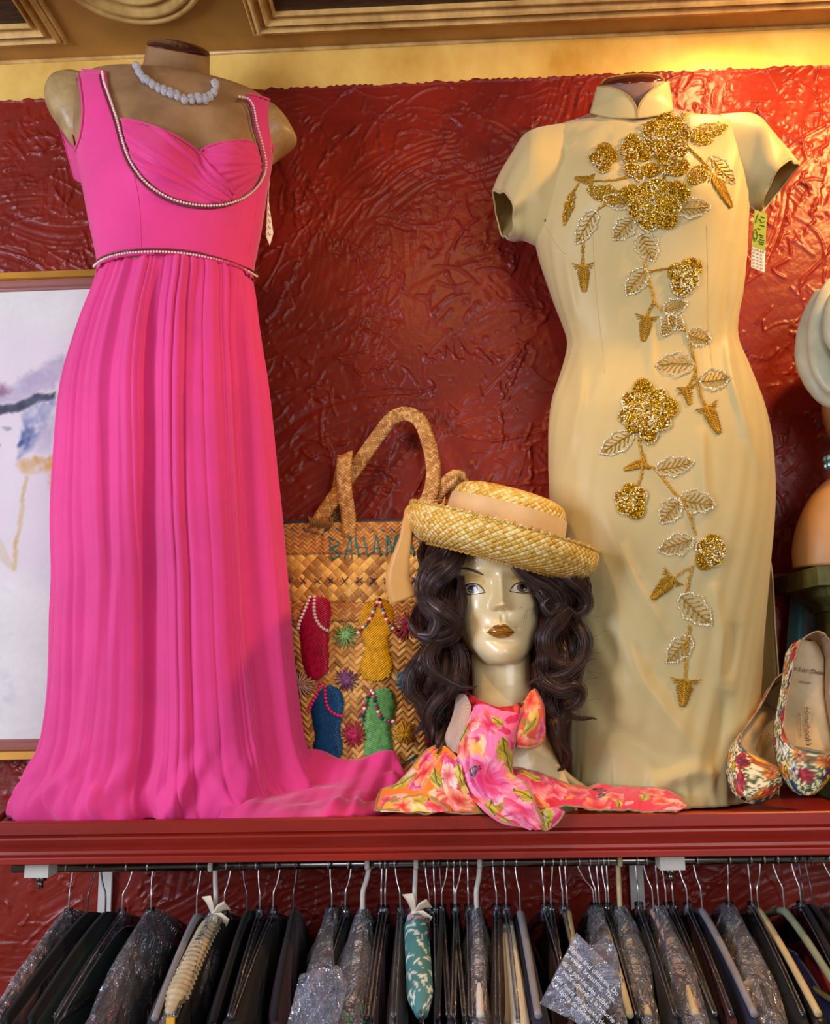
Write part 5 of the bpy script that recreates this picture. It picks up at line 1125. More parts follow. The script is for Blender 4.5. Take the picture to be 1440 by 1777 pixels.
curl([(735, 1140, -.27), (715, 1165, -.275), (712, 1200, -.275), (730, 1225, -.28), (735, 1250, -.275), (722, 1270, -.27), (712, 1275, -.265)], [8, 11, 11, 10, 8, 5, 1])
curl([(893, 958, -.30), (905, 985, -.312), (925, 1005, -.315), (950, 1020, -.31), (968, 1045, -.30), (955, 1065, -.305), (942, 1050, -.31), (955, 1035, -.31)], [7, 12, 13, 14, 13, 10, 8, 4])
curl([(925, 970, -.30), (955, 985, -.305), (985, 1005, -.305), (1012, 1030, -.295), (1018, 1052, -.29), (1000, 1065, -.29), (985, 1052, -.29)], [8, 12, 14, 13, 11, 8, 3])
curl([(985, 1055, -.295), (960, 1080, -.305), (945, 1110, -.31), (955, 1140, -.305), (985, 1155, -.30), (1010, 1150, -.29), (1025, 1143, -.285), (1032, 1144, -.285)], [9, 14, 14, 13, 11, 8, 4, 1])
curl([(1000, 1085, -.28), (1012, 1110, -.285), (1008, 1140, -.29), (985, 1165, -.295), (955, 1175, -.30), (930, 1180, -.30), (915, 1189, -.30)], [9, 12, 13, 12, 10, 6, 2])
curl([(935, 1150, -.285), (945, 1180, -.295), (970, 1195, -.30), (995, 1190, -.295), (1008, 1200, -.29), (1000, 1222, -.285), (975, 1232, -.285)], [8, 12, 13, 12, 10, 8, 3])
curl([(950, 1200, -.275), (955, 1230, -.285), (970, 1250, -.29), (990, 1245, -.285), (1012, 1247, -.28), (1030, 1246, -.275), (1037, 1250, -.275)], [9, 12, 10, 7, 4, 2.4, .8])
curl([(955, 1240, -.265), (962, 1270, -.27), (975, 1295, -.275), (985, 1310, -.27), (980, 1330, -.265), (968, 1338, -.26)], [9, 11, 10, 8, 5, 2])
# under-mass and flyaways
mb = MB(); 
for inn, out in ((L_IN, L_OUT), (R_IN, R_OUT)):
    inn = np.array(inn, float); out = np.array(out, float); ys = np.linspace(945, 1285, 30); rings = []
    for y in ys:
        xi, xo = np.interp(y, inn[:, 0], inn[:, 1]), np.interp(y, out[:, 0], out[:, 1]); a = W(xi, y, -.225); b = W(xo, y, -.215); c = (a+b)/2; h = (b-a)/2*.80
        rings.append([c+h*math.cos(q)+np.array([0, .034, 0])*math.sin(q) for q in np.linspace(0, 2*np.pi, 20, endpoint=False)])
    add_loft(mb, rings, caps=(True, True))
q = np.linspace(0, 2*np.pi, 32, endpoint=False)
add_loft(mb, [[hp(np.array(868+r*math.cos(t)), np.array(y), np.array(-42-r*.72*math.sin(t))) for t in q] for y, r in ((1150, 60), (1100, 68), (1050, 76))], caps=(True, True))
mb.build('wig_cap', hair2, wig)
mb = MB()
for k in range(170):
    L = k % 2 == 0; xx = gh.uniform(722, 800) if L else gh.uniform(925, 1015); y = gh.uniform(980, 1290); d = gh.uniform(-.30, -.25)
    a = gh.uniform(0, 6.28); P = [(xx, y, d)]
    for j in range(7): a += gh.normal(0, .7); P.append((P[-1][0]+math.cos(a)*gh.uniform(4, 9)+(-2 if L else 2), P[-1][1]+math.sin(a)*6+2, P[-1][2]+gh.normal(0, .003)))
    add_tube(mb, crv(np.array([W(*p) for p in P]), 24), .00022, 3, caps=False)
for k in range(46):                                    # short wisps over the forehead
    x = gh.choice([gh.uniform(785, 825), gh.uniform(868, 905), gh.uniform(800, 905)]); y = gh.uniform(948, 962); pts = [(x, y)]; a = gh.uniform(.6, 2.5)
    for j in range(5): a += gh.normal(0, .6); pts.append((pts[-1][0]+math.cos(a)*6, pts[-1][1]+abs(math.sin(a))*6))
    P = [hit(head_bvh, px_, py_, .0015+.001*i)[0] for i, (px_, py_) in enumerate(pts)]; P = [p for p in P if p is not None]
    if len(P) > 3: add_tube(mb, crv(np.array(P), 16), .00018, 3, caps=False)
mb.build('flyaway_hair', hair, wig)

# ================================================================== straw hat
straw_hat = weave('braided_hat_straw', [(.08, (196, 150, 52)), (.45, (226, 184, 84)), (.9, (246, 226, 158))], n=(1, 1), rough=.24, bumpd=.003, strength=.9)
straw_lo = weave('braided_hat_straw_underside', [(.08, (190, 132, 34)), (.45, (224, 166, 40)), (.9, (236, 190, 84))], n=(1, 1), rough=.3, bumpd=.0025, strength=.9)
A_, B_ = W(705, 888, -.235), W(1037, 978, -.235); hc = (A_+B_)/2; ex = (B_-A_); RB = np.linalg.norm(ex)/2; ex /= 2*RB
ez = np.cross(ex, np.array([0, 1., 0])); ez /= np.linalg.norm(ez); ez = ez+np.array([0, -.10, 0]); ez /= np.linalg.norm(ez); ey = np.cross(ez, ex)
hat = thing('straw_hat', hc, 'cream braided straw hat with upturned brim and tan ribbon band', 'hat')
def hl(r, h, t, sy=.94): return hc+ex*r*math.cos(t)+ey*r*sy*math.sin(t)+ez*h
def lathe_hat(prof, n, uvk, name, m, wob=0., parent=None):
    prof = np.array(prof, float); t = np.linspace(0, 2*np.pi, n+1); rows = len(prof)
    R = np.array([[hl(r*RB, h*RB, q) for q in t] for r, h in prof]); L = np.concatenate([[0], np.cumsum(np.linalg.norm(np.diff(prof, axis=0), axis=1))])*RB
    uv = np.stack(np.meshgrid(t/(2*np.pi)*uvk[0], L*uvk[1]), -1)
    mb = MB(); mb.add(R, gridf(rows, n+1), uv); return mb.build(name, m, parent or hat)
brim_p = crv([(.52, -.17), (.62, -.225), (.74, -.255), (.86, -.235), (.95, -.16), (.995, -.06), (1.0, .03), (.985, .085), (.965, .10), (.94, .085), (.925, .03), (.90, -.05), (.82, -.10), (.70, -.115), (.60, -.10)], 70)
o = lathe_hat(brim_p, 200, (84, 96), 'brim', straw_hat)
# raised braid edging, zigzag
mb = MB(); P = np.array([hl(RB*(.978+.012*math.sin(k*math.pi)), RB*(.100+.012*math.cos(k*math.pi)), 2*np.pi*k/150) for k in range(151)]); add_tube(mb, P, .0032, 6); mb.build('brim_edge', straw_hat, hat)
mb = MB(); P = np.array([hl(RB*(.735+.006*math.sin(k*math.pi)), RB*(-.262+.006*math.cos(k*math.pi)), 2*np.pi*k/150) for k in range(151)]); add_tube(mb, P, .0022, 6); mb.build('brim_seam', straw_lo, hat)
crown_p = crv([(.60, -.115), (.605, .10), (.595, .28), (.57, .385), (.52, .44), (.42, .475), (.25, .49), (.01, .495)], 50)
lathe_hat(crown_p, 120, (52, 90), 'crown', straw_hat)
tan = mat('tan_organza', (222, 188, 130), rough=.5, var=(8, .15), bump=(600, .2, .0006), sheen=.4); tan2 = mat('tan_ribbon', (214, 160, 78), rough=.45, var=(8, .1), bump=(500, .15, .0006), sheen=.3)
band_p = crv([(.612, -.10), (.622, .03), (.618, .18), (.602, .315)], 16)
lathe_hat(band_p, 120, (10, 20), 'hat_band', tan)
# ribbon bow and hanging tail
mb = MB(); P = crv([W(*p) for p in [(782, 872, -.20), (760, 868, -.22), (735, 872, -.25), (714, 880, -.268), (708, 900, -.285), (703, 935, -.285), (694, 975, -.28), (690, 1010, -.275), (700, 1042, -.272)]], 60)
add_strap(mb, P, np.array([1, -.2, 0.])+np.zeros((60, 3)), np.interp(np.linspace(0, 1, 60), [0, .3, .45, .6, .8, 1], [.010, .010, .009, .011, .020, .026]), .0012); mb.build('ribbon_tail', tan2, hat)
mb = MB(); P = crv([W(*p) for p in [(716, 886, -.27), (712, 910, -.275), (706, 945, -.272), (694, 985, -.262), (684, 1020, -.258), (680, 1040, -.258)]], 50)
add_strap(mb, P, np.array([1, .6, 0.])+np.zeros((50, 3)), np.interp(np.linspace(0, 1, 50), [0, .4, 1], [.006, .010, .013]), .0012); mb.build('ribbon_tail', tan2, hat)
mb = MB(); P = crv([hl(RB*.66, RB*h, t_) for h, t_ in ((.20, math.pi*1.02), (.12, math.pi*1.06), (.02, math.pi*1.10), (-.02, math.pi*1.16))], 30)
add_strap(mb, P, ez+np.zeros((30, 3)), .012, .0015); mb.build('ribbon_knot', tan2, hat)
# ================================================================== floral silk scarf
sc_m = mat('floral_silk', (255, 255, 255), rough=.38, vcol=True, bump=(900, .12, .0004), sheen=.2, spec=.45)
check_m = mat('brown_check_weave', (255, 255, 255), rough=.6, vcol=True)
CC = {k: np.array(v)/255. for k, v in dict(rose=(222, 46, 84), coral=(240, 96, 70), pink=(246, 120, 168), pale=(252, 196, 196), hot=(206, 22, 84), orange=(246, 128, 26), gold=(236, 176, 62), olive=(150, 134, 26), dark=(96, 84, 18), cream=(250, 222, 178), red=(206, 30, 48), mag=(214, 70, 160), black=(40, 22, 26), yel=(226, 206, 92)).items()}
def floral(U, V, seed, base, items, n_rand=10):
    """printed flowers and leaves over a ground colour; U,V in cm"""
    g = np.random.default_rng(seed); c = np.ones(U.shape+(3,))*CC[base]; nz = n1(seed+5); nz2 = n1(seed+6); n3 = n1(seed+7)
    U = U+.30*nz(V*.9+U*.35+11)+.12*nz2(V*2.6-U*.8); V = V+.30*nz2(U*.9-V*.3+5)+.12*n3(U*2.4+V*.7)
    its = list(items); u0, u1, v0, v1 = U.min(), U.max(), V.min(), V.max()
    for k in range(int(6+(u1-u0)*(v1-v0)/9)):            # loose washes of colour
        cx, cy, r = g.uniform(u0, u1), g.uniform(v0, v1), g.uniform(.8, 2.2); an = g.uniform(0, 3.1); x = (U-cx)*math.cos(an)+(V-cy)*math.sin(an); y = -(U-cx)*math.sin(an)+(V-cy)*math.cos(an)
        m = np.clip((1-np.hypot(x/r, y/(r*.5))+.18*nz(x*3+k)*nz2(y*3))/.22, 0, 1)*.85; cc = CC[g.choice(['yel', 'olive', 'cream', 'coral', 'hot', 'pale', 'gold', 'rose', 'olive', 'hot', 'red'])]; c = c*(1-m[..., None])+cc*m[..., None]
    rnd = []
    for k in range(n_rand): rnd.append(('leaf' if g.uniform() < .45 else 'flower', g.uniform(u0, u1), g.uniform(v0, v1), g.uniform(1.4, 3.4), g.choice(['pink', 'rose', 'orange', 'mag', 'coral']), g.uniform(0, 6.28)))
    for kind, cx, cy, r, col, rot in rnd+its:
        dx, dy = U-cx, V-cy; d = np.hypot(dx, dy)+1e-6; a = np.arctan2(dy, dx)+rot
        if kind == 'flower':
            k = 5; aw = a+.25*nz(d*1.2+cx)+.12*np.sin(a*2+cy); ed = r*(.74+.26*np.abs(np.cos(aw*k/2))**.6)*(1+.10*nz(a*6+seed+cx)); m = np.clip((ed-d)/(.05*r)+.5, 0, 1)
            t = np.clip(d/ed, 0, 1); st = .5+.5*nz(a*9+cx*7)*nz2(a*23+d*1.5+cy)
            inner = CC['hot'] if col in ('pink', 'mag', 'rose') else CC['red']
            pc = inner*(1-t[..., None])**1.4+CC[col]*(1-(1-t[..., None])**1.4); hl_k = np.clip((t*1.2-.25)*st*1.5, 0, .85)[..., None]; pc = pc*(1-hl_k)+CC['pale']*hl_k; sk_ = np.clip(n3(aw*k/(2*np.pi)*3+9+d*.4)*.6, 0, .5)[..., None]; pc = pc*(1-sk_)+inner*sk_
            pet = np.abs(np.sin(aw*k/2)) < .13; pc = np.where((pet & (t > .2))[..., None], pc*.5+inner*.5, pc)
            ctr = np.clip((.12*r-d)/(.08*r), 0, .8); pc = pc*(1-ctr[..., None])+CC['hot']*ctr[..., None]
        elif kind == 'leaf':
            x = dx*math.cos(rot)+dy*math.sin(rot); y = -dx*math.sin(rot)+dy*math.cos(rot); w = .46*r*np.clip(1-np.abs(x/r)**1.6, 0, 1)*(1+.15*nz(x*3+cx)); m = np.clip((w-np.abs(y))/.12+.5, 0, 1)*(np.abs(x) < r)
            st = (.5+.5*nz(x*2.2+y*3))[..., None]; pc = CC['olive']*st+CC['yel']*(1-st); pc = np.where(((np.abs(y) < .05*r) | (st[..., 0] > .86))[..., None], CC['dark'], pc)
        else:                                   # stamens
            m = np.zeros_like(U); pc = np.ones_like(c)*CC['black']
            for j in range(7):
                an = rot+(j-3)*.22; L = r*(.7+.3*((j*3) % 4)/4); x = dx*math.cos(an)+dy*math.sin(an); y = -dx*math.sin(an)+dy*math.cos(an)
                m = np.maximum(m, ((np.abs(y) < .07) & (x > 0) & (x < L)) | (np.hypot(x-L, y) < .17))
        c = c*(1-m[..., None])+pc*m[..., None]
    return np.clip(c, 0, 1)
def patch(ctrl, nu, nv):
    """ctrl[i][j] = (px, py, y) rows of a cloth piece -> smooth grid"""
    P = np.array([[W(*q) for q in r] for r in ctrl]); A = np.array([crv(r, nu) for r in P]); return np.stack([crv(A[:, j], nv) for j in range(nu)], 1)
scarf = thing('silk_scarf', (W(880, 1400, -.30)[0], -.30, ZS), 'pink and orange floral scarf tied at the mannequin neck, trailing over the shelf', 'scarf')
hem_m = mat('picot_hem', (206, 168, 128), rough=.6, bump=(900, .9, .001), var=(700, .6), col2=(110, 70, 50))
def cloth(ctrl, seed, base, items=(), n_rand=10, hems=(), nu=150, nv=150, wr=.0025, name='drape', m=None, col=None):
    G_ = patch(ctrl, nu, nv); du = np.linalg.norm(np.diff(G_, axis=1), axis=2).mean(0).sum()*100; dv = np.linalg.norm(np.diff(G_, axis=0), axis=2).mean(1).sum()*100
    U, V = np.meshgrid(np.linspace(0, du, nu), np.linspace(0, dv, nv)); N = np.cross(np.gradient(G_, axis=1), np.gradient(G_, axis=0)); N /= np.linalg.norm(N, axis=2, keepdims=True)+1e-9
    a, b = n1(seed+1), n1(seed+2); G_ = G_+N*(wr*(a(U*.55+V*.25)+.6*b(U*1.1-V*.2)))[..., None]
    its = [(k, x*du, y*dv, r, cl, ro) for k, x, y, r, cl, ro in items]
    c = col(U, V) if col else floral(U, V, seed, base, its, n_rand)
    G_[..., 2] = np.where(G_[..., 1] > YF+.001, np.maximum(G_[..., 2], np.where(G_[..., 1] < YF+.020, 1.5012, ZS+.0015)), G_[..., 2])
    mb = MB(); mb.add(G_, gridf(nv, nu), np.stack([U, V], -1), c); o = mb.build(name, m or sc_m, scarf, col=True); solid(o, .0009, 0)
    for h in hems:
        e = {'l': G_[:, 0], 'r': G_[:, -1], 't': G_[0], 'b': G_[-1]}[h]; e = crv(e[::3], 120)
        mh = MB(); add_tube(mh, e+np.array([0, -.0006, 0]), .0020, 6); mh.build('hem', hem_m, o)
    return o
# neck roll round the throat
cloth([[(806, 1196, -.225), (818, 1206, -.268), (850, 1222, -.302), (880, 1226, -.304), (912, 1212, -.272), (926, 1192, -.230)],
       [(800, 1215, -.225), (812, 1228, -.285), (850, 1240, -.318), (884, 1242, -.318), (918, 1232, -.285), (934, 1208, -.235)],
       [(806, 1238, -.235), (818, 1250, -.280), (850, 1262, -.312), (884, 1262, -.312), (914, 1252, -.285), (930, 1232, -.240)]], 101, 'red', [('leaf', .45, .4, 1.3, '', .4)], 5, (), 120, 60)
# checked reverse turned out at the left
def chk(U, V): k = ((np.floor(U*7.5)+np.floor(V*7.5)) % 2)[..., None]; return np.array((150, 108, 92))/255.*k+np.array((214, 190, 168))/255.*(1-k)
cloth([[(792, 1204, -.275), (808, 1206, -.285), (818, 1226, -.300)], [(786, 1242, -.285), (798, 1248, -.305), (813, 1256, -.318)], [(773, 1278, -.295), (788, 1290, -.315), (804, 1290, -.322)], [(774, 1298, -.295), (784, 1304, -.312), (797, 1308, -.318)]], 102, 'rose', (), 0, (), 90, 120, .0015, 'reverse_side', check_m, chk)
# right hand loop of the knot
cloth([[(903, 1228, -.310), (914, 1210, -.318), (926, 1196, -.305), (934, 1200, -.288)],
       [(900, 1250, -.320), (918, 1240, -.345), (936, 1228, -.335), (945, 1226, -.300)],
       [(895, 1272, -.322), (914, 1270, -.348), (934, 1262, -.340), (947, 1258, -.305)],
       [(892, 1292, -.315), (910, 1297, -.335), (930, 1296, -.328), (946, 1284, -.300)]], 103, 'coral', [('flower', .45, .15, 2.4, 'orange', .3), ('leaf', .35, .62, 1.6, '', 2.4), ('flower', .75, .78, 2.0, 'mag', 1)], 3, ('l', 'b'), 110, 110)
# the long front fall, over the shelf edge
cloth([[(822, 1224, -.312), (840, 1222, -.326), (864, 1232, -.330), (888, 1236, -.326), (903, 1240, -.318)],
       [(805, 1262, -.318), (826, 1258, -.338), (856, 1262, -.345), (882, 1270, -.338), (896, 1276, -.326)],
       [(796, 1300, -.322), (818, 1298, -.344), (848, 1302, -.350), (874, 1310, -.344), (888, 1318, -.330)],
       [(796, 1340, -.328), (818, 1342, -.350), (846, 1342, -.356), (872, 1342, -.352), (890, 1344, -.338)],
       [(806, 1366, -.338), (830, 1376, -.360), (858, 1372, -.364), (886, 1366, -.360), (908, 1356, -.344)],
       [(832, 1400, -.366), (852, 1404, -.372), (876, 1398, -.374), (902, 1388, -.372), (922, 1380, -.366)],
       [(864, 1424, -.370), (882, 1424, -.376), (902, 1416, -.378), (920, 1408, -.376), (932, 1404, -.370)],
       [(906, 1438, -.369), (916, 1440, -.373), (928, 1440, -.375), (938, 1440, -.374), (946, 1442, -.370)]], 104, 'pink',
      [('leaf', .05, .22, 2.2, '', 1.6), ('flower', .10, .30, 1.6, 'orange', 0), ('flower', .52, .12, 1.8, 'rose', 1), ('leaf', .62, .10, 1.4, '', .6), ('flower', .50, .52, 4.2, 'mag', .5), ('leaf', .80, .30, 2.4, '', 1.2), ('stamen', .36, .50, 1.9, '', -1.7), ('leaf', .25, .74, 2.0, '', 2.2), ('flower', .66, .84, 3.2, 'pink', .2), ('leaf', .95, .72, 2.6, '', .9), ('flower', .2, .98, 1.6, 'pale', .9)], 4, ('r',), 190, 260, .0028)
# turned corner at the tip
cloth([[(934, 1404, -.366), (950, 1402, -.367), (966, 1402, -.367), (979, 1408, -.366)], [(940, 1420, -.369), (952, 1416, -.370), (964, 1418, -.370), (972, 1420, -.368)], [(947, 1442, -.369), (951, 1440, -.369), (955, 1438, -.369), (958, 1435, -.369)]], 105, 'rose', [('leaf', .3, .5, 2.0, '', 1.3), ('leaf', .1, .3, 1.6, '', 1.0)], 1, ('r', 'l'), 80, 80)
# the tail along the shelf to the right
cloth([[(884, 1330, -.312), (920, 1338, -.300), (950, 1346, -.285), (985, 1362, -.270), (1015, 1364, -.262), (1050, 1362, -.262), (1100, 1368, -.268), (1145, 1370, -.272), (1172, 1378, -.285), (1196, 1398, -.330)],
       [(893, 1350, -.334), (925, 1356, -.325), (955, 1366, -.315), (990, 1372, -.300), (1020, 1374, -.295), (1055, 1374, -.292), (1105, 1378, -.296), (1145, 1382, -.302), (1170, 1390, -.315), (1190, 1402, -.338)],
       [(905, 1368, -.346), (930, 1380, -.342), (960, 1388, -.336), (990, 1386, -.332), (1022, 1388, -.328), (1058, 1390, -.326), (1105, 1392, -.328), (1142, 1396, -.332), (1166, 1402, -.340), (1184, 1406, -.352)],
       [(918, 1388, -.352), (940, 1402, -.352), (965, 1404, -.352), (985, 1396, -.350), (1012, 1402, -.350), (1050, 1407, -.350), (1102, 1407, -.350), (1140, 1408, -.350), (1160, 1408, -.352), (1176, 1409, -.354)]], 106, 'rose',
      [('leaf', .10, .2, 2.4, '', .3), ('flower', .24, .55, 1.9, 'pink', 0), ('flower', .38, .5, 2.0, 'rose', 1), ('stamen', .47, .3, 2.2, '', .3), ('stamen', .53, .55, 2.2, '', -.2), ('stamen', .50, .45, 1.8, '', .9), ('flower', .60, .55, 1.6, 'coral', 2), ('leaf', .76, .5, 1.8, '', 1.6), ('flower', .86, .5, 1.7, 'orange', .4), ('flower', .99, .4, 1.6, 'gold', 1)], 8, ('t', 'b'), 260, 90, .0022)
# gathered folds at the left, lying on the shelf
cloth([[(764, 1288, -.292), (778, 1300, -.305), (792, 1312, -.318), (800, 1330, -.326)],
       [(738, 1302, -.285), (758, 1318, -.310), (780, 1334, -.325), (798, 1352, -.334)],
       [(716, 1330, -.280), (740, 1344, -.312), (768, 1358, -.330), (800, 1372, -.340)],
       [(690, 1362, -.275), (716, 1372, -.312), (752, 1382, -.334), (806, 1390, -.345)],
       [(662, 1374, -.270), (690, 1390, -.318), (740, 1402, -.342), (820, 1406, -.350)],
       [(650, 1408, -.338), (680, 1409, -.345), (730, 1409, -.350), (842, 1410, -.352)]], 107, 'orange',
      [('flower', .2, .22, 1.8, 'rose', .5), ('flower', .35, .35, 2.4, 'orange', 0), ('leaf', .1, .5, 2.2, '', 2.2), ('leaf', .6, .42, 2.4, '', 1.0), ('flower', .82, .55, 2.6, 'gold', .3), ('flower', .15, .82, 1.6, 'red', .5), ('flower', .45, .9, 2.2, 'gold', 1.1), ('leaf', .68, .9, 2.0, '', .3)], 4, ('l', 'b'), 150, 170, .0045)
cloth([[(770, 1312, -.322), (784, 1318, -.332), (800, 1326, -.338)], [(764, 1345, -.328), (782, 1350, -.344), (806, 1356, -.348)], [(772, 1380, -.336), (794, 1384, -.352), (822, 1388, -.354)], [(786, 1408, -.350), (806, 1409, -.354), (836, 1410, -.355)]], 108, 'coral', [('flower', .4, .3, 2.2, 'cream', .4), ('flower', .5, .75, 2.2, 'orange', .2), ('leaf', .85, .2, 2, '', 1.4)], 2, (), 90, 110, .003)
cloth([[(668, 1392, -.318), (700, 1384, -.322), (728, 1380, -.326), (748, 1382, -.330)], [(664, 1402, -.335), (696, 1396, -.340), (734, 1394, -.344), (764, 1396, -.346)], [(660, 1409, -.346), (700, 1409, -.352), (745, 1409, -.354), (780, 1410, -.356)]], 109, 'gold', [('flower', .35, .6, 1.9, 'gold', .2), ('leaf', .7, .4, 1.5, '', .4), ('flower', .9, .7, 1.4, 'red', .3)], 2, ('t', 'r'), 110, 60, .0018)

# ================================================================== printed floral pumps leaning on their toes
shoe_print = mat('printed_floral_satin', (255, 255, 255), rough=.45, vcol=True, bump=(700, .15, .0005))
suede_in = mat('taupe_shoe_lining', (170, 138, 106), rough=.6, var=(20, .15)); insole_m = mat('cream_leather_insole', (214, 184, 132), rough=.42, var=(14, .18), bump=(120, .1, .0006))
sole_m = mat('dark_shoe_sole', (62, 38, 26), rough=.5); gold_print = mat('gold_stamp', (186, 142, 40), rough=.3, metal=.5); brown_print = mat('brown_stamp', (96, 62, 34), rough=.6)
SP = [np.array(v)/255. for v in ((236, 222, 176), (58, 74, 44), (40, 112, 140), (232, 90, 40), (236, 196, 40), (240, 150, 60), (200, 40, 60), (96, 40, 96), (92, 108, 60), (250, 240, 214))]
def shoe_cols(P2, seed):
    g = np.random.default_rng(seed); c = np.ones(P2.shape[:-1]+(3,))*SP[0]; u, v = P2[..., 0], P2[..., 1]; a1, a2 = n1(seed), n1(seed+1)
    c = np.where((a1(u*900+a2(v*400)*3)*a2(v*700+a1(u*500)*2) > .02)[..., None], SP[1], c)
    c = np.where((a1(u*1500+40)*a2(v*1300+20) > .22)[..., None], SP[8], c)
    for k in range(64):
        cx, cy, r = g.uniform(u.min(), u.max()), g.uniform(v.min(), v.max()), g.uniform(.007, .018); d = np.hypot(u-cx, v-cy); an = np.arctan2(v-cy, u-cx)
        ed = r*(.7+.3*np.abs(np.cos(an*g.integers(4, 9)/2+k))); col = SP[g.choice([2, 3, 4, 5, 6, 9, 3, 5, 7])]; m = np.clip((ed-d)/.001+.5, 0, 1)[..., None]
        sh_ = (.75+.35*a1(an*6+k*9))[..., None]; cc = np.clip(col*sh_, 0, 1); cc = np.where((d < r*.22)[..., None], SP[g.choice([4, 6, 7])], cc); c = c*(1-m)+cc*m
    return c
def font_text(txt, size, m, parent, origin, xdir, ydir, shear=0., name='lettering', extr=.0002, align='CENTER'):
    cu = bpy.data.curves.new(name, 'FONT'); cu.body = txt; cu.size = size; cu.extrude = extr; cu.shear = shear; cu.align_x = align; cu.align_y = 'CENTER'; cu.resolution_u = 3
    tmp = bpy.data.objects.new(name, cu); COL.objects.link(tmp); dg = bpy.context.evaluated_depsgraph_get(); me = bpy.data.meshes.new_from_object(tmp.evaluated_get(dg)); bpy.data.objects.remove(tmp); me.name = name
    n = len(me.vertices); co = np.empty(n*3); me.vertices.foreach_get('co', co); co = co.reshape(-1, 3)
    xd = np.asarray(xdir, float); yd = np.asarray(ydir, float); xd = xd/np.linalg.norm(xd); yd = yd-xd*np.dot(xd, yd); yd /= np.linalg.norm(yd); zd = np.cross(xd, yd)
    v = np.asarray(origin)+co[:, :1]*xd+co[:, 1:2]*yd+co[:, 2:]*zd-wloc(parent); me.vertices.foreach_set('co', v.ravel()); me.materials.clear(); me.materials.append(m); me.update()
    o = bpy.data.objects.new(name, me); COL.objects.link(o); o.parent = parent; return o
def pump(label, toe, heel, roll, seed, texts, L=.245, mirror=1, up_hint=(0, -1, .25), wk=1.0):
    """toe, heel: world points under the toe tip and at the heel end of the insole"""
    toe, heel = np.asarray(toe, float), np.asarray(heel, float); ax = heel-toe; L = np.linalg.norm(ax); ax /= L
    up = np.asarray(up_hint, float); up = up-ax*np.dot(up, ax); up /= np.linalg.norm(up); sd = np.cross(ax, up); ca, sa = math.cos(roll), math.sin(roll); up, sd = up*ca+sd*sa, sd*ca-up*sa
    t_k = np.array([0, .02, .06, .12, .20, .30, .42, .55, .68, .80, .90, .97, 1.0]); w_k = np.array([.004, .015, .024, .033, .039, .043, .041, .036, .0315, .030, .0285, .020, .010])*wk
    arch = lambda t: -.012*np.sin(np.clip((t-.25)/.75, 0, 1)*np.pi)*1.0
    Wd = lambda t: np.interp(t, t_k, w_k)
    def P(t, s, h): return toe+ax*(t*L)+sd*s*mirror+up*(h+arch(t))
    root = thing('floral_pump', toe, label, 'shoe', 'printed floral pumps')
    # insole
    n = 60; T_ = np.concatenate([np.linspace(.02, .1, 14), np.linspace(.1, .9, 36)[1:], np.linspace(.9, .998, 13)[1:]]); q = np.linspace(-1, 1, 17)
    mb = MB(); mb.add(np.array([[P(t, s*(Wd(t)-.002), .003+.0035*s*s) for s in q] for t in T_]), gridf(len(T_), 17)); solid(mb.build('insole', insole_m, root), .002)
    # upper: side walls all round, closed over the toe
    def top(t): return np.interp(t, [0, .05, .15, .28, .36, .5, .65, .8, .92, 1], [.016, .022, .029, .034, .033, .029, .030, .038, .048, .052])
    mo = 48; Rr, Ri, C2 = [], [], []
    thr = .34
    Tt = np.concatenate([np.linspace(0, .06, 10), np.linspace(.06, .94, 80)[1:], np.linspace(.94, 1.0, 10)[1:]])
    lip = lambda t: np.clip((t-.25)/.16, 0, 1)**.55               # how far the throat is open at this station
    for t in Tt:
        w, h = Wd(t), top(t); op = lip(t); row, rin, cc = [], [], []
        for k in range(mo):
            a = math.pi*(k/(mo-1)); sgn = -1 if a < math.pi/2 else 1; f_ = 1-abs(a-math.pi/2)/(math.pi/2)     # f_: 0 at the sole edge .. 1 at the middle
            fe = f_*(1-op*.46); ang = fe*math.pi/2
            s = sgn*w*math.cos(ang)**.62*1.03; hh = h*math.sin(ang)**.8
            if op >= 1: s = sgn*w*(1.03-.10*f_); hh = h*f_
            elif op > 0: s2 = sgn*w*(1.03-.10*f_); h2 = h*f_; s = s*(1-op)+s2*op; hh = hh*(1-op)+h2*op
            row.append(P(t, s, hh-.002)); rin.append(P(t, s*.965, hh-.0025)); cc.append((t*L+.3*s*0, (a-1.57)*.05))
        Rr.append(row); Ri.append(rin); C2.append(cc)
    Rr, Ri, C2 = np.array(Rr), np.array(Ri), np.array(C2); nT = len(Tt); f = gridf(nT, mo); half = mo//2-1
    f = [q for q in f if not ((q[0] % mo) == half and Tt[q[0]//mo] > .27)]
    mb = MB(); mb.add(Rr, f, C2, shoe_cols(C2, seed)); mb.build('upper', shoe_print, root, col=True)
    mb = MB(); mb.add(Ri, [q[::-1] for q in f]); mb.build('lining', suede_in, root)
    i0 = int(np.argmax(Tt > .27)); edge = np.concatenate([Rr[i0:, half][::-1], Rr[i0:, half+1]])
    mb = MB(); add_tube(mb, edge, .0012, 6); mb.build('topline', suede_in, root)
    # back seam wall
    mb = MB(); bk = np.array([[P(1.0+.012*math.sin(math.pi*s_), (s_*2-1)*.0105, h*top(1.)) for s_ in np.linspace(0, 1, 10)] for h in np.linspace(-.04, 1, 10)]); mb.add(bk, gridf(10, 10)); solid(mb.build('heel_counter', suede_in, root), .002, 0)
    mb = MB(); ring = [[P(t, s*(Wd(t)+.001), h) for s in q] for t in T_ for h in (-.003,)]; mb.add(np.array(ring), gridf(len(T_), 17)); solid(mb.build('sole', sole_m, root), .003)
    mb = MB(); hr = []
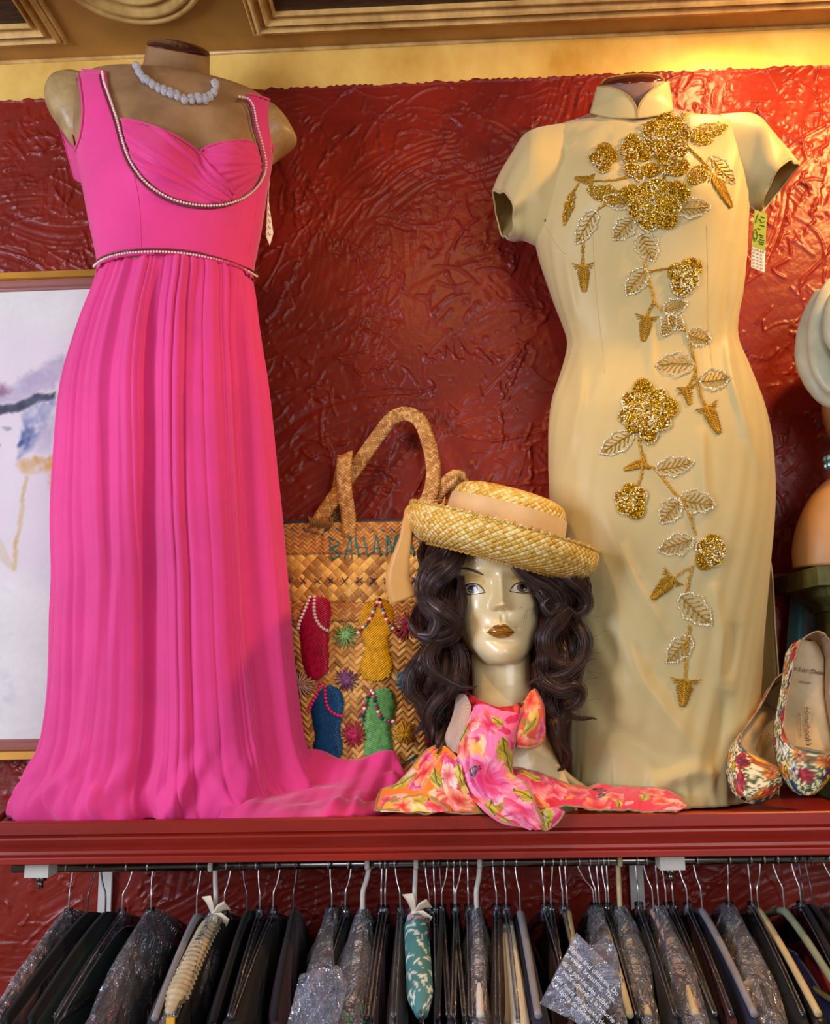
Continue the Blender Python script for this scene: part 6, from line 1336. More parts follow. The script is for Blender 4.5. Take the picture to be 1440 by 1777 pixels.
    for s_, r_ in ((0, .020), (.25, .016), (.6, .009), (1, .007)):
        c = toe+ax*(L*(.94-.04*s_))+up*(arch(.94)-.004-s_*.075); hr.append([c+ax*r_*math.cos(a)+sd*r_*.9*math.sin(a) for a in np.linspace(0, 2*np.pi, 20, endpoint=False)])
    add_loft(mb, hr, caps=(True, True)); mb.build('heel', sole_m, root)
    for txt, t, s, size, ang, m, shear, nm in texts:
        o_ = P(t, s, .0085); xd = (sd*mirror*math.cos(ang)-ax*math.sin(ang)); yd = (ax*math.cos(ang)+sd*mirror*math.sin(ang)); font_text(txt, size, m, root, o_, xd, yd, shear, nm)
    return root
t1 = [('De Liso Debs', .80, 0, .0105, 0, brown_print, .35, 'stamp'), ('ADAGIO', .72, 0, .0050, 0, brown_print, 0, 'stamp'), ("Himelhoch's", .44, .004, .0130, 1.5, brown_print, .3, 'stamp'), ('1907 WOODWARD AVE', .44, -.008, .0036, 1.5, brown_print, 0, 'stamp')]
t2 = [('De Liso Debs', .78, 0, .0100, .0, brown_print, .35, 'stamp'), ('ADAGIO', .70, .0, .0045, 0, brown_print, 0, 'stamp'), ("Himelhoch's", .46, .000, .0120, 1.5, gold_print, .3, 'stamp'), ('SUPERMODE', .46, -.010, .0060, 1.5, gold_print, 0, 'stamp')]
pump('printed floral pump standing lower, next to the ivory dress hem', W(1288, 1389, -.328), W(1368, 1194, -.20), -.10, 5, t2, wk=1.10)
pump('printed floral pump standing higher, against the green pedestal', W(1394, 1381, -.334), W(1400, 1112, -.280), .05, 9, t1, wk=1.10)

# ================================================================== green pedestal, tan bust, teal cloth at the right edge
moss = mat('moss_green_paint', (92, 90, 40), rough=.6, var=(24, .45), bump=(60, .5, .002), col2=(48, 52, 24))
PD = thing('pedestal', (W(1480, 1380, -.13)[0], -.13, ZS), 'moss green column pedestal behind the shoes carrying a tan bust', 'pedestal')
pcx = W(1480, 1000, -.13)[0]; zt_ = W(1400, 986, -.21)[2]
def sq(mb, prof, cx, cy):
    R = [[(cx+sx*w, cy+sy*w, z) for sx, sy in ((-1, -1), (1, -1), (1, 1), (-1, 1))] for w, z in prof]; add_loft(mb, R, caps=(True, True))
wt_ = pcx-W(1361, 1000, -.21)[0]
wt_ = min(wt_, .112)
mb = MB(); sq(mb, [(wt_, zt_-.034), (wt_, zt_)], pcx, -.13); mb.build('top_slab', moss, PD, smooth=False)
mb = MB(); sq(mb, [(wt_*.56, zt_-.075), (wt_*.58, zt_-.066), (wt_*.66, zt_-.058), (wt_*.76, zt_-.050), (wt_*.80, zt_-.036), (wt_*.82, zt_-.034)], pcx, -.13); mb.build('capital', moss, PD, smooth=False)
mb = MB(); sq(mb, [(wt_*.52, ZS+.05), (wt_*.50, zt_-.074)], pcx, -.13); mb.build('shaft', moss, PD, smooth=False)
mb = MB(); sq(mb, [(wt_*.85, ZS+.001), (wt_*.85, ZS+.03), (wt_*.62, ZS+.052)], pcx, -.13); mb.build('foot', moss, PD, smooth=False)
teal_c = mat('teal_cloth', (18, 92, 96), rough=.6, var=(8, .3), sheen=.4)
tc_ = thing('teal_garment', (W(1400, 1380, -.06)[0], -.05, ZS), 'teal cloth hanging behind the green pedestal', 'cloth')
G_ = patch([[(1374, 1018, -.045), (1392, 1016, -.06), (1412, 1016, -.045), (1440, 1016, -.03)], [(1368, 1090, -.04), (1388, 1090, -.065), (1408, 1090, -.035), (1440, 1090, -.025)], [(1362, 1170, -.04), (1382, 1170, -.06), (1404, 1170, -.03), (1440, 1170, -.02)], [(1356, 1360, -.04), (1378, 1360, -.06), (1400, 1360, -.03), (1440, 1360, -.02)]], 40, 60); G_[..., 2] = np.maximum(G_[..., 2], ZS+.001); G_[..., 1] = np.minimum(G_[..., 1], -.018)
mb = MB(); mb.add(G_, gridf(60, 40)); solid(mb.build('cloth', teal_c, tc_), .002)
# bust
tanm = mat('tan_mannequin_skin', (196, 146, 92), rough=.42, var=(10, .1), bump=(80, .08, .0006))
BS = thing('mannequin_bust', (pcx, -.13, zt_), 'tan mannequin bust in a pale turban and turquoise beads at the right edge', 'mannequin bust')
br2 = [(1378, 985, 1586, 985), (1376, 955, 1588, 955), (1383, 915, 1580, 915), (1402, 870, 1560, 870), (1424, 842, 1538, 842), (1446, 822, 1516, 822), (1454, 795, 1508, 795), (1456, 765, 1506, 765)]
mb = MB(); add_loft(mb, ring_rows(br2, -.13, -.13, [.075, .078, .076, .068, .056, .046, .040, .040], [.07, .07, .07, .06, .05, .045, .04, .04], 64, 60), caps=(True, True)); mb.build('shoulders', tanm, BS)
hr2 = [(1470, 775, 1496, 775), (1452, 760, 1512, 760), (1438, 720, 1526, 720), (1434, 670, 1530, 670), (1436, 600, 1528, 600), (1446, 560, 1516, 560), (1470, 540, 1490, 540)]
mb = MB(); add_loft(mb, ring_rows(hr2, -.13, -.13, [.05, .07, .085, .085, .085, .06, .02], [.03, .06, .085, .09, .09, .06, .02], 48, 50), caps=(True, True)); mb.build('head', tanm, BS)
tur = mat('pale_green_satin', (188, 188, 158), rough=.4, var=(8, .2), bump=(30, .3, .003), sheen=.2); dkc = mat('dark_plum_hair', (58, 30, 34), rough=.6)
tb = thing('turban', tuple(W(1480, 600, -.13)), 'pale sage satin turban on the tan bust at the right edge', 'turban')
for k, pts in enumerate([[(1440, 512, -.17), (1426, 540, -.165), (1414, 585, -.16), (1411, 622, -.16), (1420, 650, -.165), (1440, 684, -.18), (1470, 700, -.21)], [(1455, 500, -.18), (1440, 530, -.19), (1428, 580, -.185), (1430, 630, -.19), (1445, 668, -.20), (1475, 690, -.225)], [(1500, 496, -.18), (1470, 520, -.21), (1455, 560, -.215), (1460, 600, -.22), (1490, 630, -.24)]]):
    mb = MB(); P = crv(np.array([W(*p) for p in pts]), 50); add_tube(mb, P, np.interp(np.linspace(0, 1, 50), [0, .3, .7, 1], [.018, .022, .020, .012]), 16, flat=1.6); mb.build('wrap', tur, tb)
mb = MB(); add_ball(mb, W(1484, 590, -.12), .075, nu=24, nv=16, scale=(.9, .9, 1.05)); mb.build('crown', tur, tb)
nl2 = thing('bead_necklace', tuple(W(1480, 815, -.17)), 'turquoise bead necklace on the tan bust at the right edge', 'necklace')
turq = mat('turquoise_bead', (110, 172, 172), rough=.12, var=(200, .3), coat=.5)
for k in range(2):
    for j in range(13):
        a = math.pi*1.02+j*.2; c = np.array([W(1480, 0, -.13)[0]*0+W(1481, 806, -.13)[0]+.052*math.cos(a), -.13+.062*math.sin(a), W(1481, 806, -.13)[2]-.013*k+.010*abs(math.cos(a))])
        mb = MB(); add_ball(mb, c, .0085, nu=7, nv=5); mb.build('bead', turq, nl2, smooth=False)
# ================================================================== hangers, garments and plastic covers on the rail
clear_pl = film('clear_hanger_plastic', (225, 228, 232), gloss=.03, scale=30, strength=.25, dif=.0, stretch=(1, 1, 1), rough=.08)
clear_glint = film('clear_plastic_glint', (240, 242, 246), gloss=.42, scale=60, strength=.3, stretch=(1, 1, 1), rough=.06, dif=.12)  # brighter, glossier copy of the hanger plastic for highlight lines
bag_film = film('garment_bag_film', (228, 232, 240), gloss=.05, scale=11, strength=.8, dif=.07, stretch=(1.5, 1.2, .35), rough=.10)
bag_film2 = film('crinkled_film', (235, 238, 248), gloss=.10, scale=34, strength=1.0, stretch=(1, 1, 1), rough=.08)
wire = mat('hook_wire', (176, 172, 170), rough=.25, metal=.9); wire_d = mat('dark_hook_wire', (92, 86, 90), rough=.3, metal=.9)
def plastic(n, c): return mat(n, c, rough=.35, var=(30, .1))
HM = dict(white=plastic('white_plastic', (206, 200, 188)), cream=plastic('cream_plastic', (196, 176, 128)), blush=plastic('blush_plastic', (198, 156, 140)), sage=plastic('sage_plastic', (142, 150, 118)), grey=plastic('grey_plastic', (140, 138, 140)), sky=plastic('pale_blue_plastic', (150, 176, 178)), velvet=mat('black_velvet', (7, 6, 8), rough=.9, sheen=.05), clear=clear_pl)
gr = np.random.default_rng(77)
def hook_pt(px): return W(px, 1500, YR)[0]
def hanger_frame(px, psi):
    x = hook_pt(px); h = np.array([math.sin(psi), -math.cos(psi), 0.]); n = np.array([math.cos(psi), math.sin(psi), 0.]); return x, h, n
DROP = .083
def arm_curve(s, span=.205, fall=.085): return np.stack([s*span, -fall*(np.abs(s)**1.25)], -1)
def hanger(px, kind, label, psi=None, sway=None, name=None, thick=False):
    psi = gr.normal(0, .05) if psi is None else psi; x, h, n = hanger_frame(px, psi); sway = gr.normal(0, .006) if sway is None else sway
    nm = {'clear': 'clear_hanger', 'velvet': 'velvet_hanger', 'padded': 'padded_hanger'}.get(kind, 'plastic_hanger')
    root = thing(nm, (x, YR, ZRAIL-DROP), label, 'hanger', 'hangers on the garment rail')
    c = np.array([x, YR, ZRAIL]); R_ = .0125 if not thick else .0135; r = .0015 if not thick else .0042
    nk_ = c+np.array([sway, 0, -DROP])
    pts = [c+h*R_*math.cos(a)+np.array([0, 0, R_*math.sin(a)]) for a in np.linspace(-.5, math.pi, 12)]
    pts = pts[::-1]; pts = pts[::-1]
    tail = [c+h*(-R_*.98)+np.array([0, 0, -.012]), c+h*(-R_*.55)+np.array([sway*.4, 0, -.030]), c+h*(-.001)+np.array([sway*.9, 0, -.044]), c+np.array([sway, 0, -.060]), nk_]
    mb = MB(); add_tube(mb, crv(np.array(pts+tail), 40), r, 8)
    hm_ = HM[kind] if thick and kind in HM else (HM['white'] if thick else (wire_d if kind == 'velvet' else wire)); mb.build('hook', hm_, root)
    s = np.linspace(-1, 1, 61); ac = arm_curve(s); P = nk_+ac[:, :1]*h+np.stack([0*s, 0*s, ac[:, 1]], 1)
    if kind == 'clear':
        mb = MB(); add_strap(mb, P+[0, 0, -.004], np.array([0, 0, 1.])+np.zeros((61, 3)), np.interp(np.abs(s), [0, .12, 1], [.013, .010, .007]), .0055)
        hh_ = np.interp(np.abs(s), [0, .12, 1], [.013, .010, .007])[:, None]
        mr = MB()
        for sg, sd_ in ((1, 1), (1, -1), (-1, 1)): add_tube(mr, P+np.array([0, 0, -.004])+hh_*np.array([0, 0, sg*.92])+n*sd_*.0026, .0009, 5)
        mr.build('rim', clear_glint, root)  # thin brighter tubes added as highlight lines along the hanger edges
        add_tube(mb, [nk_+[0, 0, .016], nk_+[0, 0, -.012]], .0075, 10); mb.build('body', clear_pl, root)
        mb = MB(); q = nk_+.205*h+np.array([0, 0, -.085]); add_strap(mb, [nk_-h*.195+np.array([0, 0, -.088]), nk_+np.array([0, 0, -.098]), nk_+h*.195+np.array([0, 0, -.088])], np.array([0, 0, 1.])+np.zeros((3, 3)), .0055, .005); mb.build('bar', clear_pl, root)
    elif kind == 'velvet':
        mb = MB(); add_strap(mb, P+[0, 0, -.004], np.array([0, 0, 1.])+np.zeros((61, 3)), np.interp(np.abs(s), [0, 1], [.014, .010]), .007); mb.build('body', HM['velvet'], root)
    elif kind == 'padded': pass
    else:
        mb = MB(); add_tube(mb, P, np.interp(np.abs(s), [0, .1, 1], [.0065, .006, .0055]), 10); mb.build('body', HM[kind], root)
        mb = MB(); add_tube(mb, [P[0], nk_+np.array([0, 0, -.094]), P[-1]], .0045, 8); mb.build('bar', HM[kind], root)
    return root, nk_, h, n
def clip(root, nk_, h, n, s=.62, m=None):
    p = nk_+h*s*.205+np.array([0, 0, -.075]); mb = MB(); add_box(mb, p-[.009, .004, .035], p+[.009, .004, .004]); add_box(mb, p-[.005, .009, .050], p+[.005, .008, -.030]); mb.build('clip', m or clear_pl, root, smooth=False)
def garment(nk_, h, n, name, m, label, cat='garment', th=.011, length=.46, span=.215, seed=0, neck=.020, grp='garments on the rail', col=None, drop=0., sl=.085, extra=None):
    a, b, c = n1(seed+900), n1(seed+901), n1(seed+902)
    zt = np.concatenate([np.linspace(0, 1, 26)**1.3*.105, np.linspace(.105, length, 40)[1:]]); th_ = np.linspace(0, 2*np.pi, 72, endpoint=False)
    rings = []
    for z in zt:
        sh = min(1, (max(z-.004, 0)/sl))**.75; L = neck+(span-neck)*sh+max(0, z-.105)*.05; T = th*(.45+.55*min(1, z/.10))+max(0, z-.1)*.012
        cs, sn = np.cos(th_), np.sin(th_); l = L*np.sign(cs)*np.abs(cs)**.8; fold = 1+.5*a(cs*7+z*5+seed)*min(1, z/.08)+.3*b(cs*17+z*9)
        t = T*np.sign(sn)*np.abs(sn)**.6*fold+.006*c(cs*3+z*6)*min(1, z/.1)
        rings.append(nk_+np.outer(l, h)+np.outer(t, n)+np.array([0, 0, -.002-z-drop])+0*l[:, None])
    mb = MB(); R = np.array(rings); u, v = np.meshgrid(th_/(2*np.pi), zt)
    cc = col(u, v, R) if col else None
    mb.add(R, gridf(len(zt), 72, True)+[tuple(range(72))[::-1]], np.stack([u, v], -1), cc)
    root = thing(name, nk_+[0, 0, -.1], label, cat, grp); mb.build('cloth', m, root, col=col is not None)
    if extra: extra(root, R)
    return root
def cover(nk_, h, n, label, th=.020, length=.40, span=.235, seed=0, top=.012, m=None):
    a, b = n1(seed+700), n1(seed+701); zt = np.concatenate([np.linspace(0, 1, 26)**1.2*.12, np.linspace(.12, length, 30)[1:]]); th_ = np.linspace(0, 2*np.pi, 96, endpoint=False); rings = []
    for z in zt:
        sh = min(1, z/.11)**.8; L = .010+(span-.010)*sh; T = .006+(th-.006)*min(1, z/.06); cs, sn = np.cos(th_), np.sin(th_)
        t = T*np.sign(sn)*np.abs(sn)**.7*(1+.5*a(cs*9+z*14)+.3*b(cs*23-z*25)); l = L*np.sign(cs)*np.abs(cs)**.85*(1+.05*a(z*40+cs*4))
        rings.append(nk_+np.outer(l, h)+np.outer(t, n)+np.array([0, 0, top-z]))
    mb = MB(); mb.add(np.array(rings), gridf(len(zt), 96, True)); root = thing('garment_cover', nk_, label, 'plastic cover', 'clear plastic garment covers'); mb.build('film', m or bag_film, root)
    return root
def cm_(name, c, rough=.75, **kw): return mat(name, c, rough=rough, var=kw.pop('var', (18, .35)), sheen=kw.pop('sheen', .08), bump=kw.pop('bump', (240, .3, .001)), **kw)
GM = dict(blush=cm_('blush_satin', (176, 124, 118), .45), forest=cm_('forest_velvet', (8, 38, 30)), taupe=cm_('taupe_chiffon', (96, 72, 74)), char=cm_('charcoal_wool', (34, 32, 36)), black=cm_('black_crepe', (12, 11, 14), sheen=.02), black2=cm_('black_satin', (12, 11, 15), .35, sheen=0), lace=cm_('black_lace', (20, 18, 20), bump=(60, .9, .003), sheen=.05), plum=cm_('plum_crepe', (44, 14, 34)), rose=cm_('dusty_rose_chiffon', (120, 84, 80)), purple=cm_('purple_satin', (44, 22, 52), .4), grey=cm_('grey_satin', (92, 88, 92), .4), navy=cm_('navy_crepe', (18, 22, 56)), tan=cm_('tan_linen', (150, 112, 74)), brown=cm_('brown_knit', (54, 36, 26), bump=(90, .8, .003)), white=cm_('ivory_satin', (226, 220, 200), .35, var=(8, .08)), burg=cm_('burgundy_velvet', (66, 10, 22)), wine=cm_('wine_crepe', (92, 16, 40)), ice=cm_('pale_blue_satin', (150, 164, 178), .35), cream=cm_('cream_ribbed_knit', (206, 180, 140), stretch=(1, 1, 6), bump=(70, .9, .004)), royal=cm_('royal_blue_velvet', (22, 40, 142), sheen=.3), crim=cm_('crimson_satin', (150, 16, 40), .4), lacegrey=cm_('grey_lace', (84, 80, 82), bump=(70, .9, .003)), seq=cm_('black_gold_sequins', (255, 255, 255), .25, vcol=True, metal=.3, bump=(160, 1., .004)), bead=cm_('black_beaded_mesh', (22, 22, 24), .3, bump=(150, 1., .004)))
def seqcol(u, v, R):
    g = np.random.default_rng(4).uniform(0, 1, u.shape); w = n1(8); k = (.5+.5*w(u*40+v*30)*w(v*60))
    c = np.ones(u.shape+(3,))*np.array((26, 20, 18))/255.; c[g*k > .42] = np.array((170, 136, 90))/255.; c[(g > .93)] = np.array((210, 200, 180))/255.; return c
# (hook x in the photo, hanger kind, hanger label, garment key or None, garment label, cover label or None, options)
RACK = [
 (120, 'clear', 'clear hanger under the blush satin dress at the far left', 'blush', 'blush satin dress, first garment at the left end of the rail', 'clear film cover over the blush satin dress', dict(psi=-.10)),
 (158, 'velvet', 'black velvet hanger with bare arms beside the blush dress', None, None, None, dict(psi=-.16)),
 (170, 'velvet', 'black velvet hanger carrying the dark green velvet dress', 'forest', 'dark forest green velvet dress near the left bracket', None, dict(psi=-.13, drop=.012)),
 (224, 'clear', 'clear hanger with empty arms between the green and taupe dresses', None, None, None, dict(psi=-.10)),
 (260, 'clear', 'clear hanger carrying the taupe chiffon dress', 'taupe', 'sheer taupe chiffon dress below the left part of the pink skirt', 'clear film cover over the taupe chiffon dress', dict(psi=-.06)),
 (345, 'grey', 'grey plastic hanger carrying the charcoal wool dress', 'char', 'charcoal wool dress left of the cream padded hanger', None, {}),
 (369, 'padded', 'cream gathered padded hanger with ribbon and thick white hook', None, None, 'clear film cover over the cream padded hanger', dict(thick=True, psi=-.08)),
 (396, 'clear', 'clear clip hanger carrying the black dress with yellow ticket', 'black', 'black crepe dress with a yellow ticket beside the cream padded hanger', None, dict(clip=1)),
 (419, 'velvet', 'black velvet hanger carrying the smooth black satin dress', 'black2', 'smooth black satin dress below the right half of the pink skirt', None, {}),
 (446, 'clear', 'clear hanger carrying the black crepe dress left of the lace', 'black', 'black crepe dress hanging just left of the black lace dress', None, {}),
 (482, 'clear', 'clear hanger carrying the black lace dress', 'lace', 'black lace dress under the hem of the pink gown', None, dict(wide=1)),
 (513, 'velvet', 'black velvet hanger carrying the plum dress', 'plum', 'dark plum dress between the black lace and dusty rose dresses', None, {}),
 (571, 'clear', 'clear hanger carrying the dusty rose dress', 'rose', 'dusty rose chiffon dress below the left end of the straw bag', 'creased clear film cover over the dusty rose dress', dict(wide=1)),
 (606, 'clear', 'clear hanger carrying the black dress right of the rose dress', 'black', 'black dress squeezed between dusty rose and emerald beaded dresses', None, {}),
 (638, 'white', 'white plastic hanger carrying the black dress with emerald beads', 'bead', 'black beaded dress with emerald stones below the straw bag', 'clear film cover over the emerald beaded dress', dict(thick=True, wide=1, emerald=1)),
 (661, 'clear', 'clear hanger with empty arms right of the emerald beaded dress', None, None, None, {}),
 (669, 'clear', 'clear hanger carrying the purple satin dress', 'purple', 'dark purple satin dress left of the teal padded hanger', None, {}),
 (685, 'clear', 'clear hanger carrying the grey satin dress', 'grey', 'grey satin dress touching the left side of the teal padded hanger', None, {}),
 (721, 'padded', 'teal floral padded hanger with ribbon and pale blue hook', 'black', 'black dress hanging from the teal floral padded hanger', None, dict(thick=True, tealpad=1, gdrop=.07)),
 (737, 'clear', 'clear hanger with empty arms right of the teal padded hanger', None, None, None, {}),
 (752, 'clear', 'clear hanger carrying the black satin dress right of teal pad', 'black2', 'black satin dress right of the teal floral padded hanger', None, {}),
 (762, 'velvet', 'black velvet hanger with bare arms below the mannequin hair', None, None, None, {}),
 (776, 'clear', 'clear hanger carrying the navy crepe dress', 'navy', 'navy crepe dress below the left part of the scarf', None, {}),
 (787, 'clear', 'clear hanger with empty arms between navy and lace garments', None, None, None, {}),
 (799, 'clear', 'clear hanger carrying the second black lace garment', 'lace', 'black lace garment left of the tan linen dress', None, {}),
 (811, 'clear', 'clear clip hanger with open clips left of the tan dress', None, None, None, dict(clip=1)),
 (832, 'white', 'white plastic hanger carrying the tan linen dress', 'tan', 'tan linen dress below the front fall of the scarf', 'clear film cover over the tan linen dress', dict(thick=True)),
 (855, 'clear', 'clear hanger carrying the brown knit', 'brown', 'dark brown knit dress between the tan and ivory dresses', None, {}),
 (874, 'clear', 'clear hanger carrying the ivory satin dress', 'white', 'ivory satin dress with pale pointed shoulder below the mannequin head', None, dict(gdrop=.012, wide=1)),
 (895, 'grey', 'grey plastic hanger carrying the dark navy dress', 'navy', 'dark navy dress just right of the ivory satin dress', None, {}),
 (942, 'clear', 'clear hanger with empty arms left of the burgundy dress', None, None, None, {}),
 (959, 'clear', 'clear hanger carrying the burgundy velvet dress', 'burg', 'burgundy velvet dress left of the printed warning bag', None, {}),
 (972, 'clear', 'clear hanger with empty arms left of the cream hanger', None, None, None, {}),
 (981, 'cream', 'cream plastic hanger carrying the black dress behind warning bag', 'black', 'black dress behind the left corner of the printed warning bag', None, {}),
 (1004, 'clear', 'clear hanger carrying the brown dress behind warning bag', 'brown', 'brown knit dress behind the printed warning bag', None, {}),
 (1023, 'clear', 'clear hanger carrying the grey garment behind warning bag', 'grey', 'grey satin garment behind the top of the printed warning bag', 'small clear film cover left of the sequined dress', {}),
 (1037, 'cream', 'cream plastic hanger with bare arms behind the warning bag', None, None, None, {}),
 (1046, 'clear', 'clear hanger carrying the black dress left of the sequins', 'black2', 'black satin dress left of the black and gold sequined dress', None, {}),
 (1054, 'clear', 'clear hanger with a shiny hook left of the sequined dress', None, None, None, {}),
 (1074, 'cream', 'thick hooked cream hanger carrying the sequined dress', 'seq', 'black and gold sequined dress beside the printed warning bag', 'clear film cover over the sequined dress', dict(thick=True, wide=1)),
 (1105, 'clear', 'clear hanger carrying the charcoal dress right of the sequins', 'char', 'charcoal wool dress right of the black and gold sequined dress', None, {}),
 (1120, 'blush', 'blush pink plastic hanger carrying the wine dress', 'wine', 'wine red crepe dress below the hem of the ivory dress', None, {}),
 (1140, 'cream', 'cream plastic hanger carrying the pale blue satin dress', 'ice', 'pale blue satin dress below the hem of the ivory dress', 'clear film cover over the pale blue satin dress', dict(wide=1)),
 (1152, 'clear', 'clear hanger with empty arms right of the pale blue dress', None, None, None, {}),
 (1166, 'clear', 'clear hanger carrying the plain black garment at right', 'black', 'plain black garment between the pale blue and burgundy garments', None, {}),
 (1180, 'clear', 'clear hanger carrying the burgundy garment at right', 'burg', 'burgundy velvet garment left of the forked grey hanger', None, {}),
 (1207, 'grey', 'grey forked plastic hanger carrying the navy garment', 'navy', 'navy garment under the forked grey hanger below the shoes', None, dict(psi=.05)),
 (1265, 'clear', 'clear hanger carrying the cream ribbed knit', 'cream', 'cream ribbed knit dress under film below the left shoe', 'clear film cover over the cream ribbed knit', dict(wide=1)),
 (1301, 'clear', 'clear clip hanger carrying the black dress by the cream knit', 'black', 'black dress right of the cream ribbed knit', None, dict(clip=1)),
 (1323, 'cream', 'cream plastic hanger carrying the black satin by royal blue', 'black2', 'black satin dress left of the royal blue velvet dress', None, {}),
 (1346, 'sage', 'sage green plastic hanger carrying the royal blue velvet dress', 'royal', 'royal blue velvet dress below the right shoe', None, dict(gdrop=.06, wide=1, psi=.06)),
 (1377, 'clear', 'clear hanger carrying the crimson satin dress', 'crim', 'crimson satin dress right of the royal blue velvet dress', None, dict(gdrop=.05)),
 (1390, 'velvet', 'black velvet hanger with bare arms near the right end', None, None, None, {}),
 (1403, 'velvet', 'black velvet hanger carrying the plum garment at right', 'plum', 'dark plum garment near the right end of the rail', None, {}),
 (1435, 'clear', 'clear hanger carrying the grey lace dress', 'lacegrey', 'grey lace dress at the right end of the rail', 'clear film cover over the grey lace dress at the right', dict(wide=1)),
]
emer = mat('emerald_stone', (10, 150, 80), rough=.08, coat=.8, spec=.8); bead_s = mat('silver_seed_bead', (150, 142, 130), rough=.2, metal=.8)
rib_m = mat('cream_satin_ribbon', (226, 208, 178), rough=.4, sheen=.3); ticket = mat('yellow_ticket', (226, 168, 50), rough=.5)
for i, (px, kind, hlab, gk, glab, clab, op) in enumerate(RACK):
    root, nk_, h, n = hanger(px, kind, hlab, psi=op.get('psi'), thick=op.get('thick', False))
    gap = min([abs(hook_pt(px)-hook_pt(r[0])) for r in RACK if r[0] != px]+[.03])
    if op.get('clip'):
        for s in (.45, .8): clip(root, nk_, h, n, s)
    if kind == 'padded':
        s = np.linspace(-1, 1, 181); ac = arm_curve(s, .195, .080); P = nk_+ac[:, :1]*h+np.stack([0*s, 0*s, ac[:, 1]-.006], 1)
        rb = np.interp(np.abs(s), [0, .15, .85, 1], [.012, .018, .018, .008])*(1+.07*np.sin(s*150))
        if op.get('tealpad'):
            mb = MB(); add_tube(mb, P, rb*1.12/(1+.07*np.sin(s*150)), 48); v = np.concatenate(mb.v).reshape(181, 48, 3); U = np.tile(np.linspace(0, .118, 48), (181, 1)); V = np.repeat(((s+1)*.21)[:, None], 48, 1)
            c = np.ones((181, 48, 3))*np.array((66, 124, 126))/255.; g5 = np.random.default_rng(2)
            lf = np.array((206, 216, 204))/255.
            for k in range(260):
                cx, cy, an = g5.uniform(0, .118), g5.uniform(0, .42), g5.uniform(0, 6.3); x = (U-cx)*math.cos(an)+(V-cy)*math.sin(an); y = -(U-cx)*math.sin(an)+(V-cy)*math.cos(an); c[(np.abs(y) < .0022*np.clip(1-(x/.007)**2, 0, 1)) | ((np.abs(y-12*x*x) < .0005) & (np.abs(x) < .010))] = lf
            top = np.abs(s) < .16
            for k in range(30):
                cx, cy = g5.uniform(0, .118), .21+g5.uniform(-.04, .03); d = np.hypot(U-cx, V-cy); m_ = (d < .006) & top[:, None]; c[m_] = np.array([(214, 60, 96), (240, 160, 170), (236, 222, 214)][k % 3])/255.
            mb.c = [c.reshape(-1, 3)]; mb.build('padding', mat('teal_floral_cotton', (255, 255, 255), rough=.6, vcol=True, bump=(500, .2, .0005)), root, col=True)
        else:
            mb = MB(); add_tube(mb, P, rb, 20); mb.build('padding', mat('cream_gathered_satin', (196, 178, 138), rough=.4, var=(60, .2), sheen=.2), root)
        mb = MB()
        for a0, L in ((1.9, .034), (.6, .030), (-.4, .028)):
            q = nk_+np.array([0, -.012, .006]); d = np.array([math.cos(a0), -.25, math.sin(a0)]); add_strap(mb, [q, q+d*L*.5+np.array([0, 0, .004]), q+d*L], np.array([.3, -.6, .8])+np.zeros((3, 3)), [.004, .009, .011], .001)
        add_ball(mb, nk_+[0, -.012, .006], .007); mb.build('ribbon_bow', rib_m, root)
    if gk:
        m = GM[gk]; ext = None
        if op.get('emerald'):
            def ext(rt, R):
                mb = MB(); ms = MB(); g6 = np.random.default_rng(3)
                for k in range(420):
                    i_, j_ = g6.integers(8, 64), g6.integers(0, 72); p = R[i_, j_]; add_ball(ms, p+np.array([0, -.001, 0])+g6.normal(0, .0012, 3), .0016, nu=5, nv=4)
                for k in range(26):
                    a0 = -1+k*.08
                    i_, j_ = int(g6.integers(16, 40)), int(g6.integers(-6, 10)) % 72; p = R[i_, j_]; add_ball(mb, p+np.array([0, -.003, 0]), g6.uniform(.005, .009), nu=6, nv=4, scale=(.8, .7, 1.2))
                ms.build('seed_beads', bead_s, rt); mb.build('emerald_stones', emer, rt, smooth=False)
        cat = 'garment' if 'garment' in glab else ('dress' if 'dress' in glab else 'knitwear')
        if op.get('clip') and gk == 'black' and px < 500:
            def ext(rt, R):
                p = R[22, 0]; mb = MB(); add_box(mb, p-[.006, .006, .012], p+[.006, -.002, .016]); mb.build('ticket', ticket, rt, smooth=False)
        garment(nk_, h, n, gk == 'cream' and 'hanging_knit' or 'hanging_dress', m, glab, cat, th=(min(gap*.75, .016) if not op.get('wide') else .021), seed=i, col=seqcol if gk == 'seq' else None, drop=op.get('gdrop', .004), neck=.022, extra=ext)
    if clab: cover(nk_, h, n, clab, th=.026 if op.get('wide') else .020, seed=i)
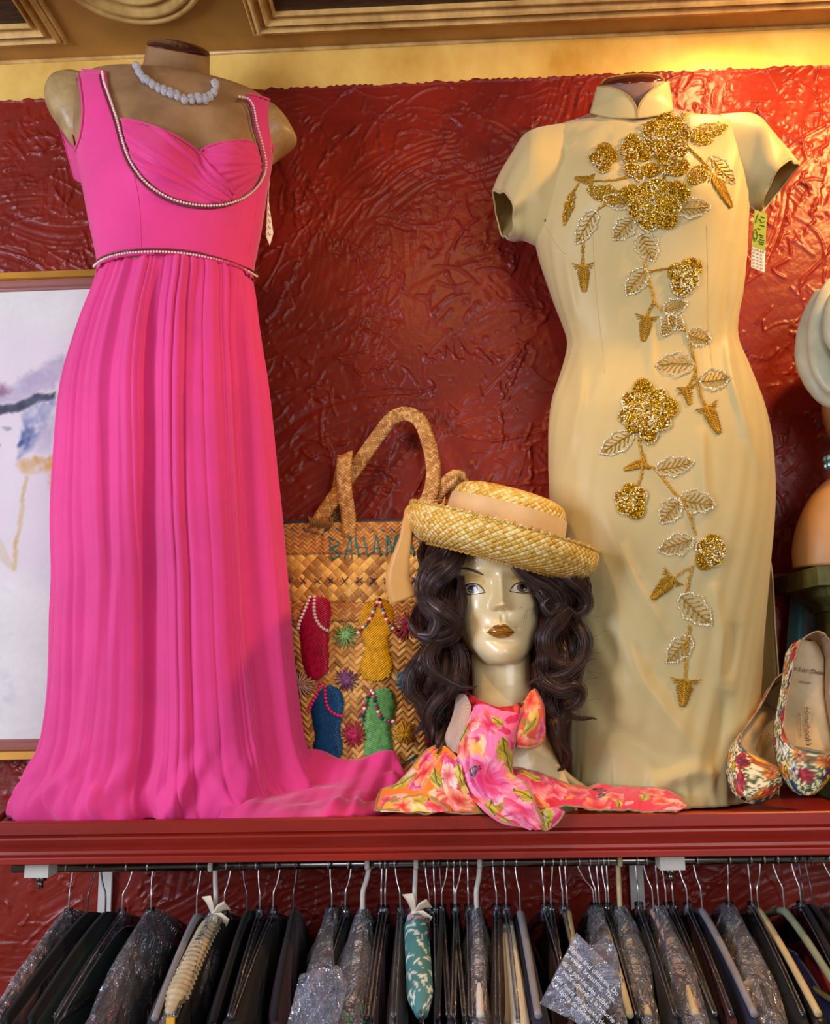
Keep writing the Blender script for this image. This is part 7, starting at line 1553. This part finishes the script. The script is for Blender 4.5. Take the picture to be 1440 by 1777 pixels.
# printed warning bag hanging loose in front
wb = thing('warning_bag', W(1010, 1700, -.50), 'crumpled clear plastic bag printed with white warning text, hanging among the garments', 'plastic bag')
def wpt(u, v):
    c = [(936, 1742), (1000, 1618), (1084, 1700), (1030, 1790)]      # left, top, right, bottom corners in the photo
    p = (np.array(c[0])*(1-u)*(1-v)+np.array(c[1])*u*(1-v)+np.array(c[2])*u*v+np.array(c[3])*(1-u)*v)
    return p
a_, b_ = n1(311), n1(312)
n_ = 70; G_ = np.array([[W(*wpt(u, v), -.505+.010*a_(u*6+v*4)+.006*b_(u*13-v*11)) for u in np.linspace(0, 1, n_)] for v in np.linspace(0, 1, n_)])
mb = MB(); mb.add(G_, gridf(n_, n_)); mb.build('film', bag_film2, wb)
wtx = mat('white_print', (235, 235, 235), rough=.6)
o0 = W(*wpt(.0, .5), -.520); xd = W(1084, 1700, -.52)-W(1000, 1618, -.52); yd = W(1000, 1618, -.52)-W(936, 1742, -.52)
lines = ['babies and children. Do', 'prevent breathing. This', 'de la portée des bébés', 'r peut adhérer à la bouche', 'nde fuera del alcance de', 'e la bolsa se puede pegar']
for k, t_ in enumerate(lines):
    o_ = W(*wpt(.80-.085*k-(.03 if k > 1 else 0)-(.03 if k > 3 else 0), .02), -.522); font_text(t_, .0092, wtx, wb, o_, xd, yd, 0, 'warning_line', .0001, 'LEFT')
# hanging strip of the same bag
mb = MB(); P = crv(np.array([W(*q) for q in [(1040, 1632, -.49), (1056, 1660, -.50), (1066, 1710, -.505), (1074, 1750, -.505)]]), 30); add_strap(mb, P, np.array([1, -.4, 0])+np.zeros((30, 3)), np.linspace(.016, .006, 30), .001); mb.build('folded_corner', bag_film2, wb)
# loose crinkled cover bunched at the left of the emerald dress
wb2 = thing('loose_film', W(545, 1750, -.49), 'bunched clear film spilling in front of the dusty rose dress', 'plastic bag')
G_ = np.array([[W(496+84*u+(1-v)*24, 1700+95*v+12*a_(u*5)-25*math.sin(u*3.1)*(1-v), -.495+.014*a_(u*7+v*5+9)+.008*b_(u*15-v*9)) for u in np.linspace(0, 1, 60)] for v in np.linspace(0, 1, 60)])
mb = MB(); mb.add(G_, gridf(60, 60)); mb.build('film', bag_film2, wb2)
